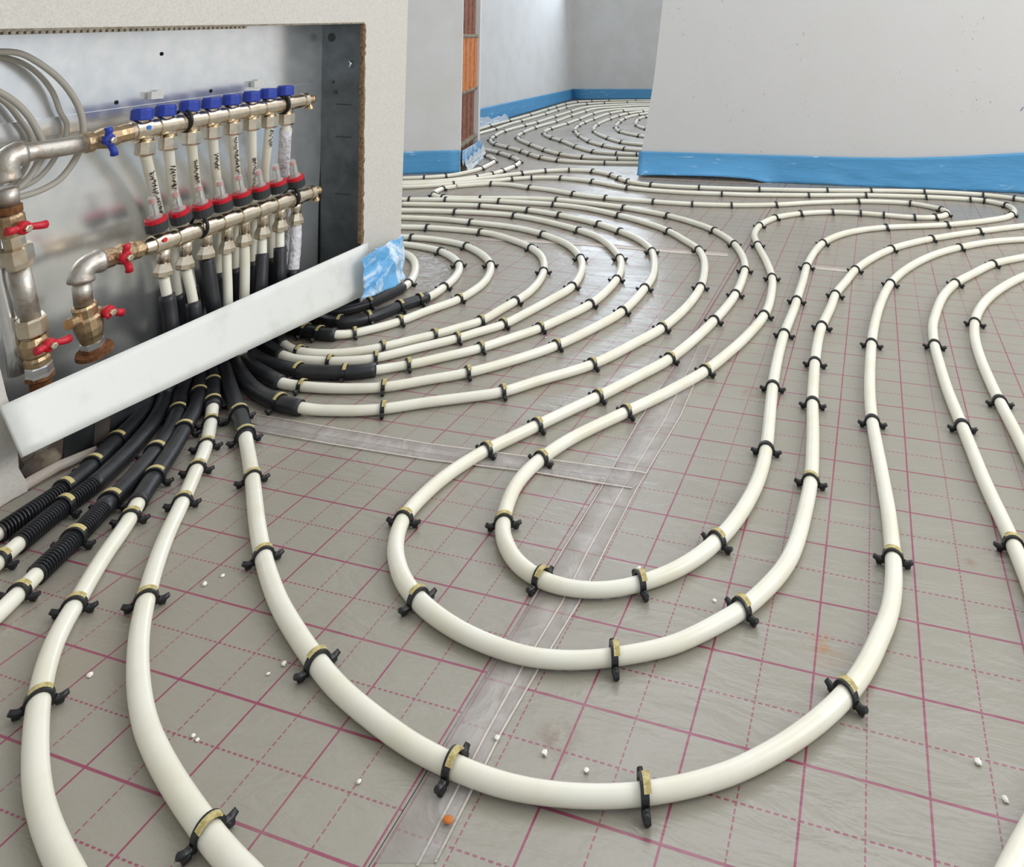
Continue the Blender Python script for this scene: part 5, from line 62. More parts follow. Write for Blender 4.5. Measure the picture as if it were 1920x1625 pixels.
{"key":"F4","label":"white pipe loop in the back room, fourth inward of its nested bends","pts":[[-1.4062,7.2246,.0095],[-1.5465,7.1716,.0095],[-1.6868,7.1185,.0095],[-1.8271,7.0654,.0095],[-1.9674,7.0124,.0095],[-2.0148,6.9941,.0095],[-2.0624,6.9764,.0095],[-2.109,6.9563,.0095],[-2.1533,6.9317,.0095],[-2.1939,6.9013,.0095],[-2.2302,6.8659,.0095],[-2.263,6.8272,.0095],[-2.2935,6.7866,.0095],[-2.323,6.7453,.0095],[-2.3529,6.7042,.0095],[-2.3841,6.6642,.0095],[-2.4149,6.6238,.0095],[-2.4409,6.5803,.0095],[-2.4579,6.5326,.0095],[-2.4658,6.4825,.0095],[-2.4666,6.4318,.0095],[-2.4638,6.3811,.0095],[-2.4596,6.3305,.0095],[-2.4553,6.2799,.0095],[-2.4516,6.2293,.0095],[-2.4485,6.1786,.0095],[-2.4456,6.1279,.0095],[-2.4426,6.0772,.0095],[-2.4394,6.0266,.0095],[-2.436,5.9759,.0095],[-2.4322,5.9253,.0095],[-2.4279,5.8747,.0095],[-2.4229,5.8242,.0095],[-2.4174,5.7737,.0095],[-2.4115,5.7233,.0095],[-2.4055,5.6729,.0095],[-2.3994,5.6225,.0095],[-2.3936,5.5721,.0095],[-2.3883,5.5216,.0095],[-2.3838,5.471,.0095],[-2.3802,5.4204,.0095],[-2.3778,5.3697,.0095],[-2.3763,5.3189,.0095],[-2.3752,5.2682,.0095],[-2.3742,5.2174,.0095],[-2.3727,5.1667,.0095],[-2.3702,5.116,.0095],[-2.3665,5.0654,.0095],[-2.3616,5.0148,.0095],[-2.3557,4.9644,.0095],[-2.3489,4.9141,.0095],[-2.3411,4.864,.0095],[-2.3322,4.814,.0095],[-2.3222,4.7642,.0095],[-2.311,4.7147,.0095],[-2.2977,4.6657,.0095],[-2.2811,4.6178,.0095],[-2.2609,4.5712,.0095],[-2.2376,4.5261,.0095],[-2.2109,4.4829,.0095],[-2.1811,4.4418,.0095],[-2.1484,4.403,.0095],[-2.1138,4.3659,.0095],[-2.0784,4.3295,.0095],[-2.0429,4.2932,.0095],[-2.0079,4.2565,.0095],[-1.973,4.2196,.0095],[-1.9379,4.1829,.0095],[-1.9023,4.1467,.0095],[-1.8659,4.1113,.0095],[-1.8286,4.0769,.0095],[-1.7901,4.0438,.0095],[-1.7502,4.0124,.0095],[-1.7082,3.984,.0095],[-1.6636,3.9597,.0095],[-1.6168,3.9403,.0095],[-1.568,3.9264,.0095],[-1.5178,3.9191,.0095],[-1.4671,3.9184,.0095],[-1.4165,3.9231,.0095],[-1.3664,3.9311,.0095],[-1.3165,3.9402,.0095],[-1.2665,3.9492,.0095],[-1.2166,3.9585,.0095],[-1.1668,3.9683,.0095],[-1.117,3.9785,.0095],[-.97,4.0081,.0095],[-.8229,4.0376,.0095],[-.6759,4.0672,.0095],[-.5288,4.0968,.0095]],"rad":[.0088,.0088,.0088,.0088,.0088,.0088,.0088,.0088,.0089,.0091,.0092,.0093,.0094,.0094,.0093,.0093,.0094,.0096,.0099,.0102,.0103,.0104,.0104,.0104,.0103,.0103,.0103,.0103,.0103,.0103,.0103,.0104,.0104,.0104,.0104,.0104,.0104,.0104,.0103,.0103,.0103,.0103,.0102,.0102,.0102,.0103,.0103,.0103,.0103,.0103,.0103,.0104,.0104,.0104,.0104,.0105,.0105,.0105,.0105,.0105,.0104,.0104,.0103,.0103,.0103,.0103,.0103,.0103,.0103,.0103,.0102,.0102,.0101,.0099,.0097,.0095,.0093,.0091,.009,.0089,.0088,.0088,.0088,.0088,.0088,.0088,.0088,.0088,.0088,.0088]},
{"key":"F5","label":"white pipe loop in the back room, fifth inward of its nested bends","pts":[[-1.4394,7.1853,.0095],[-1.5576,7.093,.0095],[-1.6759,7.0008,.0095],[-1.7942,6.9085,.0095],[-1.9125,6.8162,.0095],[-1.9526,6.7848,.0095],[-1.9929,6.7535,.0095],[-2.0329,6.7219,.0095],[-2.0724,6.6898,.0095],[-2.1116,6.6571,.0095],[-2.1509,6.6247,.0095],[-2.1898,6.5917,.0095],[-2.2259,6.5558,.0095],[-2.256,6.5147,.0095],[-2.2784,6.469,.0095],[-2.2937,6.4204,.0095],[-2.3043,6.3706,.0095],[-2.3117,6.3201,.0095],[-2.3165,6.2694,.0095],[-2.3191,6.2185,.0095],[-2.3194,6.1675,.0095],[-2.3178,6.1165,.0095],[-2.3148,6.0656,.0095],[-2.3108,6.0148,.0095],[-2.3058,5.9641,.0095],[-2.3003,5.9134,.0095],[-2.2944,5.8627,.0095],[-2.2884,5.8121,.0095],[-2.2825,5.7615,.0095],[-2.2768,5.7108,.0095],[-2.2716,5.6601,.0095],[-2.2667,5.6093,.0095],[-2.262,5.5586,.0095],[-2.2576,5.5078,.0095],[-2.2535,5.457,.0095],[-2.2498,5.4061,.0095],[-2.2467,5.3552,.0095],[-2.2445,5.3043,.0095],[-2.2433,5.2533,.0095],[-2.2427,5.2024,.0095],[-2.2418,5.1514,.0095],[-2.2399,5.1004,.0095],[-2.2363,5.0496,.0095],[-2.2312,4.9989,.0095],[-2.2237,4.9484,.0095],[-2.2123,4.8988,.0095],[-2.1963,4.8504,.0095],[-2.1763,4.8035,.0095],[-2.1532,4.758,.0095],[-2.127,4.7144,.0095],[-2.0973,4.6729,.0095],[-2.0646,4.6338,.0095],[-2.03,4.5963,.0095],[-1.9938,4.5604,.0095],[-1.9565,4.5257,.0095],[-1.9195,4.4906,.0095],[-1.8843,4.4538,.0095],[-1.8506,4.4155,.0095],[-1.8175,4.3767,.0095],[-1.7843,4.338,.0095],[-1.7504,4.2999,.0095],[-1.7157,4.2626,.0095],[-1.6802,4.2261,.0095],[-1.6435,4.1907,.0095],[-1.6045,4.1578,.0095],[-1.5616,4.1305,.0095],[-1.5143,4.1118,.0095],[-1.4642,4.1027,.0095],[-1.4133,4.1005,.0095],[-1.3624,4.1028,.0095],[-1.3117,4.1088,.0095],[-1.2614,4.117,.0095],[-1.2113,4.1264,.0095],[-1.1614,4.1366,.0095],[-1.0142,4.1655,.0095],[-.867,4.1943,.0095],[-.7198,4.2231,.0095],[-.5726,4.252,.0095]],"rad":[.009,.009,.009,.009,.009,.009,.009,.009,.009,.009,.009,.0091,.0092,.0095,.0098,.01,.0101,.0102,.0102,.0103,.0103,.0103,.0104,.0104,.0104,.0104,.0104,.0104,.0104,.0104,.0104,.0104,.0104,.0103,.0103,.0103,.0103,.0103,.0103,.0103,.0103,.0103,.0103,.0104,.0104,.0105,.0105,.0105,.0105,.0105,.0104,.0104,.0103,.0102,.0102,.0103,.0103,.0103,.0103,.0103,.0103,.0103,.0102,.0102,.01,.0097,.0094,.0091,.009,.0089,.0088,.0088,.0088,.0088,.0088,.0088,.0088,.0088]},
{"key":"F6","label":"white pipe loop in the back room, sixth inward of its nested bends","pts":[[-1.3942,7.0331,.0095],[-1.5135,6.9421,.0095],[-1.6327,6.8511,.0095],[-1.752,6.7601,.0095],[-1.8712,6.669,.0095],[-1.9117,6.6382,.0095],[-1.9521,6.6073,.0095],[-1.9918,6.5755,.0095],[-2.0307,6.5428,.0095],[-2.0689,6.5091,.0095],[-2.1048,6.4731,.0095],[-2.1344,6.4319,.0095],[-2.1556,6.3857,.0095],[-2.1695,6.3368,.0095],[-2.1786,6.2868,.0095],[-2.1843,6.2362,.0095],[-2.1877,6.1855,.0095],[-2.1893,6.1346,.0095],[-2.189,6.0837,.0095],[-2.1875,6.0329,.0095],[-2.1851,5.9821,.0095],[-2.1819,5.9313,.0095],[-2.1784,5.8805,.0095],[-2.1745,5.8298,.0095],[-2.1706,5.7791,.0095],[-2.1666,5.7284,.0095],[-2.1627,5.6776,.0095],[-2.1587,5.6269,.0095],[-2.1543,5.5762,.0095],[-2.1495,5.5256,.0095],[-2.1443,5.475,.0095],[-2.1387,5.4244,.0095],[-2.1324,5.3739,.0095],[-2.1245,5.3236,.0095],[-2.1148,5.2737,.0095],[-2.1037,5.2241,.0095],[-2.0913,5.1747,.0095],[-2.0772,5.1258,.0095],[-2.0611,5.0776,.0095],[-2.0428,5.0301,.0095],[-2.0226,4.9834,.0095],[-2.0011,4.9373,.0095],[-1.9784,4.8918,.0095],[-1.9545,4.8469,.0095],[-1.9292,4.8027,.0095],[-1.903,4.7591,.0095],[-1.8763,4.7158,.0095],[-1.8491,4.6728,.0095],[-1.8214,4.6301,.0095],[-1.793,4.5879,.0095],[-1.7634,4.5465,.0095],[-1.7322,4.5064,.0095],[-1.6989,4.468,.0095],[-1.6632,4.4317,.0095],[-1.6253,4.3978,.0095],[-1.5853,4.3663,.0095],[-1.5431,4.338,.0095],[-1.4986,4.3134,.0095],[-1.452,4.293,.0095],[-1.4034,4.2782,.0095],[-1.3532,4.2702,.0095],[-1.3023,4.2686,.0095],[-1.2516,4.2719,.0095],[-1.2011,4.2785,.0095],[-1.0518,4.2931,.0095],[-.9026,4.3077,.0095],[-.7533,4.3223,.0095],[-.604,4.337,.0095]],"rad":[.009,.009,.009,.009,.009,.009,.009,.009,.0091,.0091,.0093,.0095,.0098,.01,.0101,.0102,.0103,.0103,.0103,.0103,.0104,.0104,.0104,.0104,.0104,.0104,.0104,.0104,.0104,.0104,.0104,.0104,.0104,.0104,.0104,.0105,.0105,.0105,.0105,.0105,.0105,.0105,.0105,.0105,.0105,.0105,.0104,.0104,.0104,.0104,.0104,.0103,.0103,.0102,.0101,.01,.0098,.0097,.0095,.0093,.0091,.0089,.0089,.0088,.0088,.0088,.0088,.0088]},
{"key":"F7","label":"white pipe loop in the back room, seventh inward of its nested bends","pts":[[-1.3483,6.8835,.0095],[-1.4691,6.7947,.0095],[-1.59,6.7058,.0095],[-1.7108,6.617,.0095],[-1.8317,6.5281,.0095],[-1.8733,6.4986,.0095],[-1.9139,6.4677,.0095],[-1.95,6.4316,.0095],[-1.9796,6.3902,.0095],[-2.0023,6.3445,.0095],[-2.02,6.2967,.0095],[-2.0333,6.2474,.0095],[-2.0428,6.1973,.0095],[-2.0491,6.1466,.0095],[-2.0525,6.0957,.0095],[-2.0541,6.0447,.0095],[-2.0543,5.9936,.0095],[-2.0535,5.9426,.0095],[-2.0516,5.8916,.0095],[-2.0488,5.8406,.0095],[-2.0456,5.7897,.0095],[-2.0421,5.7387,.0095],[-2.0386,5.6878,.0095],[-2.0352,5.6369,.0095],[-2.0315,5.586,.0095],[-2.0272,5.5351,.0095],[-2.0219,5.4843,.0095],[-2.0152,5.4337,.0095],[-2.007,5.3833,.0095],[-1.9975,5.3332,.0095],[-1.9866,5.2833,.0095],[-1.9741,5.2338,.0095],[-1.9598,5.1848,.0095],[-1.9434,5.1365,.0095],[-1.925,5.0889,.0095],[-1.9049,5.042,.0095],[-1.8831,4.9958,.0095],[-1.8595,4.9506,.0095],[-1.8341,4.9063,.0095],[-1.8066,4.8633,.0095],[-1.7775,4.8214,.0095],[-1.7472,4.7803,.0095],[-1.716,4.7399,.0095],[-1.6843,4.6999,.0095],[-1.6521,4.6603,.0095],[-1.6189,4.6215,.0095],[-1.5837,4.5845,.0095],[-1.5456,4.5507,.0095],[-1.5031,4.5225,.0095],[-1.4567,4.5014,.0095],[-1.4077,4.4872,.0095],[-1.3575,4.4781,.0095],[-1.3067,4.4732,.0095],[-1.2556,4.473,.0095],[-1.1058,4.4655,.0095],[-.956,4.458,.0095],[-.8062,4.4505,.0095],[-.6564,4.443,.0095]],"rad":[.009,.009,.009,.009,.009,.009,.0091,.0093,.0096,.0098,.0099,.0101,.0101,.0102,.0103,.0103,.0103,.0103,.0104,.0104,.0104,.0104,.0104,.0104,.0104,.0104,.0104,.0104,.0104,.0105,.0105,.0105,.0105,.0105,.0105,.0105,.0105,.0105,.0104,.0104,.0104,.0104,.0103,.0103,.0103,.0102,.0102,.01,.0097,.0095,.0092,.0091,.009,.0089,.0089,.0089,.0089,.0089]},
{"key":"F8","label":"white pipe loop in the back room, eighth inward of its nested bends","pts":[[-1.4055,6.8505,.0095],[-1.5026,6.7361,.0095],[-1.5997,6.6218,.0095],[-1.6968,6.5074,.0095],[-1.7939,6.3931,.0095],[-1.8301,6.3549,.0095],[-1.8619,6.3129,.0095],[-1.888,6.2672,.0095],[-1.9078,6.2184,.0095],[-1.9215,6.1675,.0095],[-1.9306,6.1157,.0095],[-1.9368,6.0633,.0095],[-1.9412,6.0108,.0095],[-1.9439,5.9582,.0095],[-1.9448,5.9055,.0095],[-1.9434,5.8529,.0095],[-1.9399,5.8003,.0095],[-1.934,5.7479,.0095],[-1.9261,5.6958,.0095],[-1.9167,5.644,.0095],[-1.9062,5.5923,.0095],[-1.895,5.5408,.0095],[-1.8834,5.4895,.0095],[-1.8711,5.4382,.0095],[-1.8579,5.3872,.0095],[-1.8436,5.3365,.0095],[-1.8277,5.2863,.0095],[-1.8101,5.2366,.0095],[-1.7908,5.1876,.0095],[-1.7693,5.1395,.0095],[-1.7446,5.0929,.0095],[-1.7159,5.0488,.0095],[-1.6831,5.0075,.0095],[-1.647,4.9692,.0095],[-1.608,4.9338,.0095],[-1.567,4.9007,.0095],[-1.5244,4.8697,.0095],[-1.4799,4.8414,.0095],[-1.4337,4.8161,.0095],[-1.3864,4.793,.0095],[-1.3389,4.7701,.0095],[-1.204,4.7046,.0095],[-1.069,4.6391,.0095],[-.9341,4.5736,.0095],[-.7992,4.5081,.0095]],"rad":[.0092,.0092,.0092,.0092,.0092,.0093,.0095,.0097,.0099,.0101,.0102,.0102,.0103,.0103,.0103,.0104,.0104,.0104,.0105,.0105,.0105,.0105,.0105,.0105,.0105,.0105,.0105,.0105,.0105,.0105,.0104,.0104,.0103,.0101,.01,.0099,.0098,.0097,.0096,.0096,.0095,.0095,.0095,.0095,.0095]},
{"key":"F9","label":"white pipe loop in the back room, ninth inward, smallest of its nested bends","pts":[[-1.3542,6.6445,.0095],[-1.4492,6.5284,.0095],[-1.5442,6.4123,.0095],[-1.6392,6.2962,.0095],[-1.7342,6.1801,.0095],[-1.7732,6.1425,.0095],[-1.8023,6.0969,.0095],[-1.8183,6.0451,.0095],[-1.8257,5.9914,.0095],[-1.83,5.9372,.0095],[-1.8306,5.883,.0095],[-1.8259,5.8289,.0095],[-1.8171,5.7753,.0095],[-1.806,5.7221,.0095],[-1.7933,5.6694,.0095],[-1.779,5.617,.0095],[-1.7627,5.5652,.0095],[-1.7445,5.514,.0095],[-1.7244,5.4636,.0095],[-1.7021,5.4141,.0095],[-1.6767,5.3661,.0095],[-1.6476,5.3203,.0095],[-1.6153,5.2766,.0095],[-1.5808,5.2347,.0095],[-1.5444,5.1945,.0095],[-1.506,5.156,.0095],[-1.4663,5.119,.0095],[-1.4264,5.0822,.0095],[-1.3164,4.9802,.0095],[-1.2065,4.8782,.0095],[-1.0965,4.7762,.0095],[-.9865,4.6741,.0095]],"rad":[.0092,.0092,.0092,.0092,.0092,.0093,.0098,.0101,.0102,.0103,.0104,.0104,.0105,.0105,.0105,.0105,.0105,.0105,.0105,.0105,.0104,.0104,.0103,.0102,.0101,.0101,.01,.01,.01,.01,.01,.01]},
]
CLIPS = [
[-1.2113,1.6408,1.262,1,0,1,"black clip on the short loop beside the blue film, first from the cabinet"],
[-1.2129,1.8104,1.898,0,0,0,"black clip on the short loop beside the blue film, second from the cabinet"],
[-1.2,1.5195,.255,1,0,1,"black clip on the second arc from the blue film, first from the cabinet"],
[-1.1521,1.5596,1.113,1,0,1,"black clip on the second arc from the blue film, second from the cabinet"],
[-1.1258,1.6455,1.3,1,0,1,"black clip on the second arc from the blue film, third from the cabinet"],
[-1.1067,1.7011,1.186,1,0,1,"black clip on the second arc from the blue film, fourth from the cabinet"],
[-1.1062,1.814,1.717,0,0,0,"black clip on the second arc from the blue film, fifth from the cabinet"],
[-1.1719,1.9997,2.224,0,0,0,"black clip on the second arc from the blue film, sixth from the cabinet"],
[-1.2963,2.1037,2.667,0,0,0,"black clip on the second arc from the blue film, seventh from the cabinet"],
[-1.237,1.4543,-.104,1,0,1,"black clip on the third arc from the blue film, first from the cabinet"],
[-1.1971,1.4514,-.041,1,0,1,"black clip on the third arc from the blue film, second from the cabinet"],
[-1.1302,1.4825,.904,0,0,1,"black clip on the third arc from the blue film, third from the cabinet"],
[-1.0751,1.5737,1.179,0,0,1,"black clip on the third arc from the blue film, fourth from the cabinet"],
[-1.0215,1.7459,1.408,0,0,1,"black clip on the third arc from the blue film, fifth from the cabinet"],
[-1.0837,2.0261,2.094,0,0,0,"black clip on the third arc from the blue film, sixth from the cabinet"],
[-1.2502,2.1784,2.657,0,0,0,"black clip on the third arc from the blue film, seventh from the cabinet"],
[-1.475,2.2158,-3.035,0,1,0,"black clip on the third arc from the blue film, eighth from the cabinet"],
[-1.1759,1.3656,-.092,0,0,1,"black clip on the fourth arc from the blue film, first from the cabinet"],
[-1.0226,1.4376,.888,0,0,1,"black clip on the fourth arc from the blue film, second from the cabinet"],
[-.9541,1.5286,1.019,0,0,1,"black clip on the fourth arc from the blue film, third from the cabinet"],
[-.896,1.6319,1.121,0,0,1,"black clip on the fourth arc from the blue film, fourth from the cabinet"],
[-.8786,1.7738,1.466,0,0,0,"black clip on the fourth arc from the blue film, fifth from the cabinet"],
[-.9114,2.0159,1.908,0,0,0,"black clip on the fourth arc from the blue film, sixth from the cabinet"],
[-1.0479,2.2227,2.457,0,0,0,"black clip on the fourth arc from the blue film, seventh from the cabinet"],
[-1.2931,2.3444,3.036,0,1,0,"black clip on the fourth arc from the blue film, eighth from the cabinet"],
[-1.4985,2.3434,-3.035,0,1,0,"black clip on the fourth arc from the blue film, ninth from the cabinet"],
[-1.0811,1.344,.27,0,0,1,"black clip on the fifth arc from the blue film, first from the cabinet"],
[-1.0025,1.3865,.737,0,0,1,"black clip on the fifth arc from the blue film, second from the cabinet"],
[-.8951,1.5256,1.008,0,0,1,"black clip on the fifth arc from the blue film, third from the cabinet"],
[-.8367,1.6287,1.238,0,0,1,"black clip on the fifth arc from the blue film, fourth from the cabinet"],
[-.7857,1.9204,1.655,0,0,0,"black clip on the fifth arc from the blue film, fifth from the cabinet"],
[-.86,2.1668,2.076,0,0,0,"black clip on the fifth arc from the blue film, sixth from the cabinet"],
[-1.0796,2.3803,2.613,0,1,0,"black clip on the fifth arc from the blue film, seventh from the cabinet"],
[-1.3937,2.4564,3.057,0,1,0,"black clip on the fifth arc from the blue film, eighth from the cabinet"],
[-1.1055,1.2822,-.063,1,0,1,"black clip on the sixth arc from the blue film, first from the cabinet"],
[-1.0126,1.3031,.422,1,0,1,"black clip on the sixth arc from the blue film, second from the cabinet"],
[-.9188,1.3779,.807,0,0,1,"black clip on the sixth arc from the blue film, third from the cabinet"],
[-.8204,1.4953,1.039,0,0,1,"black clip on the sixth arc from the blue film, fourth from the cabinet"],
[-.7466,1.6333,1.186,0,0,1,"black clip on the sixth arc from the blue film, fifth from the cabinet"],
[-.6933,1.8111,1.437,0,0,0,"black clip on the sixth arc from the blue film, sixth from the cabinet"],
[-.6924,2.0115,1.667,0,0,0,"black clip on the sixth arc from the blue film, seventh from the cabinet"],
[-.7479,2.2019,2.036,0,0,0,"black clip on the sixth arc from the blue film, eighth from the cabinet"],
[-.9859,2.4667,2.611,0,1,0,"black clip on the sixth arc from the blue film, ninth from the cabinet"],
[-1.2907,2.5911,3.012,0,1,0,"black clip on the sixth arc from the blue film, tenth from the cabinet"],
[-1.5313,2.5793,-2.979,0,1,0,"black clip on the sixth arc from the blue film, eleventh from the cabinet"],
[-1.0558,1.2368,.104,0,0,1,"black clip on the seventh arc from the blue film, first from the cabinet"],
[-.9061,1.2808,.505,0,0,1,"black clip on the seventh arc from the blue film, second from the cabinet"],
[-.7859,1.3828,.78,0,0,1,"black clip on the seventh arc from the blue film, third from the cabinet"],
[-.6718,1.5557,1.128,0,0,1,"black clip on the seventh arc from the blue film, fourth from the cabinet"],
[-.6014,1.7886,1.436,0,0,0,"black clip on the seventh arc from the blue film, fifth from the cabinet"],
[-.5981,1.9647,1.608,0,0,0,"black clip on the seventh arc from the blue film, sixth from the cabinet"],
[-.6762,2.2975,1.976,0,0,0,"black clip on the seventh arc from the blue film, seventh from the cabinet"],
[-.8466,2.4955,2.484,0,1,0,"black clip on the seventh arc from the blue film, eighth from the cabinet"],
[-.9504,2.5671,2.583,0,1,0,"black clip on the seventh arc from the blue film, ninth from the cabinet"],
[-1.135,2.6481,2.818,0,1,0,"black clip on the seventh arc from the blue film, tenth from the cabinet"],
[-1.2814,2.6881,2.983,0,1,0,"black clip on the seventh arc from the blue film, eleventh from the cabinet"],
[-1.4905,2.6982,-3.071,0,1,0,"black clip on the seventh arc from the blue film, twelfth from the cabinet"],
[-1.8031,2.6336,-2.893,0,1,0,"black clip on the seventh arc from the blue film, thirteenth from the cabinet"],
[-1.0434,1.1659,-.166,1,0,1,"black clip on the frontmost arc right of the cabinet, first from the cabinet"],
[-.8551,1.2089,.495,0,0,1,"black clip on the frontmost arc right of the cabinet, second from the cabinet"],
[-.6823,1.3316,.738,0,0,1,"black clip on the frontmost arc right of the cabinet, third from the cabinet"],
[-.5656,1.4911,1.089,0,0,1,"black clip on the frontmost arc right of the cabinet, fourth from the cabinet"],
[-.4823,1.7171,1.355,0,0,1,"black clip on the frontmost arc right of the cabinet, fifth from the cabinet"],
[-.4605,2.0177,1.654,0,0,0,"black clip on the frontmost arc right of the cabinet, sixth from the cabinet"],
[-.5431,2.3585,2.022,0,0,0,"black clip on the frontmost arc right of the cabinet, seventh from the cabinet"],
[-.6888,2.5464,2.334,0,1,0,"black clip on the frontmost arc right of the cabinet, eighth from the cabinet"],
[-.9244,2.7105,2.661,0,1,0,"black clip on the frontmost arc right of the cabinet, ninth from the cabinet"],
[-1.2279,2.8068,3.075,0,1,0,"black clip on the frontmost arc right of the cabinet, tenth from the cabinet"],
[-1.4606,2.7951,-3.041,0,1,0,"black clip on the frontmost arc right of the cabinet, eleventh from the cabinet"],
[-1.6798,2.7547,-2.913,0,1,0,"black clip on the frontmost arc right of the cabinet, twelfth from the cabinet"],
[-1.8225,2.7148,-2.828,0,1,0,"black clip on the frontmost arc right of the cabinet, thirteenth from the cabinet"],
[-1.0778,1.11,-.654,1,0,1,"black clip on the outermost front loop, first from the cabinet"],
[-1.0101,1.0556,-.702,1,0,1,"black clip on the outermost front loop, second from the cabinet"],
[-.9097,.9684,-.742,0,0,1,"black clip on the outermost front loop, third from the cabinet"],
[-.7626,.8357,-.689,0,0,1,"black clip on the outermost front loop, fourth from the cabinet"],
[-.5813,.7202,-.464,0,0,1,"black clip on the outermost front loop, fifth from the cabinet"],
[-.3849,.6636,-.085,0,0,1,"black clip on the outermost front loop, sixth from the cabinet"],
[-.2121,.692,.444,0,0,1,"black clip on the outermost front loop, seventh from the cabinet"],
[-.0468,.8488,1.032,0,0,1,"black clip on the outermost front loop, eighth from the cabinet"],
[.0027,1.073,1.59,0,0,1,"black clip on the outermost front loop, ninth from the cabinet"],
[-.0241,1.4205,1.634,0,0,0,"black clip on the outermost front loop, tenth from the cabinet"],
[-.0274,1.7647,1.543,0,0,0,"black clip on the outermost front loop, eleventh from the cabinet"],
[.0181,2.1968,1.357,0,0,0,"black clip on the outermost front loop, twelfth from the cabinet"],
[.23,2.6284,.852,0,1,0,"black clip on the outermost front loop, thirteenth from the cabinet"],
[-1.8114,2.9444,-1.567,0,1,0,"black clip on the middle front loop's left arm, first from the back"],
[-1.78,2.8264,-.859,0,1,0,"black clip on the middle front loop's left arm, second from the back"],
[-1.7154,2.7914,-.15,0,1,0,"black clip on the middle front loop's left arm, third from the back"],
[-1.5607,2.8232,.29,0,1,0,"black clip on the middle front loop's left arm, fourth from the back"],
[-1.2506,2.8854,-.026,0,1,0,"black clip on the middle front loop's left arm, fifth from the back"],
[-.9468,2.8356,-.281,0,1,0,"black clip on the middle front loop's left arm, sixth from the back"],
[-.7509,2.7602,-.461,0,1,0,"black clip on the middle front loop's left arm, seventh from the back"],
[-.543,2.5996,-.887,0,1,0,"black clip on the middle front loop's left arm, eighth from the back"],
[-.4486,2.4536,-1.14,0,0,0,"black clip on the middle front loop's left arm, ninth from the back"],
[-.3727,2.1956,-1.471,0,0,0,"black clip on the middle front loop's left arm, tenth from the back"],
[-.3627,1.9893,-1.575,0,0,0,"black clip on the middle front loop's left arm, eleventh from the back"],
[-.3786,1.7965,-1.705,0,0,0,"black clip on the middle front loop's left arm, twelfth from the back"],
[-.4229,1.5641,-1.874,0,0,1,"black clip on the middle front loop's left arm, thirteenth from the back"],
[-.5062,1.3655,-2.015,0,0,1,"black clip on the middle front loop's left arm, fourteenth from the back"],
[-.5688,1.2375,-2.019,0,0,1,"black clip on the middle front loop's left arm, fifteenth from the back"],
[-.6134,1.1424,-1.945,0,0,1,"black clip on the middle front loop's left arm, sixteenth from the back"],
[-.6363,.9529,-1.399,0,0,1,"black clip on the middle front loop's bend, first from the left"],
[-.5323,.8312,-.468,0,0,1,"black clip on the middle front loop's bend, second from the left"],
[-.2851,.8225,.441,0,0,1,"black clip on the middle front loop's bend, third from the left"],
[-.1665,.9303,1.035,0,0,1,"black clip on the middle front loop's bend, fourth from the left"],
[-.1108,1.2112,1.568,0,0,1,"black clip on the middle front loop's right arm, first from the bend"],
[-.1272,1.4564,1.651,0,0,0,"black clip on the middle front loop's right arm, second from the bend"],
[-.1364,1.6316,1.609,0,0,0,"black clip on the middle front loop's right arm, third from the bend"],
[-.1363,1.8345,1.507,0,0,0,"black clip on the middle front loop's right arm, fourth from the bend"],
[-.1181,2.0621,1.441,0,0,0,"black clip on the middle front loop's right arm, fifth from the bend"],
[-.0748,2.293,1.338,0,0,0,"black clip on the middle front loop's right arm, sixth from the bend"],
[.0262,2.5462,1.072,0,1,0,"black clip on the middle front loop's right arm, seventh from the bend"],
[.1539,2.7114,.815,0,1,0,"black clip on the middle front loop's right arm, eighth from the bend"],
[.3133,2.8602,.704,0,1,0,"black clip on the middle front loop's right arm, ninth from the bend"],
[-1.6633,3.1051,.231,0,1,0,"black clip on the inner loop's upper back run, first from its left end"],
[-1.4616,3.0818,-.239,0,1,0,"black clip on the inner loop's upper back run, second from its left end"],
[-1.2293,3.0136,-.312,0,1,0,"black clip on the inner loop's upper back run, third from its left end"],
[-1.074,2.982,-.115,0,1,0,"black clip on the inner loop's upper back run, fourth from its left end"],
[-.8681,2.9735,-.008,0,1,0,"black clip on the inner loop's upper back run, fifth from its left end"],
[-.709,2.9773,.097,0,1,0,"black clip on the inner loop's upper back run, sixth from its left end"],
[-.5587,3.0038,.266,0,1,0,"black clip on the inner loop's upper back run, seventh from its left end"],
[-.3938,3.0655,.472,0,1,0,"black clip on the inner loop's upper back run, eighth from its left end"],
[-.0871,3.2249,.366,0,1,0,"black clip on the inner loop's upper back run, ninth from its left end"],
[.1115,3.2458,-.271,0,1,0,"black clip on the inner loop's upper back run, tenth from its left end"],
[.2193,3.1688,-1.116,0,1,0,"black clip on the inner loop's sharp right turn back, first from its right end"],
[.2288,3.0882,-1.824,0,1,0,"black clip on the inner loop's sharp right turn back, second from its right end"],
[.1859,3.0315,-2.576,0,1,0,"black clip on the inner loop's sharp right turn back, third from its right end"],
[.1148,3.0074,-2.991,0,1,0,"black clip on the inner loop's sharp right turn back, fourth from its right end"],
[.0092,3.0114,3.068,0,1,0,"black clip on the inner loop's sharp right turn back, fifth from its right end"],
[-.0733,3.0162,-3.109,0,1,0,"black clip on the inner loop's sharp right turn back, sixth from its right end"],
[-.1752,3.0028,-2.84,0,1,0,"black clip on the inner loop's sharp right turn back, seventh from its right end"],
[-.2885,2.941,-2.474,0,1,0,"black clip on the inner loop's sharp right turn back, eighth from its right end"],
[-.3698,2.8453,-1.986,0,1,0,"black clip on the inner loop's sharp right turn back, ninth from its right end"],
[-.4065,2.7139,-1.682,0,1,0,"black clip on the inner loop's sharp right turn back, tenth from its right end"],
[-.3764,2.467,-1.303,0,0,0,"black clip on the inner front loop's left arm, first from the back"],
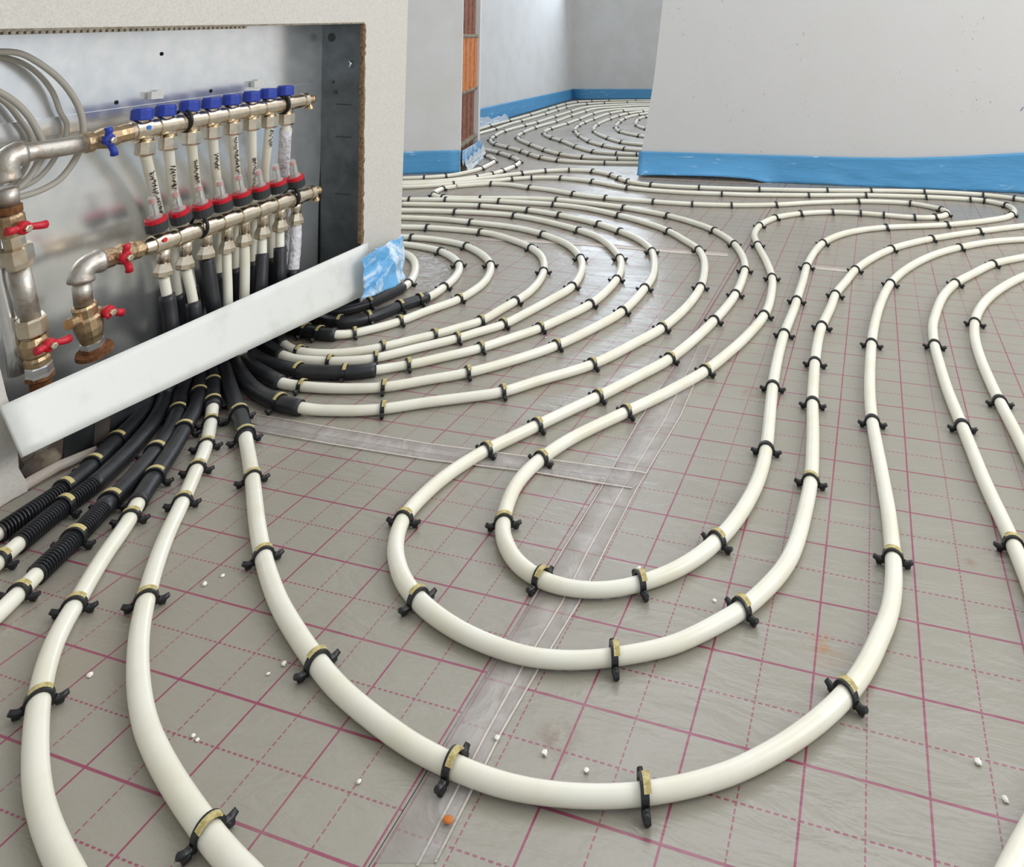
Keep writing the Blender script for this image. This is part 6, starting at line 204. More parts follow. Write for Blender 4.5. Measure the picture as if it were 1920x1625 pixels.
[-.2907,2.1526,-1.386,0,0,0,"black clip on the inner front loop's left arm, second from the back"],
[-.2718,1.8641,-1.647,0,0,0,"black clip on the inner front loop's left arm, third from the back"],
[-.341,1.5304,-1.889,0,0,1,"black clip on the inner front loop's left arm, fourth from the back"],
[-.4388,1.3271,-2.082,0,0,1,"black clip on the inner front loop's left arm, fifth from the back"],
[-.5191,1.1454,-1.803,0,0,1,"black clip on the inner front loop's left arm, sixth from the back"],
[-.5022,.9881,-1.109,0,0,1,"black clip on the inner front loop's bend, first from the left"],
[-.4098,.9064,-.255,0,0,1,"black clip on the inner front loop's bend, second from the left"],
[-.2908,.9355,.648,0,0,1,"black clip on the inner front loop's bend, third from the left"],
[-.2175,1.0389,1.153,0,0,1,"black clip on the inner front loop's bend, fourth from the left"],
[-.186,1.2784,1.636,0,0,0,"black clip on the inner front loop's right arm, first from the bend"],
[-.2043,1.5001,1.641,0,0,0,"black clip on the inner front loop's right arm, second from the bend"],
[-.2132,1.763,1.56,0,0,0,"black clip on the inner front loop's right arm, third from the bend"],
[-.208,1.9891,1.574,0,0,0,"black clip on the inner front loop's right arm, fourth from the bend"],
[-.2086,2.2804,1.56,0,0,0,"black clip on the inner front loop's right arm, fifth from the bend"],
[-.1814,2.5513,1.326,0,1,0,"black clip on the inner front loop's right arm, sixth from the bend"],
[.0137,2.8216,.563,0,1,0,"black clip on the inner front loop's right arm, seventh from the bend"],
[.2169,2.925,.567,0,1,0,"black clip on the inner front loop's right arm, eighth from the bend"],
[.4598,3.1573,1.16,0,1,0,"black clip on the inner front loop's right arm, ninth from the bend"],
[.467,3.32,2.09,0,1,0,"black clip on the inner loop's lowest back run, first from its right end"],
[.3991,3.3858,2.683,0,1,0,"black clip on the inner loop's lowest back run, second from its right end"],
[.3462,3.3996,3.055,0,1,0,"black clip on the inner loop's lowest back run, third from its right end"],
[.1767,3.3946,-3.035,0,1,0,"black clip on the inner loop's lowest back run, fourth from its right end"],
[-.0597,3.3556,-2.914,0,1,0,"black clip on the inner loop's lowest back run, fifth from its right end"],
[-.287,3.284,-2.847,0,1,0,"black clip on the inner loop's lowest back run, sixth from its right end"],
[-.6356,3.2039,-3.026,0,1,0,"black clip on the inner loop's lowest back run, seventh from its right end"],
[-1.0528,3.2066,2.866,0,1,0,"black clip on the inner loop's lowest back run, eighth from its right end"],
[-1.2489,3.2921,2.78,0,1,0,"black clip on the inner loop's lowest back run, ninth from its right end"],
[-1.4201,3.3273,3.061,0,1,0,"black clip on the inner loop's lowest back run, tenth from its right end"],
[-1.5548,3.2925,-2.624,0,1,0,"black clip on the inner loop's lowest back run, eleventh from its right end"],
[-1.6303,3.2395,-2.394,0,1,0,"black clip on the inner loop's lowest back run, twelfth from its right end"],
[-1.823,3.0525,-2.389,0,1,0,"black clip on the inner loop's lowest back run, thirteenth from its right end"],
[-2.0687,3.8087,-.614,0,1,0,"black clip on the bend nearest the wrapped pier, first from its back end"],
[-1.9397,3.6471,-1.171,0,1,0,"black clip on the bend nearest the wrapped pier, second from its back end"],
[-1.9021,3.442,-1.505,0,1,0,"black clip on the bend nearest the wrapped pier, third from its back end"],
[-1.9614,3.2129,-2.297,0,1,0,"black clip on the bend nearest the wrapped pier, fourth from its back end"],
[-2.0372,3.1486,-2.581,0,1,0,"black clip on the bend nearest the wrapped pier, fifth from its back end"],
[-2.1238,3.0996,-2.658,0,1,0,"black clip on the bend nearest the wrapped pier, sixth from its back end"],
[-2.0467,3.9182,-.636,0,1,0,"black clip on the second bend past the wrapped pier, first from its back end"],
[-1.9121,3.8047,-.757,0,1,0,"black clip on the second bend past the wrapped pier, second from its back end"],
[-1.8053,3.6716,-1.078,0,1,0,"black clip on the second bend past the wrapped pier, third from its back end"],
[-1.774,3.5455,-1.456,0,1,0,"black clip on the second bend past the wrapped pier, fourth from its back end"],
[-1.7693,3.413,-1.588,0,1,0,"black clip on the second bend past the wrapped pier, fifth from its back end"],
[-1.7789,3.3225,-1.778,0,1,0,"black clip on the second bend past the wrapped pier, sixth from its back end"],
[-1.8103,3.235,-2.073,0,1,0,"black clip on the second bend past the wrapped pier, seventh from its back end"],
[-1.6505,3.3828,.94,0,1,0,"black clip on the run along the right wall, first from its left end"],
[-1.5685,3.4776,.657,0,1,0,"black clip on the run along the right wall, second from its left end"],
[-1.4649,3.5335,.324,0,1,0,"black clip on the run along the right wall, third from its left end"],
[-1.3414,3.5366,-.338,0,1,0,"black clip on the run along the right wall, fourth from its left end"],
[-1.2195,3.4659,-.726,0,1,0,"black clip on the run along the right wall, fifth from its left end"],
[-1.1573,3.4003,-.824,0,1,0,"black clip on the run along the right wall, sixth from its left end"],
[-1.097,3.3456,-.579,0,1,0,"black clip on the run along the right wall, seventh from its left end"],
[-.9731,3.3003,-.163,0,1,0,"black clip on the run along the right wall, eighth from its left end"],
[-.7565,3.3051,.101,0,1,0,"black clip on the run along the right wall, ninth from its left end"],
[-.4998,3.3459,.192,0,1,0,"black clip on the run along the right wall, tenth from its left end"],
[-.2191,3.4083,.249,0,1,0,"black clip on the run along the right wall, eleventh from its left end"],
[-.0401,3.4584,.266,0,1,0,"black clip on the run along the right wall, twelfth from its left end"],
[.1767,3.5087,.116,0,1,0,"black clip on the run along the right wall, thirteenth from its left end"],
[.4077,3.5102,-.156,0,1,0,"black clip on the run along the right wall, fourteenth from its left end"],
[.52,3.4713,-.497,0,1,0,"black clip on the run along the right wall, fifteenth from its left end"],
[.305,2.4707,-2.174,0,0,0,"black clip on the pipe curving second from the right edge, first from its far end"],
[.1839,2.2522,-1.971,0,0,0,"black clip on the pipe curving second from the right edge, second from its far end"],
[.1014,1.7987,-1.569,0,0,0,"black clip on the pipe curving second from the right edge, third from its far end"],
[.1217,1.45,-1.479,0,0,0,"black clip on the pipe curving second from the right edge, fourth from its far end"],
[.1529,1.1462,-1.469,0,0,1,"black clip on the pipe curving second from the right edge, fifth from its far end"],
[.1992,1.9622,-1.721,0,0,0,"black clip on the pipe curving closest to the right edge, first from its far end"],
[.1958,1.564,-1.491,0,0,0,"black clip on the pipe curving closest to the right edge, second from its far end"],
[-1.2146,1.1839,-.75,1,0,1,"black clip on the left pipe beside the largest front bend, first from the cabinet"],
[-1.1511,1.1239,-.752,1,0,1,"black clip on the left pipe beside the largest front bend, second from the cabinet"],
[-1.1062,1.0782,-.82,0,0,1,"black clip on the left pipe beside the largest front bend, third from the cabinet"],
[-1.0526,1.0186,-.899,0,0,1,"black clip on the left pipe beside the largest front bend, fourth from the cabinet"],
[-1.0099,.9619,-.943,0,0,1,"black clip on the left pipe beside the largest front bend, fifth from the cabinet"],
[-.959,.8916,-.968,0,0,1,"black clip on the left pipe beside the largest front bend, sixth from the cabinet"],
[-.8368,.7338,-.828,0,0,1,"black clip on the left pipe beside the largest front bend, seventh from the cabinet"],
[-.5486,.5517,-.338,0,0,1,"black clip on the left pipe beside the largest front bend, eighth from the cabinet"],
[-1.2045,1.1436,-.799,1,0,1,"black clip on the left pipe with the smooth sleeve, first from the cabinet"],
[-1.1217,1.0375,-.965,1,0,1,"black clip on the left pipe with the smooth sleeve, second from the cabinet"],
[-1.0453,.9188,-1.035,1,0,1,"black clip on the left pipe with the smooth sleeve, third from the cabinet"],
[-.9965,.8423,-.995,0,0,1,"black clip on the left pipe with the smooth sleeve, fourth from the cabinet"],
[-.9069,.7007,-.983,0,0,1,"black clip on the left pipe with the smooth sleeve, fifth from the cabinet"],
[-.8136,.5985,-.692,0,0,1,"black clip on the left pipe with the smooth sleeve, sixth from the cabinet"],
[-1.1845,1.0808,-.818,1,0,1,"black clip on the third pipe from the far left, first from the cabinet"],
[-1.107,.9728,-1.077,1,0,1,"black clip on the third pipe from the far left, second from the cabinet"],
[-1.0526,.8564,-1.178,1,0,1,"black clip on the third pipe from the far left, third from the cabinet"],
[-1.0207,.7824,-1.172,1,0,1,"black clip on the third pipe from the far left, fourth from the cabinet"],
[-.9908,.6967,-1.22,0,0,1,"black clip on the third pipe from the far left, fifth from the cabinet"],
[-1.1022,.8272,-1.353,1,0,1,"black clip on the second pipe from the far left, first from the cabinet"],
[-1.0737,.7291,-1.326,0,0,1,"black clip on the second pipe from the far left, second from the cabinet"],
[-1.1965,.9772,-1.11,1,0,1,"black clip on the leftmost sleeved pipe, first from the cabinet"],
[-1.1652,.9151,-1.168,1,0,1,"black clip on the leftmost sleeved pipe, second from the cabinet"],
[-1.1434,.8568,-1.37,1,0,1,"black clip on the leftmost sleeved pipe, third from the cabinet"],
[-2.7312,5.0608,1.672,0,1,0,"black clip on the first back room pipe, first from the left"],
[-2.7567,5.4185,1.644,0,1,0,"black clip on the first back room pipe, second from the left"],
[-2.7947,5.8694,1.668,0,1,0,"black clip on the first back room pipe, third from the left"],
[-2.8454,6.3367,1.682,0,1,0,"black clip on the first back room pipe, fourth from the left"],
[-2.8726,6.5808,1.682,0,1,0,"black clip on the first back room pipe, fifth from the left"],
[-2.9015,6.876,1.598,0,1,0,"black clip on the first back room pipe, sixth from the left"],
[-2.8803,7.1345,1.225,0,1,0,"black clip on the first back room pipe, seventh from the left"],
[-2.7771,7.2756,.731,0,1,0,"black clip on the first back room pipe, eighth from the left"],
[-2.6292,7.3811,.522,0,1,0,"black clip on the first back room pipe, ninth from the left"],
[-2.3776,7.5017,.397,0,1,0,"black clip on the first back room pipe, tenth from the left"],
[-2.6025,4.9002,1.678,0,1,0,"black clip on the second back room pipe, first from the left"],
[-2.6539,5.4146,1.63,0,1,0,"black clip on the second back room pipe, second from the left"],
[-2.6923,5.9463,1.665,0,1,0,"black clip on the second back room pipe, third from the left"],
[-2.7284,6.2897,1.684,0,1,0,"black clip on the second back room pipe, fourth from the left"],
[-2.7554,6.5454,1.647,0,1,0,"black clip on the second back room pipe, fifth from the left"],
[-2.7045,6.95,.961,0,1,0,"black clip on the second back room pipe, sixth from the left"],
[-2.5781,7.1015,.773,0,1,0,"black clip on the second back room pipe, seventh from the left"],
[-2.3882,7.2495,.547,0,1,0,"black clip on the second back room pipe, eighth from the left"],
[-2.481,4.7987,-1.446,0,1,0,"black clip on the third back room pipe, first from the back"],
[-2.4968,5.1517,-1.569,0,1,0,"black clip on the third back room pipe, second from the back"],
[-2.4979,5.3631,-1.527,0,1,0,"black clip on the third back room pipe, third from the back"],
[-2.5352,5.7921,-1.479,0,1,0,"black clip on the third back room pipe, fourth from the back"],
[-2.5708,6.221,-1.492,0,1,0,"black clip on the third back room pipe, fifth from the back"],
[-2.4187,4.5387,-1.275,0,1,0,"black clip on the third back room pipe, sixth from the back"],
[-2.3632,4.3951,-1.134,0,1,0,"black clip on the third back room pipe, seventh from the back"],
[-2.2306,4.2194,-.705,0,1,0,"black clip on the third back room pipe, eighth from the back"],
[-2.0926,4.1198,-.609,0,1,0,"black clip on the third back room pipe, ninth from the back"],
[-1.9539,4.0111,-.743,0,1,0,"black clip on the third back room pipe, tenth from the back"],
[-1.8633,3.9266,-.747,0,1,0,"black clip on the third back room pipe, eleventh from the back"],
[-1.7558,3.84,-.558,0,1,0,"black clip on the third back room pipe, twelfth from the back"],
[-1.6335,3.785,-.304,0,1,0,"black clip on the third back room pipe, thirteenth from the back"],
[-1.3706,3.7888,.169,0,1,0,"black clip on the third back room pipe, fourteenth from the back"],
[-2.3203,4.7559,-1.348,0,1,0,"black clip on the fourth back room pipe, first from the back"],
[-2.3641,5.0414,-1.474,0,1,0,"black clip on the fourth back room pipe, second from the back"],
[-2.383,5.4606,-1.501,0,1,0,"black clip on the fourth back room pipe, third from the back"],
[-2.4278,5.8739,-1.473,0,1,0,"black clip on the fourth back room pipe, fourth from the back"],
[-2.4538,6.2588,-1.499,0,1,0,"black clip on the fourth back room pipe, fifth from the back"],
[-2.2445,4.5395,-1.093,0,1,0,"black clip on the fourth back room pipe, sixth from the back"],
[-2.0204,4.2696,-.808,0,1,0,"black clip on the fourth back room pipe, seventh from the back"],
[-1.8515,4.098,-.745,0,1,0,"black clip on the fourth back room pipe, eighth from the back"],
[-1.7033,3.9813,-.5,0,1,0,"black clip on the fourth back room pipe, ninth from the back"],
[-1.5486,3.9236,-.144,0,1,0,"black clip on the fourth back room pipe, tenth from the back"],
[-1.3507,3.9339,.18,0,1,0,"black clip on the fourth back room pipe, eleventh from the back"],
[-2.2346,5.0323,-1.47,0,1,0,"black clip on the fifth back room pipe, first from the back"],
[-2.2466,5.3531,-1.528,0,1,0,"black clip on the fifth back room pipe, second from the back"],
[-2.2727,5.6707,-1.468,0,1,0,"black clip on the fifth back room pipe, third from the back"],
[-2.3161,6.0873,-1.512,0,1,0,"black clip on the fifth back room pipe, fourth from the back"],
[-2.169,4.7892,-1.102,0,1,0,"black clip on the fifth back room pipe, fifth from the back"],
[-2.0185,4.5849,-.781,0,1,0,"black clip on the fifth back room pipe, sixth from the back"],
[-1.9051,4.4755,-.808,0,1,0,"black clip on the fifth back room pipe, seventh from the back"],
[-1.7307,4.2788,-.821,0,1,0,"black clip on the fifth back room pipe, eighth from the back"],
[-1.5646,4.1324,-.568,0,1,0,"black clip on the fifth back room pipe, ninth from the back"],
[-1.4134,4.1005,-.044,0,1,0,"black clip on the fifth back room pipe, tenth from the back"],
[-1.2977,4.1111,.162,0,1,0,"black clip on the fifth back room pipe, eleventh from the back"],
[-2.1106,5.255,-1.351,0,1,0,"black clip on the sixth back room pipe, first from the back"],
[-2.1407,5.4428,-1.462,0,1,0,"black clip on the sixth back room pipe, second from the back"],
[-2.1639,5.6938,-1.494,0,1,0,"black clip on the sixth back room pipe, third from the back"],
[-2.1888,6.1506,-1.601,0,1,0,"black clip on the sixth back room pipe, fourth from the back"],
[-2.1488,6.4006,-2.0,0,1,0,"black clip on the sixth back room pipe, fifth from the back"],
[-2.0115,4.9597,-1.134,0,1,0,"black clip on the sixth back room pipe, sixth from the back"],
[-1.8806,4.7228,-1.017,0,1,0,"black clip on the sixth back room pipe, seventh from the back"],
[-1.7304,4.5043,-.856,0,1,0,"black clip on the sixth back room pipe, eighth from the back"],
[-1.5848,4.366,-.592,0,1,0,"black clip on the sixth back room pipe, ninth from the back"],
[-1.4268,4.2853,-.297,0,1,0,"black clip on the sixth back room pipe, tenth from the back"],
[-2.0005,5.3491,-1.383,0,1,0,"black clip on the seventh back room pipe, first from the back"],
[-2.0432,5.7552,-1.502,0,1,0,"black clip on the seventh back room pipe, second from the back"],
[-2.0543,5.9906,-1.554,0,1,0,"black clip on the seventh back room pipe, third from the back"],
[-2.041,6.2067,-1.759,0,1,0,"black clip on the seventh back room pipe, fourth from the back"],
[-1.9666,6.4083,-2.191,0,1,0,"black clip on the seventh back room pipe, fifth from the back"],
[-1.8782,4.9864,-1.09,0,1,0,"black clip on the seventh back room pipe, sixth from the back"],
[-1.6692,4.6812,-.888,0,1,0,"black clip on the seventh back room pipe, seventh from the back"],
[-1.531,4.541,-.586,0,1,0,"black clip on the seventh back room pipe, eighth from the back"],
[-1.9021,5.5733,-1.357,0,1,0,"black clip on the eighth back room pipe, first from the back"],
[-1.9394,5.7955,-1.459,0,1,0,"black clip on the eighth back room pipe, second from the back"],
[-1.9258,6.1434,-1.744,0,1,0,"black clip on the eighth back room pipe, third from the back"],
[-1.8188,5.2613,-1.231,0,1,0,"black clip on the eighth back room pipe, fourth from the back"],
[-1.703,5.0326,-.9,0,1,0,"black clip on the eighth back room pipe, fifth from the back"],
[-1.518,4.8656,-.565,0,1,0,"black clip on the eighth back room pipe, sixth from the back"],
[-1.8201,5.7935,-1.408,0,1,0,"black clip on the ninth back room pipe, first from the back"],
[-1.8245,5.9999,-1.707,0,1,0,"black clip on the ninth back room pipe, second from the back"],
[-1.7038,5.418,-1.147,0,1,0,"black clip on the ninth back room pipe, third from the back"],
[-1.5804,5.2343,-.835,0,1,0,"black clip on the ninth back room pipe, fourth from the back"],
]
XW = D['XW']

# ------------------------------------------------------------------ materials
def lin(r, g, b):
    f = lambda c: (c / 255 / 12.92) if c / 255 <= .04045 else ((c / 255 + .055) / 1.055) ** 2.4
    return (f(r), f(g), f(b), 1)
class NT:
    def __init__(s, name):
        s.m = bpy.data.materials.new(name); s.m.use_nodes = True; s.t = s.m.node_tree; s.b = s.t.nodes['Principled BSDF']; s.out = s.t.nodes['Material Output']
    def n(s, typ, **kw):
        o = s.t.nodes.new(typ)
        for k, v in kw.items():
            if k in ('operation', 'blend_type', 'data_type', 'noise_dimensions', 'feature', 'wave_type', 'bands_direction', 'distance'): setattr(o, k, v)
        return o
    def l(s, a, b): s.t.links.new(a, b)
    def math(s, op, a, b=None, c=None):
        o = s.t.nodes.new('ShaderNodeMath'); o.operation = op
        for i, v in enumerate((a, b, c)):
            if v is None: continue
            if isinstance(v, (int, float)): o.inputs[i].default_value = v
            else: s.l(v, o.inputs[i])
        return o.outputs[0]
    def mix(s, fac, a, b):
        o = s.t.nodes.new('ShaderNodeMix'); o.data_type = 'RGBA'
        for i, v in ((0, fac), (6, a), (7, b)):
            if isinstance(v, (int, float, tuple)): o.inputs[i].default_value = v
            else: s.l(v, o.inputs[i])
        return o.outputs[2]
    def noise(s, scale, detail=4, rough=.55, src='Object', dist=0, stretch=None):
        tc = s.t.nodes.new('ShaderNodeTexCoord'); n = s.t.nodes.new('ShaderNodeTexNoise')
        n.inputs['Scale'].default_value = scale; n.inputs['Detail'].default_value = detail; n.inputs['Roughness'].default_value = rough; n.inputs['Distortion'].default_value = dist
        if stretch:
            mp = s.t.nodes.new('ShaderNodeMapping'); mp.inputs['Scale'].default_value = stretch[:3]
            if len(stretch) > 3: mp.inputs['Rotation'].default_value = (0, 0, stretch[3])
            s.l(tc.outputs[src], mp.inputs[0]); s.l(mp.outputs[0], n.inputs['Vector'])
        else: s.l(tc.outputs[src], n.inputs['Vector'])
        return n.outputs['Fac']
    def ramp(s, fac, a, b, ca=(0, 0, 0, 1), cb=(1, 1, 1, 1)):
        o = s.t.nodes.new('ShaderNodeValToRGB'); s.l(fac, o.inputs[0])
        o.color_ramp.elements[0].position = a; o.color_ramp.elements[1].position = b
        o.color_ramp.elements[0].color = ca; o.color_ramp.elements[1].color = cb
        return o.outputs[0]
    def bump(s, h, strength, dist=.01):
        o = s.t.nodes.new('ShaderNodeBump'); o.inputs['Strength'].default_value = strength; o.inputs['Distance'].default_value = dist
        s.l(h, o.inputs['Height']); s.l(o.outputs[0], s.b.inputs['Normal']); return o
def mat(name, col, rough=.5, metal=0., col2=None, scale=30, a=.4, b=.65, bump=0, bscale=60, bdist=.004, spec=.5, coat=0):
    t = NT(name); B = t.b
    B.inputs['Roughness'].default_value = rough; B.inputs['Metallic'].default_value = metal
    B.inputs['Specular IOR Level'].default_value = spec; B.inputs['Coat Weight'].default_value = coat
    if col2:
        t.l(t.mix(t.ramp(t.noise(scale), a, b), col, col2), B.inputs['Base Color'])
    else: B.inputs['Base Color'].default_value = col
    if bump: t.bump(t.noise(bscale), bump, bdist)
    return t.m
M = {}
M['plaster'] = mat('plaster', lin(211, 211, 210), .9, col2=lin(206, 205, 202), scale=6, bump=.25, bscale=140, bdist=.002, spec=.2)
M['plaster_grey'] = mat('plaster_grey', lin(207, 204, 197), .9, col2=lin(197, 193, 184), scale=240, bump=.35, bscale=220, bdist=.0015, spec=.2)
def wall_speck():
    t = NT('plaster_specked'); B = t.b; B.inputs['Roughness'].default_value = .9; B.inputs['Specular IOR Level'].default_value = .2
    base = t.mix(t.noise(5), lin(213, 212, 212), lin(207, 206, 203))
    sp = t.math('MULTIPLY', t.ramp(t.noise(70, 3, .5), .66, .73), t.ramp(t.noise(4.2, 3), .46, .62))
    t.l(t.mix(t.math('MULTIPLY', sp, .7), base, lin(150, 144, 118)), B.inputs['Base Color'])
    t.bump(t.noise(120), .2, .002); return t.m
M['wall_speck'] = wall_speck()
M['pipe'] = mat('pex_pipe', lin(230, 228, 214), .30, col2=lin(224, 220, 200), scale=14, spec=.5)
M['pipe_in'] = M['pipe']
M['black'] = mat('black_foam', lin(30, 31, 34), .42, col2=lin(40, 41, 45), scale=40, spec=.5)
M['clip'] = mat('black_plastic', lin(22, 23, 25), .38, spec=.5)
M['paper'] = mat('yellow_paper', lin(202, 188, 132), .8, col2=lin(160, 144, 92), scale=300)
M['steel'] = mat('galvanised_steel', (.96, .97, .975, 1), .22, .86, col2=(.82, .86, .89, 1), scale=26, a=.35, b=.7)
M['steel_dark'] = mat('steel_darkened', (.17, .185, .19, 1), .42, 1., col2=(.11, .125, .13, 1), scale=22, a=.35, b=.7)  # dark reflections of the cabinet side are put into this steel colour
M['nickel'] = mat('nickel_brass', (.76, .68, .55, 1), .24, 1., col2=(.62, .51, .37, 1), scale=60, a=.45, b=.75)
M['brass'] = mat('worn_brass', (.58, .43, .26, 1), .38, .9, col2=(.42, .30, .18, 1), scale=70, a=.4, b=.7, bump=.2, bscale=200)
M['rusty'] = mat('galvanised_pipe_rust', (.56, .53, .48, 1), .42, .85, col2=(.34, .22, .13, 1), scale=34, a=.52, b=.74, bump=.15, bscale=160)
M['rust'] = mat('rust', lin(128, 82, 44), .85, .1, col2=lin(96, 60, 34), scale=120)
M['bluecap'] = mat('blue_plastic', lin(38, 62, 160), .42)
M['red'] = mat('red_plastic', lin(196, 22, 44), .38)
M['darkgrey'] = mat('dark_grey_plastic', lin(52, 54, 56), .5)
M['rubber'] = mat('rubber', lin(18, 19, 20), .45)
M['white_metal'] = mat('painted_board', lin(222, 223, 218), .42, col2=lin(210, 211, 205), scale=18, a=.5, b=.75, spec=.4)
M['cable'] = mat('grey_cable', lin(172, 168, 158), .5)
M['clay'] = mat('terracotta', lin(192, 122, 66), .85, col2=lin(170, 98, 52), scale=40, bump=.3, bscale=90)
M['clay_dark'] = mat('terracotta_dark', lin(134, 84, 62), .9, col2=lin(104, 64, 48), scale=40, bump=.3, bscale=90)
M['mortar'] = mat('mortar', lin(146, 138, 122), .95, col2=lin(120, 112, 98), scale=80, bump=.6, bscale=90)
M['screed'] = mat('raw_floor', lin(140, 128, 112), .95, col2=lin(104, 92, 78), scale=30, bump=.5, bscale=60)
M['brickdark'] = mat('recess_masonry', lin(92, 80, 70), .95, col2=lin(66, 64, 62), scale=11, bump=.6, bscale=40)
M['brown_edge'] = mat('rough_plaster_edge', lin(140, 116, 86), .95, col2=lin(96, 76, 54), scale=160, bump=.8, bscale=200)
M['crumb'] = mat('plaster_crumb', lin(236, 232, 224), .9)
M['orange'] = mat('orange_chip', lin(190, 112, 50), .8)
M['ink'] = mat('marker_ink', lin(24, 24, 30), .6)
M['blueink'] = mat('blue_ink', lin(30, 50, 150), .6)
M['wrap'] = mat('white_wrap', lin(222, 220, 224), .45, col2=lin(196, 194, 200), scale=60, bump=1., bscale=70, bdist=.01)
M['sticker_blue'] = mat('sticker_blue', lin(34, 110, 205), .5)
M['sticker_red'] = mat('sticker_red', lin(215, 44, 40), .5)
M['hole'] = mat('dark_hole', lin(14, 14, 14), .9)
def foam():
    t = NT('blue_edge_foam'); B = t.b; B.inputs['Roughness'].default_value = .38; B.inputs['Specular IOR Level'].default_value = .45
    n = t.noise(9, 5, .6, 'Object', .6, (1, 1, 5))
    base = t.mix(t.noise(3), lin(92, 162, 208), lin(72, 142, 192))
    t.l(t.mix(t.ramp(n, .63, .74), base, lin(170, 204, 230)), B.inputs['Base Color'])
    t.bump(n, .3, .01); return t.m
M['foam'] = foam()
def film(name, c1, c2, alpha, lo=.5, hi=.68, sc_=16):
    t = NT(name); B = t.b; B.inputs['Roughness'].default_value = .22
    n = t.noise(sc_, 4, .6, 'Object', 1.2)
    t.l(t.mix(t.ramp(n, lo, hi), c1, c2), B.inputs['Base Color']); t.bump(n, .6, .01)
    tr = t.n('ShaderNodeBsdfTransparent'); mx = t.n('ShaderNodeMixShader'); mx.inputs[0].default_value = alpha
    t.l(tr.outputs[0], mx.inputs[1]); t.l(B.outputs[0], mx.inputs[2]); t.l(mx.outputs[0], t.out.inputs[0]); return t.m
M['film'] = film('blue_film', lin(104, 176, 226), lin(214, 230, 243), .86, .47, .62, 13)
M['film_clear'] = film('crinkled_clear_film', lin(206, 222, 236), lin(238, 244, 248), .6, .4, .6, 30)
M['tape'] = film('clear_tape', lin(206, 198, 192), lin(238, 234, 234), .24, .4, .7, 24)
M['tape_edge'] = film('clear_tape_edge', lin(234, 222, 210), lin(240, 232, 226), .55, .4, .7, 24)
M['glass'] = film('clear_plastic_tube', lin(226, 230, 222), lin(234, 236, 230), .34, .4, .7, 24)

def floor_film():
    t = NT('clear_floor_film'); B = t.b; B.inputs['Base Color'].default_value = lin(226, 228, 236); B.inputs['Roughness'].default_value = .2
    n = t.noise(26, 4, .6, 'Object', 1.5); t.bump(n, .7, .01)
    tr = t.n('ShaderNodeBsdfTransparent'); mx = t.n('ShaderNodeMixShader'); t.l(t.ramp(n, .42, .68, (.06, .06, .06, 1), (.5, .5, .5, 1)), mx.inputs[0])
    t.l(tr.outputs[0], mx.inputs[1]); t.l(B.outputs[0], mx.inputs[2]); t.l(mx.outputs[0], t.out.inputs[0]); return t.m
M['floor_film'] = floor_film()
def foil(name, stains=False):
    t = NT(name); B = t.b
    uv = t.n('ShaderNodeUVMap'); sp = t.n('ShaderNodeSeparateXYZ'); t.l(uv.outputs[0], sp.inputs[0])
    u, v = sp.outputs[0], sp.outputs[1]
    def line(c, half, off=0.):
        f = t.math('FRACT', t.math('ADD', c, .5 + off)); return t.math('LESS_THAN', t.math('ABSOLUTE', t.math('SUBTRACT', f, .5)), half)
    def dash(c, k, duty): return t.math('LESS_THAN', t.math('FRACT', t.math('MULTIPLY', c, k)), duty)
    su = line(u, .0105); sv = line(v, .0135)
    du = t.math('MULTIPLY', line(u, .0075, .5), dash(v, 15, .70)); dv = t.math('MULTIPLY', line(v, .0095, .5), dash(u, 15, .60))
    dd = t.math('MULTIPLY', t.math('MAXIMUM', du, dv), .88)
    g = t.math('MAXIMUM', t.math('MAXIMUM', su, t.math('MULTIPLY', sv, .95)), dd)
    wear = t.ramp(t.noise(7, 3), .24, .48, (.68, .68, .68, 1))
    g = t.math('MULTIPLY', t.math('MULTIPLY', g, .92), wear)
    base = t.mix(t.noise(5, 4), lin(153, 149, 138), lin(140, 135, 122))
    base = t.mix(t.math('MULTIPLY', t.ramp(t.noise(240, 2), .5, .7), .10), base, lin(120, 112, 98))
    dirt = t.math('MULTIPLY', t.ramp(t.noise(2.6, 5, .65), .56, .74), .30)
    base = t.mix(dirt, base, lin(140, 122, 96))
    tc = t.n('ShaderNodeTexCoord'); wob = t.noise(60, 4, .7)
    for (sx, sy, sr), sc_ in zip(D['stains'], (lin(120, 78, 36), lin(160, 112, 60), lin(120, 80, 40), lin(110, 84, 52), lin(130, 104, 70))):
        vm = t.n('ShaderNodeVectorMath'); vm.operation = 'DISTANCE'; t.l(tc.outputs['Object'], vm.inputs[0]); vm.inputs[1].default_value = (sx, sy, 0)
        k = t.math('MULTIPLY', t.math('SUBTRACT', 1., t.math('MINIMUM', t.math('DIVIDE', vm.outputs['Value'], sr), 1.)), t.ramp(wob, .40, .62))
        base = t.mix(t.math('MULTIPLY', k, .8), base, sc_)
    t.l(t.mix(g, base, lin(134, 30, 76)), B.inputs['Base Color'])
    B.inputs['Specular IOR Level'].default_value = .85
    t.l(t.ramp(t.noise(4, 4), .3, .7, (.24, .24, .24, 1), (.40, .40, .40, 1)), B.inputs['Roughness'])
    h = t.math('ADD', t.noise(9, 4, .6, 'Object', .8, (1, 3.2, 1, .35)), t.math('MULTIPLY', t.noise(110, 2), .10))
    t.bump(h, .22, .012); return t.m
M['foil'] = foil('foil_grid')

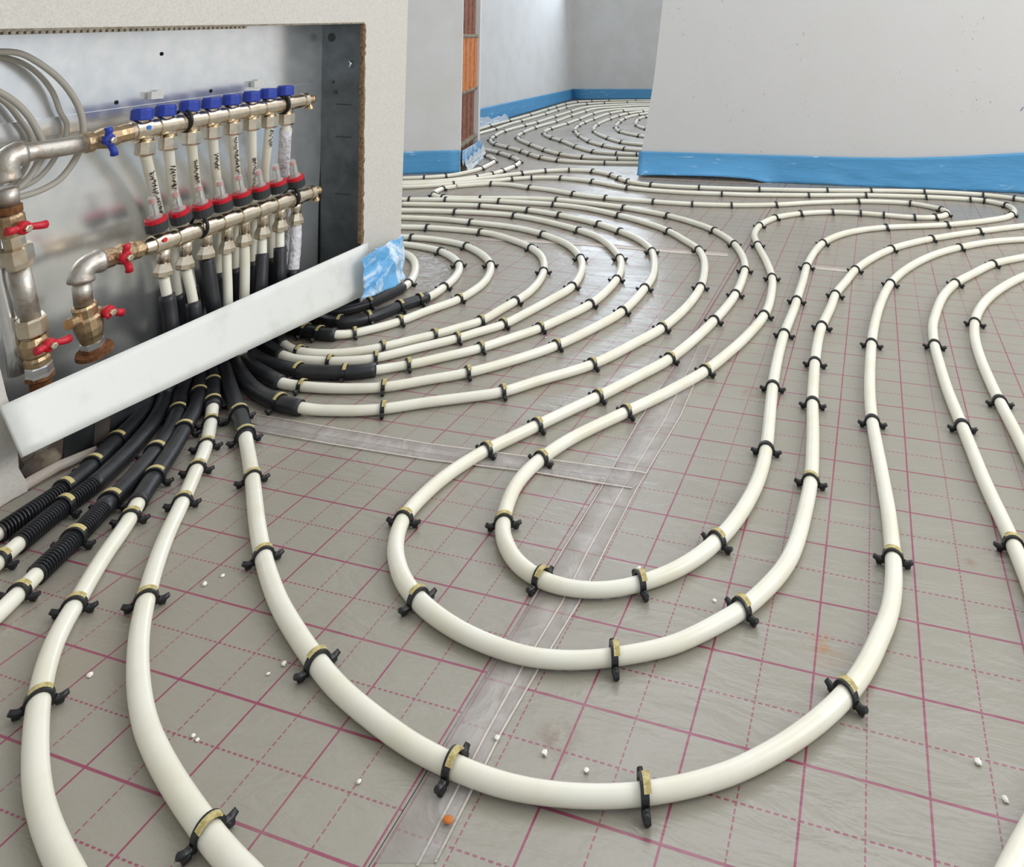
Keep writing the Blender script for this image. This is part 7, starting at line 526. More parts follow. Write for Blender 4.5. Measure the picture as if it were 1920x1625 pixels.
# ------------------------------------------------------------------ mesh helpers
class MB:
    def __init__(s): s.bm = bmesh.new(); s.uv = None
    def tube(s, pts, rad, seg=14, cap=True, flat=None):
        P = [Vector(p) for p in pts]; n = len(P)
        R = rad if isinstance(rad, (list, tuple)) else [rad] * n
        T = []
        for i in range(n):
            a = P[max(0, i - 1)]; b = P[min(n - 1, i + 1)]; T.append((b - a).normalized())
        up = Vector((0, 0, 1)) if abs(T[0].z) < .9 else Vector((1, 0, 0))
        nrm = (up - T[0] * up.dot(T[0])).normalized(); rings = []
        for i in range(n):
            nrm = (nrm - T[i] * nrm.dot(T[i])).normalized(); bi = T[i].cross(nrm)
            ring = []
            for k in range(seg):
                a = 2 * PI * k / seg
                ring.append(s.bm.verts.new(P[i] + (nrm * math.cos(a) + bi * math.sin(a)) * R[i]))
            rings.append(ring)
        for i in range(n - 1):
            for k in range(seg):
                f = s.bm.faces.new((rings[i][k], rings[i + 1][k], rings[i + 1][(k + 1) % seg], rings[i][(k + 1) % seg])); f.smooth = True
        if cap:
            s.bm.faces.new(rings[0]); s.bm.faces.new(rings[-1][::-1])
        return s
    def lathe(s, p, ax, prof, seg=20, smooth=True, roll=0.):
        p = Vector(p); ax = Vector(ax).normalized()
        up = Vector((1, 0, 0)) if abs(ax.x) < .9 else Vector((0, 1, 0))
        n1 = (up - ax * up.dot(ax)).normalized(); n2 = ax.cross(n1); rings = []
        for t, r in prof:
            rings.append([s.bm.verts.new(p + ax * t + (n1 * math.cos(2 * PI * k / seg + roll) + n2 * math.sin(2 * PI * k / seg + roll)) * r) for k in range(seg)])
        for a, b in zip(rings, rings[1:]):
            for k in range(seg):
                f = s.bm.faces.new((a[k], a[(k + 1) % seg], b[(k + 1) % seg], b[k])); f.smooth = smooth
        s.bm.faces.new(rings[0][::-1]); s.bm.faces.new(rings[-1])
        return s
    def box(s, c, size, rz=0.):
        c = Vector(c); vs = []
        cr, sr = math.cos(rz), math.sin(rz)
        for dx in (-.5, .5):
            for dy in (-.5, .5):
                for dz in (-.5, .5):
                    x, y = dx * size[0], dy * size[1]
                    vs.append(s.bm.verts.new(c + Vector((x * cr - y * sr, x * sr + y * cr, dz * size[2]))))
        for q in ((0, 1, 3, 2), (4, 6, 7, 5), (0, 4, 5, 1), (2, 3, 7, 6), (0, 2, 6, 4), (1, 5, 7, 3)): s.bm.faces.new([vs[i] for i in q])
        return s
    def prism(s, poly, off):
        off = Vector(off); a = [s.bm.verts.new(Vector(p)) for p in poly]; b = [s.bm.verts.new(Vector(p) + off) for p in poly]
        s.bm.faces.new(a); s.bm.faces.new(b[::-1]); n = len(a)
        for i in range(n): s.bm.faces.new((a[i], b[i], b[(i + 1) % n], a[(i + 1) % n]))
        return s
    def grid(s, rows, thick=None):
        V = [[s.bm.verts.new(Vector(p)) for p in r] for r in rows]
        for i in range(len(V) - 1):
            for j in range(len(V[0]) - 1):
                f = s.bm.faces.new((V[i][j], V[i][j + 1], V[i + 1][j + 1], V[i + 1][j])); f.smooth = True
        return s
    def build(s, name, m, parent=None, bevel=0., solid=0.):
        bmesh.ops.recalc_face_normals(s.bm, faces=s.bm.faces)
        me = bpy.data.meshes.new(name); s.bm.to_mesh(me); s.bm.free()
        o = bpy.data.objects.new(name, me); C.objects.link(o); me.materials.append(m)
        if parent:
            o.parent = parent
            loc = parent.matrix_world if False else Matrix.Translation(parent.location)
            if parent.type == 'EMPTY' or True:
                o.matrix_parent_inverse = Matrix.Identity(4)
                pl = root_loc(parent)
                for v in me.vertices: v.co -= pl
        if bevel:
            bv = o.modifiers.new('bevel', 'BEVEL'); bv.width = bevel; bv.segments = 2; bv.limit_method = 'ANGLE'
        if solid:
            sd = o.modifiers.new('solid', 'SOLIDIFY'); sd.thickness = solid; sd.offset = 0
        return o
def root_loc(o):
    v = Vector(o.location)
    while o.parent: o = o.parent; v += Vector(o.location)
    return v
def tag(o, label=None, cat=None, group=None, kind=None):
    for k, v in (('label', label), ('category', cat), ('group', group), ('kind', kind)):
        if v: o[k] = v
    return o
def empty(name, loc, label, cat, group=None):
    o = bpy.data.objects.new(name, None); C.objects.link(o); o.location = loc; o.empty_display_size = .02
    return tag(o, label, cat, group)
def struct(o): return tag(o, kind='structure')
def V3(a): return Vector(a)
def dup(root, loc, rz, label):
    r = root.copy(); C.objects.link(r); r.location = loc; r.rotation_euler = (0, 0, rz); r['label'] = label
    for ch in root.children:
        c = ch.copy(); C.objects.link(c); c.parent = r
    return r

# ------------------------------------------------------------------ floor and foil sheets
struct(MB().box((-.4, 3.7, -.052), (7.2, 9.2, .1)).build('floor', M['screed']))
def sheet(poly, aff, label, nx=1):
    m = MB(); n = len(poly)
    top = [m.bm.verts.new((x, y, 0.)) for x, y in poly]; bot = [m.bm.verts.new((x, y, -.0018)) for x, y in poly]
    m.bm.faces.new(top); m.bm.faces.new(bot[::-1])
    for i in range(n): m.bm.faces.new((top[i], bot[i], bot[(i + 1) % n], top[(i + 1) % n]))
    uvl = m.bm.loops.layers.uv.new('UVMap')
    (a, b, c), (d, e, f) = aff
    for fc in m.bm.faces:
        for lp in fc.loops: x, y = lp.vert.co.x, lp.vert.co.y; lp[uvl].uv = (a * x + b * y + c, d * x + e * y + f)
    return tag(m.build('foil_sheet', M['foil']), label, 'foil sheet', 'grid printed foil sheets on the floor')
S0 = D['seam'][1][0]; ca, cb, cc = D['cross']
G = .0006
sheet([(XW + .002, -.5), (S0 - G, -.5), (S0 - G, cc[1] - .002), (cb[0], cb[1] - .002), (ca[0], ca[1] - .002), (XW + .002, ca[1] - .004)], D['uvL'],
      'grey foil sheet with magenta grid in the left foreground, below the crosswise tape')
sheet([(XW + .002, ca[1] - .002), (ca[0], ca[1]), (cb[0], cb[1]), (cc[0], cc[1]), (S0 - G, cc[1]), (S0 - G, 3.56), (-1.97, 3.56), (-1.97, 3.36), (-2.25, 3.22), (-3.0, 2.84), (-3.0, 1.79), (XW + .002, 1.79)], D['uvF'],
      'grey foil sheet with magenta grid under the nested arcs, beyond the crosswise tape')
sheet([(S0 + G, -.5), (2.6, -.5), (2.6, 3.80), (.5859, 3.652), (-1.09, 3.525), (S0 + G, 3.5)][0:5] + [(-1.09, 3.562), (S0 + G, 3.562)][1:], D['uvR'],
      'grey foil sheet with magenta grid covering the right half of the floor')
sheet([(-1.97, 3.562), (-1.1, 3.562), (-1.1, 3.9), (.4, 3.9), (.4, 7.8), (-1.85, 7.82), (-3.06, 7.45), (-2.5, 3.9)], D['uvR'],
      'grey foil sheet covering the floor of the back room')

def strip(rows, name, m, label, z=.0005, cat='tape'):
    mb = MB(); mb.grid([[(p[0], p[1], z) for p in r] for r in rows])
    return tag(mb.build(name, m, solid=.0003), label, cat)
A_ = D['tapeA']
ta = strip([[r[0], r[2]] for r in A_], 'adhesive_tape', M['tape'], 'wide clear tape along the foil seam running through the front bends')
for j in (1, 2):
    mb = MB()
    mb.grid([[Vector((r[j][0] - .0012 , r[j][1], .0011)), Vector((r[j][0] + .0012, r[j][1], .0011))] for r in A_])
    mb.build('tape_fold', M['tape_edge'], ta, solid=.0003)
mb = MB(); mb.grid([[Vector((r[0][0] + .0005, r[0][1], .0011)), Vector((r[0][0] + .0022, r[0][1], .0011))] for r in A_[3:]]); mb.build('tape_fold', M['tape_edge'], ta, solid=.0003)
tb = strip([[r[0], r[1]] for r in D['tapeB']], 'adhesive_tape', M['tape'], 'clear tape laid crosswise, ending rounded on the seam tape', z=.0016)
for j in (0, 1):
    mb = MB(); mb.grid([[Vector((r[j][0], r[j][1] - .0015, .0022)), Vector((r[j][0], r[j][1] + .0015, .0022))] for r in D['tapeB']]); mb.build('tape_fold', M['tape_edge'], tb, solid=.0003)
strip(D['tapeC'], 'adhesive_tape', M['tape_edge'], 'narrow clear tape crossing the floor under the right ends of the nested arcs', z=.0008)
strip(D['tapeD'], 'adhesive_tape', M['tape_edge'], 'short clear tape piece between two pipes on the right of the floor', z=.0008)

# ------------------------------------------------------------------ left wall with the manifold opening
O = D['open']; yT = O['TR'][1]; HT = 2.6
def yz(l): return [(XW, y, z) for y, z in l]
wl = MB()
dx = (-.21, 0, 0)
jam = [(O['TL'][1], O['TL'][2]), (O['TL2'][1], O['TL2'][2]), (O['jt'][1], O['jt'][2]), (.826, .13), (.829, .10), (.838, .07), (.842, .04), (O['jb'][1], .012), (O['jb'][1] + .001, 0)]
wl.prism(yz([(-.6, 0), (-.6, O['TL'][2] - .045)] + jam), dx)
wl.prism(yz([(-.6, O['TL'][2] - .045), (-.6, HT), (D['corner'][0][1] + .003, HT), (D['corner'][0][1], .70), (yT, O['TR'][2]), (O['TL'][1], O['TL'][2])]), dx)
wl.prism(yz([(1.6165, 0), (O['BR'][1], O['BR'][2]), (yT, O['TR'][2]), (D['corner'][0][1], .70), (D['corner'][1][1], .34), (1.7717, 0)]), dx)
wl = struct(wl.build('wall_left', M['plaster_grey']))
# rough cut edges of the opening
rng = random.Random(3)
m = MB(); rows = []
for i in range(60):
    z = .165 + (.70 - .165) * i / 59; y = O['BR'][1] + (yT - O['BR'][1]) * (z - O['BR'][2]) / (O['TR'][2] - O['BR'][2])
    a = y - .003 + rng.uniform(-.0008, .0008); b = y + .0045 + rng.uniform(-.0035, .0035) * (1 if rng.random() < .5 else .4)
    rows.append([(XW - .010, a, z), (XW + .0015, a, z), (XW + .0015, b, z), (XW - .001, b, z)])
m.grid(rows); struct(m.build('trim_1', M['brown_edge']))
m = MB()
for i in range(46):
    y = O['TL'][1] - .02 + i * .0105; z = O['TL'][2] + (y - O['TL'][1]) * (O['TR'][2] - O['TL'][2]) / (yT - O['TL'][1])
    m.box((XW - .003, y, z - .002), (.012, .0062, .005))
m.prism([(XW + .001, O['TL'][1] - .05, O['TL'][2] - .0005), (XW + .001, yT, O['TR'][2] - .0005), (XW + .001, yT, O['TR'][2] + .003), (XW + .001, O['TL'][1] - .05, O['TL'][2] + .003)], (-.03, 0, 0))
struct(m.build('trim_2', M['mortar']))
struct(MB().box((-1.395, 1.2, .36), (.05, 1.0, .72)).build('wall_recess', M['brickdark']))

# ------------------------------------------------------------------ cabinet
c = D['cab']; SY = D['side_y']; XB = -1.338
cab = empty('manifold_cabinet', (-1.30, 1.2, 0), 'open galvanised steel manifold cabinet set into the left wall', 'cabinet')
m = MB().box((XB - .001, (.70 + yT) / 2 + .004, .375), (.002, yT - .70 + .008, .65)); m.build('back_panel', M['steel'], cab)
def disc(mb, p, ax, r, t=.001, seg=20): mb.lathe(p, ax, [(0, r), (t, r)], seg)
m = MB()
for h in c['holes']: disc(m, (XB, h[1], h[2]), (1, 0, 0), .0038)
m.build('screw_hole', M['hole'], cab)
def sy(z): return yT - .0015 + (1.6165 - yT) * (O['TR'][2] - z) / O['TR'][2]
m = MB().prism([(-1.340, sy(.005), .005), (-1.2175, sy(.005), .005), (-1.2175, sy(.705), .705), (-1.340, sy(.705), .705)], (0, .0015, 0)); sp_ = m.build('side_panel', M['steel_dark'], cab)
m = MB(); k = c['knock']; disc(m, (k[0], sy(k[2]) - .0008, k[2]), (0, 1, 0), .011, .0008, 28); m.build('knockout', M['darkgrey'], sp_)
m = MB(); k = c['hook']
m.tube([(k[0] - .006, sy(k[2]) - .004, k[2] + .008), (k[0] + .002, sy(k[2]) - .006, k[2] + .002), (k[0] - .002, sy(k[2]) - .006, k[2] - .005), (k[0] - .004, sy(k[2]) - .003, k[2] - .010)], .0016, 8); m.build('hook', M['steel'], sp_)
m = MB()
for z in (.28, .42, .50): m.box((-1.27, sy(z) - .0006, z), (.045, .001, .003))
m.lathe((-1.303, sy(.555) - .001, .555), (0, 1, 0), [(0, .004), (.001, .004)], 12); m.lathe((-1.296, sy(.53) - .001, .53), (0, 1, 0), [(0, .006), (.001, .006)], 12)
m.build('embossed_mark', M['darkgrey'], sp_)
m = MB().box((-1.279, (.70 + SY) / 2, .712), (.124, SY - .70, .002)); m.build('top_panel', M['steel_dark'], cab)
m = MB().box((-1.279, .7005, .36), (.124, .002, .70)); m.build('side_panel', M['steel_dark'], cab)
q = c['rail']
def zr(y): return q[0][2] + (q[2][2] - q[0][2]) * (y - q[0][1]) / (q[2][1] - q[0][1])
m = MB(); m.prism([(XB + .004, .72, zr(.72)), (XB + .004, q[2][1], zr(q[2][1])), (XB + .004, q[2][1], zr(q[2][1]) - .030), (XB + .004, .72, zr(.72) - .030)], (-.0035, 0, 0)); m.build('mounting_rail', M['steel'], cab)
for b in c['brk']:
    m = MB().box((-1.331, b[1] + .004, b[2] + .001), (.002, .016, .017)); m.box((-1.329, b[1] - .012, b[2]), (.010, .014, .014))
    m.lathe((-1.3301, b[1] + .004, b[2] + .001), (1, 0, 0), [(0, .002), (.0003, .002)], 10); br = m.build('bracket', M['white_metal'], cab)

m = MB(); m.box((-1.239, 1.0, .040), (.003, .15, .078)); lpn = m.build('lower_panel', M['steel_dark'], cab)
m = MB(); m.box((-1.2365, .985, .034), (.002, .026, .060)); m.build('brick_patch', M['brickdark'], lpn)  # brown brick patch set against the lower panel
# ------------------------------------------------------------------ manifold bars
def bar_axis(a, b): return (Vector(b) - Vector(a)).normalized()
def lever(root, name, p, m_, ln=(.026, .026), tilt=0., normal=(1, 0, 0), L=None):
    pass
def butterfly(parent, pts, m_, name='handle'):
    ctr, e1, e2 = [Vector(p) for p in pts]
    mb = MB()
    for e in (e1, e2):
        d = (e - ctr); n = d.normalized()
        mb.tube([ctr + n * .004, ctr + d * .35 + Vector((-.001, 0, 0)), ctr + d * .7 + Vector((.004, 0, 0)), e + Vector((.003, 0, 0))], [.0075, .0052, .0058, .0066], 10)
    mb.lathe(ctr + Vector((-.006, 0, 0)), (1, 0, 0), [(0, .010), (.007, .0105), (.012, .008)], 18)
    h = mb.build(name, m_, parent)
    mb = MB(); mb.lathe(ctr + Vector((.006, 0, 0)), (1, 0, 0), [(0, .0058), (.006, .0055), (.0065, .004)], 6, False); mb.build('handle_nut', M['nickel'], h)
    mb = MB(); mb.lathe(ctr + Vector((-.03, 0, 0)), (1, 0, 0), [(0, .007), (.025, .006)], 14); mb.build('valve_stem', M['brass'], h)
    return h
def bar(root, pts, s, e, R=.0165):
    s, e = Vector(s), Vector(e); ax = (e - s).normalized(); L = (e - s).length
    prof = [(0, R * .78)]
    for p in pts:
        t = (Vector(p) - s).dot(ax)
        prof += [(t - .019, R * .93), (t - .0185, R * 1.08), (t + .012, R * 1.08), (t + .0135, R * .93)]
    prof = [x for x in prof if 0 <= x[0] <= L] + [(L - .012, R * .93), (L - .0115, R * 1.1), (L, R * 1.1)]
    prof.sort(key=lambda x: x[0])
    mb = MB(); mb.lathe(s, ax, prof, 24, True)
    o = mb.build('manifold_bar', M['nickel'], root)
    for p in o.data.polygons: p.use_smooth = True
    md = o.modifiers.new('es', 'EDGE_SPLIT'); md.split_angle = math.radians(35)
    return ax
def ring(root, p, ax, R):
    mb = MB(); n = 26; ax = Vector(ax); n1 = (Vector((1, 0, 0)) - ax * ax.x).normalized(); n2 = ax.cross(n1)
    mb.tube([Vector(p) + (n1 * math.cos(2 * PI * k / n) + n2 * math.sin(2 * PI * k / n)) * R for k in range(n + 1)], .0034, 10, False)
    r = mb.build('rubber_ring', M['rubber'], root)
    mb = MB(); mb.tube([Vector(p) + Vector((-R, 0, .0)), Vector(p) + Vector((-.060, 0, .004))], .004, 8); mb.build('clamp_arm', M['steel'], root)
def plug(root, e, ax, R):
    e = Vector(e); ax = Vector(ax)
    mb = MB(); mb.lathe(e - ax * .004, ax, [(0, R * .9), (.006, R * .9), (.0065, R * .55), (.022, R * .5), (.0225, R * .62), (.030, R * .58)], 12)
    mb.build('end_plug', M['brass'], root)
    mb = MB(); mb.lathe(e + ax * .010 + Vector((0, 0, -.004)), (.3, .1, -1), [(0, .006), (.012, .006), (.0125, .008), (.019, .0075)], 10, False); mb.build('drain_spout', M['brass'], root)

um = empty('return_manifold', V3(c['ubs']), 'upper manifold bar with eight blue caps and a blue butterfly valve', 'manifold')
axu = bar(um, c['ub'], c['ubs'], c['ube'])
for p, q in zip(c['ub'], c['cap']):
    b = Vector(p); t = Vector((0, 0, 1))
    mb = MB(); pr = [(0, .0165), (.002, .0185), (.018, .018), (.0215, .0165), (.022, .014)]
    mb.lathe(Vector((b.x, q[1], q[2] - .0105)), t, pr, 12, False, PI / 12); cp = mb.build('blue_cap', M['bluecap'], um)
    bv = cp.modifiers.new('b', 'BEVEL'); bv.width = .0012; bv.segments = 2; bv.limit_method = 'ANGLE'
    mb = MB(); mb.lathe(Vector((b.x, q[1], b.z + .010)), t, [(0, .012), (max(.004, q[2] - .0105 - b.z - .010), .012)], 14); mb.build('valve_neck', M['nickel'], um)
def nutdown(root, p, top, r, h, m_):
    p = Vector(p)
    mb = MB(); mb.lathe(p + Vector((0, 0, h / 2)), (0, 0, -1), [(0, r * .86), (.002, r), (h - .003, r), (h, r * .82)], 8, False, .3); o = mb.build('union_nut', m_, root)
    mb = MB(); mb.lathe(Vector((p.x, p.y, top)), (0, 0, -1), [(0, r * .72), (max(.003, top - p.z - h / 2), r * .72)], 14); mb.build('outlet_neck', M['nickel'], root)
    return o
for p, q in zip(c['ub'], c['un']): nutdown(um, q, p[2] - .008, .0178, .026, M['nickel'])
for r in c['uring']: ring(um, r, axu, .0205)
plug(um, c['ube'], axu, .0165)
disc_ = MB(); disc(disc_, V3(c['bdot']) + Vector((-.0012, 0, 0)), (1, 0, .05), .0042, .0018, 16); disc_.build('blue_dot', M['sticker_blue'], um)

lm = empty('flow_manifold', V3(c['lbs']), 'lower manifold bar with eight red ringed flow meters', 'manifold')
axl = bar(lm, c['lb'], c['lbs'], c['lbe'])
for p, q, t in zip(c['lb'], c['fmr'], c['fmt']):
    q = Vector(q); t = Vector(t); ax = (t - q).normalized(); b = Vector(p)
    foot = q - ax * .021
    fm = empty('flow_meter', (0, 0, 0), None, None); fm.parent = lm; fm.location = foot - Vector(lm.location)
    def fmb(name, prof, m_, seg=20, sm=False, base=foot):
        mb = MB(); mb.lathe(base, ax, prof, seg, sm); o = mb.build(name, m_, None)
        for v in o.data.vertices: v.co -= foot
        o.parent = fm; return o
    fmb('meter_base', [(0, .0165), (.002, .0185), (.017, .0188), (.018, .017)], M['darkgrey'], 18)
    fmb('red_ring', [(.018, .0182), (.0245, .0182), (.0255, .016)], M['red'], 18)
    fmb('sight_tube', [(.0255, .0125), (.029, .0118), (.031, .0078), (.0255 + (t - q).length - .004, .0072), (.0255 + (t - q).length, .0055)], M['glass'], 16, True)
    L = (t - q).length
    fmb('float_rod', [(.0255, .0015), (.0255 + L - .012, .0015)], M['rubber'], 8, True)
    fmb('red_float', [(.0255 + L - .0125, .0052), (.0255 + L - .0060, .0052)], M['red'], 12, True)
for p, q in zip(c['lb'], c['ln']):
    q = Vector(q); mb = MB()
    top = p[2] - .010
    mb.lathe(Vector((q.x, q.y, top)), (0, 0, -1), [(0, .0115), (top - q.z - .009, .0105)], 14); mb.build('outlet_neck', M['nickel'], lm)
    mb = MB(); mb.lathe(Vector((q.x, q.y, q.z + .012)), (0, 0, -1), [(0, .0112), (.004, .0125), (.014, .0170), (.022, .0170), (.024, .0145)], 8, False, .3); mb.build('union_nut', M['nickel'], lm)
for r in c['lring']: ring(lm, r, axl, .0205)
plug(lm, c['lbe'], axl, .0165)
disc_ = MB(); disc(disc_, V3(c['rdot']) + Vector((-.0012, 0, 0)), (1, 0, .05), .0042, .0018, 16); disc_.build('red_dot', M['sticker_red'], lm)

# ball valves and steel pipework
def fitting(root, name, pts, rad, m_, seg=18):
    mb = MB(); mb.tube(pts, rad, seg); return mb.build(name, m_, root)
def cyl(root, name, a, b, prof, m_, seg=18, sm=False):
    a, b = Vector(a), Vector(b); L = (b - a).length
    mb = MB(); mb.lathe(a, b - a, [(t * L, r) for t, r in prof], seg, sm); return mb.build(name, m_, root)
def lerp(a, b, t): return Vector(a) * (1 - t) + Vector(b) * t
up = c['upipe']; uc = c['ucol']; lp = c['lpipe']; lc = c['lcol']
rr = empty('return_riser', V3(uc[-1]), 'rusty steel riser at far left of cabinet with two red levered valves', 'pipework')
fitting(rr, 'steel_pipe', [up[0], lerp(up[0], up[1], .5), up[1], lerp(up[1], up[2], .5), up[2]], .0150, M['rusty'])
v = cyl(rr, 'ball_valve', up[2], up[4], [(0, .0135), (.02, .017), (.18, .017), (.22, .014), (.45, .0185), (.7, .0165), (.72, .0145), (.8, .0155), (.98, .0155), (1, .013)], M['brass'], 10)
hv = butterfly(v, c['ulev'], M['bluecap'])
el = [Vector(up[0]) + Vector((0, .012, 0)), Vector(up[0]), Vector(up[0]) + Vector((0, -.010, -.004)), Vector(uc[0]) + Vector((0, .001, -.006)), Vector(uc[0]) + Vector((0, .002, -.026)), Vector(uc[1])]
def bend(p0, t0, p1, t1, r, lip):
    q = [Vector(p0), Vector(p0) + Vector(t0) * .30, Vector(p1) - Vector(t1) * .30, Vector(p1)]
    pts = [q[0] * (1 - t) ** 3 + q[1] * 3 * t * (1 - t) ** 2 + q[2] * 3 * t * t * (1 - t) + q[3] * t ** 3 for t in [k / 12 for k in range(13)]]
    return pts, [lip, lip] + [r] * 9 + [lip, lip]
pts_, rad_ = bend(Vector(up[0]) + Vector((0, .014, 0)), (0, -.085, -.002), Vector(uc[0]) + Vector((0, .004, -.032)), (0, .004, -.085), .0180, .0198)
fitting(rr, 'elbow', pts_, rad_, M['rusty'])
cyl(rr, 'steel_pipe', uc[1], uc[2], [(0, .0150), (1, .0150)], M['rusty'], 18, True)
cyl(rr, 'rusty_collar', uc[2], lerp(uc[2], uc[3], .55), [(0, .0165), (.1, .018), (.9, .018), (1, .016)], M['rust'], 16)
v1 = cyl(rr, 'ball_valve', lerp(uc[2], uc[3], .55), uc[4], [(0, .015), (.15, .019), (.7, .019), (.75, .016), (1, .016)], M['brass'], 12)
butterfly(v1, c['lev1'], M['red'])
cyl(rr, 'union_nut', uc[4], uc[6], [(0, .014), (.1, .0145), (.35, .0145), (.38, .022), (.8, .022), (.82, .019), (1, .017)], M['nickel'], 8)
cyl(rr, 'steel_pipe', uc[6], uc[8], [(0, .0135), (1, .0135)], M['rusty'], 18, True)
cyl(rr, 'union_nut', lerp(uc[7], uc[8], .8), uc[9], [(0, .018), (.1, .0205), (.8, .0205), (.9, .017), (1, .016)], M['nickel'], 8)
v2 = cyl(rr, 'ball_valve', uc[9], uc[11], [(0, .016), (.2, .0195), (.6, .019), (.7, .016), (.8, .018), (1, .018)], M['brass'], 12)
butterfly(v2, c['lev2'], M['red'])
cyl(rr, 'hex_nipple', uc[11], uc[12], [(0, .015), (.2, .0178), (.75, .0178), (1, .019)], M['steel'], 6)
cyl(rr, 'rusty_collar', uc[12], uc[13], [(0, .0185), (.2, .0195), (.35, .015), (1, .014)], M['rust'], 18)

fr = empty('flow_riser', V3(lc[-1]), 'rusty steel elbow riser feeding the lower manifold bar', 'pipework')
v = cyl(fr, 'ball_valve', lp[1], lp[5], [(0, .0150), (.03, .0165), (.3, .0165), (.33, .014), (.5, .0185), (.68, .0165), (.70, .0135), (.74, .0165), (.9, .0165), (.93, .0115), (1, .0115)], M['brass'], 10)
butterfly(v, c['llev'], M['red'])
pts_, rad_ = bend(Vector(lp[1]) + Vector((0, .003, 0)), (0, -.075, -.003), Vector(lc[0]) + Vector((0, .0015, -.012)), (0, .004, -.075), .0178, .0196)
fitting(fr, 'elbow', pts_, rad_, M['rusty'])
cyl(fr, 'steel_pipe', lerp(lc[0], lc[1], .4), lc[2], [(0, .0138), (1, .0138)], M['rusty'], 18, True)
v3 = cyl(fr, 'drain_valve', lc[2], lc[5], [(0, .016), (.06, .0185), (.18, .0175), (.3, .017), (.36, .021), (.62, .021), (.8, .019), (.9, .017), (1, .016)], M['brass'], 14)
butterfly(v3, c['lev3'], M['red'])
a, b, k = [Vector(x) for x in c['drain']]
cyl(v3, 'drain_spout', Vector(lc[3]) + Vector((0, -.005, 0)), b, [(0, .008), (.6, .007), (.62, .0095), (1, .0085)], M['brass'], 12)
cyl(fr, 'hex_nipple', lc[5], lc[6], [(0, .015), (.1, .0175), (.8, .0175), (1, .016)], M['steel'], 6)
cyl(fr, 'rusty_flange', lc[6], lc[7], [(0, .017), (.35, .0175), (.4, .0265), (.95, .028), (1, .022)], M['rust'], 24)
mb = MB(); mb.tube(c['pipeb'], .0125, 16); tag(mb.build('steel_pipe', M['steel']), 'pale steel pipe at the left cabinet edge behind the riser', 'pipe')
for i, (kk, lab) in enumerate((('cab1', 'outermost grey cable loop at the upper left of the cabinet'), ('cab2', 'second grey cable loop, just inside the outermost one'),
                ('cab3', 'third grey cable loop, smaller, in front of the innermost one'), ('cab4', 'innermost grey cable loop at the left cabinet edge'))):
    P = [Vector(x) for x in c[kk]]; Q = []
    for j in range(len(P) - 1):
        p0, p1, p2, p3 = P[max(0, j - 1)], P[j], P[j + 1], P[min(len(P) - 1, j + 2)]
        for t in (0, .25, .5, .75): Q.append(.5 * ((2 * p1) + (p2 - p0) * t + (2 * p0 - 5 * p1 + 4 * p2 - p3) * t * t + (3 * p1 - p0 - 3 * p2 + p3) * t ** 3))
    Q.append(P[-1]); mb = MB(); mb.tube(Q, .0052 if i in (0, 2) else .0042, 12)
    tag(mb.build('grey_cable', M['cable']), lab, 'cable', 'grey cable loops in the cabinet')

# ------------------------------------------------------------------ white board across the cabinet foot, blue film, rubble
B = [Vector(x) for x in D['board']]
mb = MB(); mb.grid([[B[0].lerp(B[1], k / 24).lerp(B[2].lerp(B[3], k / 24), j / 6) for k in range(25)] for j in range(7)])
tag(mb.build('cover_board', M['white_metal'], solid=.006), 'long white board slung across the foot of the cabinet opening', 'board')
rng = random.Random(5)
Fm = D['film']; rows = []
def bil(u, v):
    nu, nv = len(Fm) - 1, len(Fm[0]) - 1
    i = min(int(u * nu), nu - 1); j = min(int(v * nv), nv - 1); fu, fv = u * nu - i, v * nv - j
    q = lambda a, b: Vector(Fm[a][b]) if True else None
    return (q(i, j) * (1 - fu) * (1 - fv) + q(i + 1, j) * fu * (1 - fv) + q(i, j + 1) * (1 - fu) * fv + q(i + 1, j + 1) * fu * fv)
for i in range(33):
    r = []
    for j in range(33):
        p = bil(i / 32, j / 32); ang = math.atan2(p.z - .004, p.y - 1.575); rad_ = math.hypot(p.z - .004, p.y - 1.575); d = noise.noise(p * 22) * .006 + (.5 - abs(noise.noise(Vector((ang * 5.2, 1.3, .4)))) * 2) * .10 * min(rad_, .16)
        p = p + Vector((d, d * .2, 0)); p.z = max(p.z, .003); r.append(p)
    rows.append(r)
mb = MB(); mb.grid(rows); tag(mb.build('plastic_film', M['film'], solid=.0004), 'crumpled blue plastic film at the wall corner beside the board', 'plastic film')
for i, (x, y, s) in enumerate(D['rubble']):
    bm = bmesh.new(); bmesh.ops.create_icosphere(bm, subdivisions=2, radius=s)
    for v in bm.verts:
        v.co *= 1 + .35 * noise.noise(v.co * (1.4 / s) + Vector((i * 3., 0, 0))); v.co.z *= .75
    zmin = min(v.co.z for v in bm.verts)
    me = bpy.data.meshes.new('rubble'); bm.to_mesh(me); bm.free(); me.materials.append((M['mortar'], M['screed'], M['brickdark'])[i % 3])
    o = bpy.data.objects.new('rubble_lump', me); C.objects.link(o); o.location = (min(x, -1.24) - .006, y, -.002 - zmin)
    tag(o, ('lump of rubble on the bare floor at the left end under the white board' if y < 1.1 else 'lump of rubble in the gap beside the blue film, under the board end'), 'rubble', 'rubble left of the sleeves' if y < 1.1 else 'rubble beside the blue film')
mb = MB(); mb.grid([[Vector(a) + Vector((.002, 0, .0008)), Vector(b) + Vector((.004, 0, 0))] for a, b in D['lip']])
tag(mb.build('foil_lip', M['tape_edge'], solid=.0006), 'upturned clear film edge along the wall foot beside the leftmost sleeve', 'plastic film')

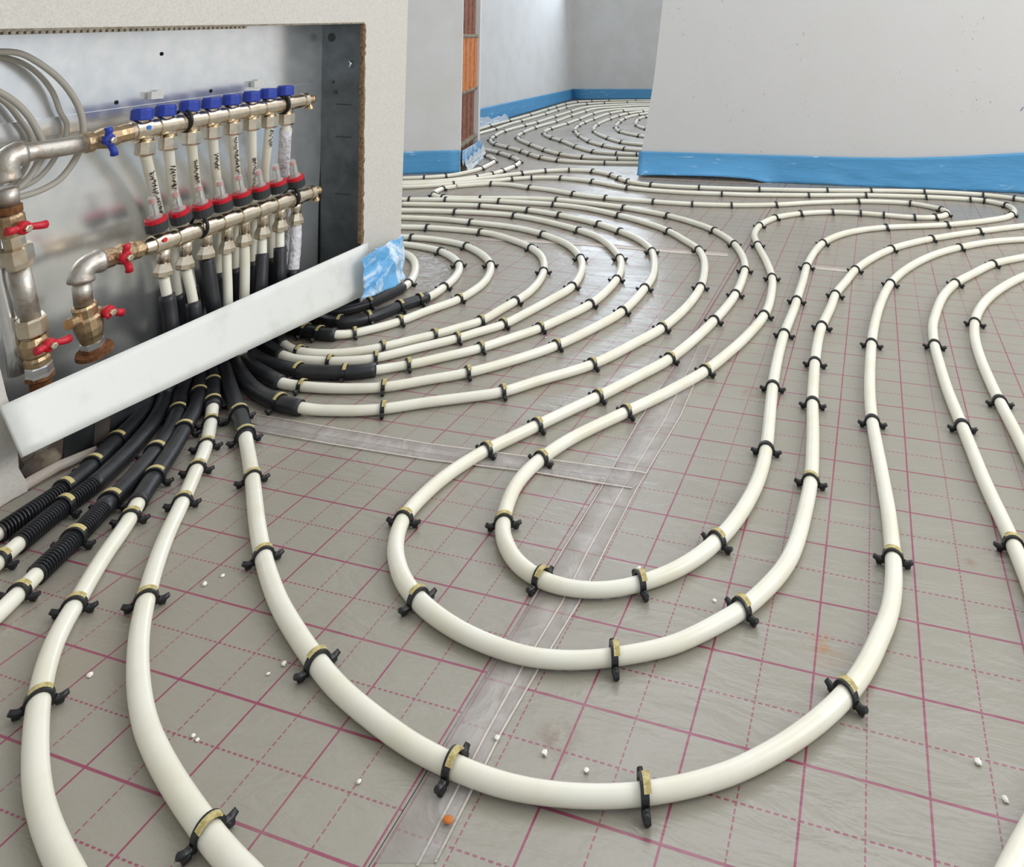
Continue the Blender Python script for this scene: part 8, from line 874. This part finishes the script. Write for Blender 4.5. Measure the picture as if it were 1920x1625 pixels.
rows = []
for i in range(25):
    r = []
    for j in range(25):
        a, b = i / 24 * 4, j / 24 * 2; i0, j0 = min(3, int(a)), min(1, int(b)); fa, fb = a - i0, b - j0; FF = D['floorfilm']
        p = (Vector(FF[i0][j0]) * (1 - fa) + Vector(FF[i0 + 1][j0]) * fa) * (1 - fb) + (Vector(FF[i0][j0 + 1]) * (1 - fa) + Vector(FF[i0 + 1][j0 + 1]) * fa) * fb
        p.z = .001 + .006 * abs(noise.noise(p * 30)); r.append(p)
    rows.append(r)
mb = MB(); mb.grid(rows); tag(mb.build('plastic_film', M['floor_film']), 'crinkled clear film lying flat on the floor beside the shortest loop', 'plastic film')

# ------------------------------------------------------------------ pipes
def cat(P, m=3):
    P = [Vector(p) for p in P]; Q = []
    for j in range(len(P) - 1):
        p0, p1, p2, p3 = P[max(0, j - 1)], P[j], P[j + 1], P[min(len(P) - 1, j + 2)]
        for k in range(m):
            t = k / m; Q.append(.5 * ((2 * p1) + (p2 - p0) * t + (2 * p0 - 5 * p1 + 4 * p2 - p3) * t * t + (3 * p1 - p0 - 3 * p2 + p3) * t ** 3))
    Q.append(P[-1]); return Q
def catr(R, m=3):
    Q = []
    for a, b in zip(R, R[1:]):
        for k in range(m): Q.append(a + (b - a) * k / m)
    Q.append(R[-1]); return Q
def scribble(pipe, pts, seed, i0, n):
    rg = random.Random(seed); mb = MB()
    for g in range(n):
        p = Vector(pts[min(len(pts) - 1, i0 + g)]); 
        for s in range(2):
            q = []
            for k in range(5):
                ang = rg.uniform(-.75, .35); r = .0094 + .0008
                q.append(p + Vector((math.cos(ang) * r, math.sin(ang) * r, -.001 - s * .004 - k * .0010 + rg.uniform(-.001, .001))))
            mb.tube(q, .0007, 5)
    return mb.build('handwriting', M['ink'], pipe)
for e in PIPES:
    m_ = 3; Q = cat(e['pts'], m_); R = catr(e['rad'], m_)
    mb = MB(); mb.tube(Q, R, 16)
    o = tag(mb.build('heating_pipe', M['pipe']), e['label'], 'pipe', 'white underfloor heating pipes')
    if 'sl' in e:
        i0, i1 = e['sl'][0] * m_, e['sl'][1] * m_
        if e['key'] == 'W1':
            k = i0; mb = MB(); Z = Q[0:k + 4]; mb.tube(Z, [.0125 + .0012 * noise.noise(Vector((a.z * 90, 0, 3))) for a in Z], 16); mb.build('white_wrap', M['wrap'], o)
        c0, c1 = (e['corr'][0] * m_, e['corr'][1] * m_) if 'corr' in e else (i1, i1)
        if c0 > i0:
            mb = MB(); mb.tube(Q[i0:c0 + 1], .0132, 18); mb.build('insulation_sleeve', M['black'], o)
        if c1 > c0:
            path = Q[c0:c1 + 1]; L = [0.]
            for a, b in zip(path, path[1:]): L.append(L[-1] + (b - a).length)
            N = int(L[-1] / .00105); pts = []; rad = []
            j = 0
            for k in range(N + 1):
                s = L[-1] * k / N
                while j < len(L) - 2 and L[j + 1] < s: j += 1
                t = (s - L[j]) / max(1e-6, L[j + 1] - L[j]); pts.append(path[j].lerp(path[j + 1], t))
                rad.append(.0133 if (k % 4) < 2 else .0102)
            mb = MB(); mb.tube(pts, rad, 16)
            for fc in mb.bm.faces: fc.smooth = False
            mb.build('ribbed_sleeve', M['black'], o)
    for kk, i0, n in (('P11', 2, 5), ('P9', 2, 4), ('P7', 2, 4), ('W8', 2, 2), ('W6', 1, 4), ('W5', 3, 3), ('W3', 1, 2)):
        if e['key'] == kk: scribble(o, Q, sum(map(ord, kk)), i0 * 3 - 2, n * 3 - 2)
# two more risers that end behind the board
mb = MB(); q = cat(c['rt'][7] + [[c['rt'][7][-1][0], c['rt'][7][-1][1], .02]], 4)
mb.tube(q, .0095, 16); o = tag(mb.build('heating_pipe', M['pipe']), 'last pipe under the upper bar, wrapped in crinkled white film', 'pipe', 'white underfloor heating pipes')
mb = MB(); mb.tube(q[1:-6], [.0130 + .0014 * noise.noise(Vector((a.z * 80, 1, 3))) for a in q[1:-6]], 16); mb.build('white_wrap', M['wrap'], o)
l5 = [c['ln'][4], [c['ln'][4][0] + .003, c['ln'][4][1] + .002, .20], [c['ln'][4][0] + .006, c['ln'][4][1] + .002, .10], [c['ln'][4][0] + .008, c['ln'][4][1], .012]]
mb = MB(); mb.tube(cat(l5, 5), .0098, 16); tag(mb.build('heating_pipe', M['pipe']), 'bare white pipe under the fifth lower outlet from the left', 'pipe', 'white underfloor heating pipes')

# ------------------------------------------------------------------ clips
def arc_path(ra, zc, a0, a1, n): return [(math.cos(a0 + (a1 - a0) * k / n) * ra, zc + math.sin(a0 + (a1 - a0) * k / n) * ra) for k in range(n + 1)]
def ribbon(mb, path, w, th, x0=0.):
    rows = []
    n = len(path)
    for i, (y, z) in enumerate(path):
        a = path[max(0, i - 1)]; b = path[min(n - 1, i + 1)]
        t = Vector((0, b[0] - a[0], b[1] - a[1])).normalized(); nr = Vector((0, -t.z, t.y))
        p = Vector((x0, y, z))
        rows.append([p + nr * th / 2 + Vector((-w / 2, 0, 0)), p + nr * th / 2 + Vector((w / 2, 0, 0)), p - nr * th / 2 + Vector((w / 2, 0, 0)), p - nr * th / 2 + Vector((-w / 2, 0, 0))])
    V = [[mb.bm.verts.new(q) for q in r] for r in rows]
    for i in range(n - 1):
        for k in range(4): mb.bm.faces.new((V[i][k], V[i][(k + 1) % 4], V[i + 1][(k + 1) % 4], V[i + 1][k]))
    mb.bm.faces.new(V[0]); mb.bm.faces.new(V[-1][::-1])
def foot(mb, s, ra):
    mb.tube([(0, s * (ra + .0002), .0085), (0, s * (ra + .0022), .0062), (0, s * (ra + .0065), .0066), (0, s * (ra + .0118), .0096)], [.0034, .0042, .0037, .0028], 7)
    mb.tube([(0, s * (ra + .0004), .0070), (.0006, s * (ra + .0042), .0042), (.001, s * (ra + .0088), .0030)], [.0034, .0040, .0030], 7)
def clip(ra, zc, far, yel):
    mb = MB(); a = math.radians(-28)
    P = arc_path(ra, zc, a, PI - a, 18)
    if far:
        ribbon(mb, P, .0074, .0030)
        for s in (-1, 1): foot(mb, s, ra)
        o = mb.build('pipe_clip', M['clip']); return tag(o, 'x', 'clip', 'black pipe clips on the floor')
    r = empty('pipe_clip', (0, 0, 0), 'x', 'clip', 'black pipe clips on the floor')
    ribbon(mb, P, .0074, .0030); mb.build('clip_arch', M['clip'], r, bevel=.0004)
    for s in (-1, 1):
        mb = MB(); foot(mb, s, ra); mb.build('clip_foot', M['clip'], r)
    if yel:
        mb = MB(); ribbon(mb, arc_path(ra + .0012, zc, math.radians(46), math.radians(142), 10), .0066, .0012, .0024); mb.build('paper_strip', M['paper'], r)
    return r
protos = {}
for i, (x, y, ang, sl, far, yel, lab) in enumerate(CLIPS):
    key = (sl, far, yel if not far else 0)
    rot = ang + (PI if math.cos(ang - 1.2) < 0 else 0)
    if key not in protos:
        r = clip(.0149 if sl else .0119, .0135 if sl else .0096, far, yel); protos[key] = r
        r.location = (x, y, 0); r.rotation_euler = (0, 0, rot); r['label'] = lab
    else: dup(protos[key], (x, y, 0), rot, lab)

# ------------------------------------------------------------------ right wall
R = D['rw']; A, Bp = Vector(R['A']), Vector(R['B']); d = (Bp - A).normalized(); nb = Vector((-d.y, d.x, 0))
if nb.y < 0: nb = -nb
eb, em, et = [Vector(x) for x in R['edge']]          # upper, middle, lower points of the plaster edge
sl = (eb - em) / (eb.z - em.z); top = eb + sl * (HT - eb.z)
far_ = Bp + d * 2.2
mb = MB(); mb.prism([A, et, em, eb, top, Vector((far_.x, far_.y, HT)), far_], nb * .30)
wr = struct(mb.build('wall_right', M['wall_speck']))
mb = MB(); p = Vector(R['pen']) - nb * .001; mb.tube([p + d * -.008 + Vector((0, 0, -.010)), p, p + d * .004 + Vector((0, 0, .006))], .0012, 6); mb.build('pen_mark', M['blueink'], wr)
tp = [Vector(x) for x in R['top']]; bt = [Vector(x) for x in R['bot']]
def interp(L, x):
    for a, b in zip(L, L[1:]):
        if x <= b.x: t = (x - a.x) / (b.x - a.x); return a.lerp(b, max(0, t)) if t >= 0 else a
    return L[-1]
rows = []
for i in range(141):
    x = tp[0].x - .012 + (tp[-1].x + 2.0 - tp[0].x) * i / 140
    zt = interp(tp, x).z; zb = max(.001, interp(bt, x).z); base = A + d * ((x - A.x) / d.x); r = []
    for j in range(13):
        f = j / 12; z = zt + (zb - zt) * f
        hang = .026 * f * f * max(0, min(1, (-.46 - x) / .06)); out = .006 + hang + (.004 + .012 * f * f) + (noise.noise(Vector((x * 9, z * 22, 1))) * .006 + noise.noise(Vector((x * 40, z * 60, 1))) * .003) * f
        sx = (em.x - et.x) / (em.z - et.z) * (z - et.z) if i == 0 else 0
        r.append(Vector((base.x, base.y, z)) - nb * out)
    rows.append(r)
mb = MB(); mb.grid(rows); struct(mb.build('baseboard_right', M['foam'], solid=.002))
# foil curling up against the wall under the strip
rows = []
for i in range(25):
    x = -1.095 + .62 * i / 24; base = A + d * ((x - A.x) / d.x); r = []
    k = math.sin(PI * min(1, (i + 4) / 28)) 
    for j in range(6):
        f = j / 5; r.append(Vector((base.x, base.y, .0008 + .012 * k * f ** 1.6)) - nb * (.060 * (1 - f) ** 1.1 + .004))
    rows.append(r)
mb = MB(); mb.grid(rows); bm = mb.bm; uvl = bm.loops.layers.uv.new('UVMap')
(a, b, c_), (d1, e1, f1) = D['uvR']
for fc in bm.faces:
    for lp_ in fc.loops: vx, vy = lp_.vert.co.x, lp_.vert.co.y + lp_.vert.co.z; lp_[uvl].uv = (a * vx + b * vy + c_, d1 * vx + e1 * vy + f1)
tag(mb.build('foil_lip', M['foil'], solid=.0008), 'foil edge curling up at the left foot of the right wall', 'foil edge')

# ------------------------------------------------------------------ middle pier with the opened wall chase
P_ = D['pier']; a, b, c3 = Vector(P_['a']), Vector(P_['b']), Vector(P_['c'])
dA = (b - a).normalized(); dB = (c3 - b).normalized(); inB = Vector((-dB.y, dB.x, 0))
if inB.dot(a - b) < 0: inB = -inB
a0 = a - dA * .55; LB = (c3 - b).length + .05
def zp(p, z): return Vector((p.x, p.y, z))
mb = MB()
foot_ = [a0, b - dA * .0, b + inB * .0 + dB * .018, b + inB * .045 + dB * .018, b + inB * .045 + dB * (LB - .055), b + dB * (LB - .055), b + dB * LB, a0 + dB * LB]
mb.prism([zp(p, 0) for p in foot_], (0, 0, HT)); struct(mb.build('wall_middle', M['plaster']))
cl = [('clay_block', .0, .115, M['clay_dark']), ('clay_block', .118, .375, M['clay_dark']), ('clay_block', .385, .66, M['clay']), ('clay_block', .675, 1.0, M['clay_dark']), ('clay_block', 1.015, 1.3, M['clay'])]
names = ['lowest terracotta block exposed in the wall chase, just above the blue strip', 'second lowest ribbed terracotta block exposed in the wall chase', 'brightest orange ribbed terracotta block in the middle of the wall chase', 'topmost visible ribbed terracotta block in the wall chase', 'terracotta block high in the wall chase above the picture']
for (nm, z0, z1, m_), lab in zip(cl[:4], names):
    mb = MB(); out = .038 if m_ is M['clay'] else .024
    W = LB - .055 - .018 - .006; poly = []
    nrib = 4
    for k in range(nrib):
        u0 = .021 + W * k / nrib; wd = W / nrib
        for uu, oo in ((.02, .020), (.2, .002), (.5, 0.), (.8, .002), (.98, .020)):
            poly.append(b + dB * (u0 + uu * wd) + inB * (.0435 - out + oo + .0))
    poly += [b + dB * (.021 + W) + inB * .0445, b + dB * .021 + inB * .0445]
    mb.prism([zp(p, z0 + .002) for p in poly], (0, 0, z1 - z0 - .004))
    tag(mb.build(nm, m_), lab, 'block', 'terracotta blocks in the wall chase')
for z in (.116, .380, .667):
    rows = []; rg = random.Random(int(z * 1000)); mb = MB()
    for k in range(9):
        u = .03 + (LB - .11) * k / 8; mb.lathe(b + dB * u + inB * (.018 + rg.uniform(0, .008)) + Vector((0, 0, z - .012)), (0, 0, 1), [(0, .012), (.006, .022), (.018, .022), (.024, .010)], 8)
    tag(mb.build('mortar_joint', M['mortar']), 'grey mortar joint in the wall chase, %s' % {.116: 'lowest of three', .380: 'below the brightest block', .667: 'above the brightest block'}[z], 'mortar')
def vstrip(pts, zt, name, m_, out, zb=.001, parent=None, wob=.004):
    rows = []
    for (p, o_), z in zip(pts, zt):
        rows.append([zp(p, z + (zb - z) * j / 10) + o_ * (out + wob * (j / 10) ** 2 + wob * .8 * noise.noise(Vector((p.x * 30, p.y * 30, j * .9))) * j / 10) for j in range(11)])
    mb = MB(); mb.grid(rows); return mb.build(name, m_, None, solid=.0015)
nA = Vector((dA.y, -dA.x, 0))
if nA.y > 0: nA = -nA
oB = -inB
pts = [(a0.lerp(b, t), nA) for t in [k / 14 for k in range(15)]]
struct(vstrip(pts, [.108] * 15, 'baseboard_middle', M['foam'], .006))
pts = [(b.lerp(b + dB * LB, t), oB) for t in [k / 14 for k in range(15)]]
tag(vstrip(pts, [.104 - .022 * k / 14 for k in range(15)], 'plastic_film', M['film'], .010, .03), 'blue film strip turned round the pier foot below the wall chase', 'plastic film')
tag(vstrip([(p + oB * .012, q) for p, q in pts], [.052 + .01 * math.sin(k * 2.1) for k in range(15)], 'plastic_film', M['film_clear'], .014, .002, wob=.02), 'crinkled clear film at the pier foot below the blue film strip', 'plastic film')

# ------------------------------------------------------------------ back room
K = D['back']; l, cn, rt = Vector(K['l']), Vector(K['c']), Vector(K['r'])
dl = (cn - l).normalized(); l0 = l - dl * 1.1; dr = (rt - cn).normalized(); r0 = rt + dr * 1.6
nl = Vector((dl.y, -dl.x, 0)); nl = nl if nl.x > 0 else -nl
nr_ = Vector((dr.y, -dr.x, 0)); nr_ = nr_ if nr_.y < 0 else -nr_
mb = MB(); mb.prism([l0, cn, zp(cn, HT), zp(l0, HT)], -nl * .15); struct(mb.build('wall_back_left', M['plaster']))
mb = MB(); mb.prism([cn - dr * .15, r0, zp(r0, HT), zp(cn - dr * .15, HT)], -nr_ * .15); struct(mb.build('wall_back', M['plaster']))
pts = [(l0.lerp(cn, k / 30), nl) for k in range(31)]
struct(vstrip(pts, [.148 - .040 * k / 30 for k in range(31)], 'baseboard_back_left', M['foam'], .006))
pts = [(cn.lerp(r0, k / 20), nr_) for k in range(21)]
struct(vstrip(pts, [.108] * 21, 'baseboard_back', M['foam'], .006))
pts = [(l0.lerp(cn, .12 + .36 * k / 20) + nl * .01, nl) for k in range(21)]
tag(vstrip(pts, [.030 + .055 * abs(noise.noise(Vector((k * .45, 0, 9)))) + (.03 if 5 < k < 15 else 0) for k in range(21)], 'plastic_film', M['film_clear'], .010, .002, wob=.02), 'crinkled clear film bunched at the near foot of the back room left wall', 'plastic film')

# ------------------------------------------------------------------ crumbs
for i, (x, y, s) in enumerate(D['crumbs']):
    bm = bmesh.new(); bmesh.ops.create_icosphere(bm, subdivisions=1, radius=s * .5)
    for v in bm.verts: v.co *= 1 + .5 * noise.noise(v.co * (2 / s) + Vector((i * 2.7, 0, 0))); v.co.z *= .6
    zm = min(v.co.z for v in bm.verts); me = bpy.data.meshes.new('crumb'); bm.to_mesh(me); bm.free(); me.materials.append(M['crumb'])
    o = bpy.data.objects.new('plaster_crumb', me); C.objects.link(o); o.location = (x, y, -zm)
    tag(o, 'small white plaster crumb lying on the grid printed foil', 'crumb', 'plaster crumbs on the foil')
bm = bmesh.new(); bmesh.ops.create_icosphere(bm, subdivisions=2, radius=.005)
for v in bm.verts: v.co.z *= .4; v.co.y *= .7
me = bpy.data.meshes.new('chip'); bm.to_mesh(me); bm.free(); me.materials.append(M['orange'])
o = bpy.data.objects.new('clay_chip', me); C.objects.link(o); o.location = (D['chip'][0], D['chip'][1], .0036); tag(o, 'small orange chip on the seam tape at the bottom edge', 'chip')
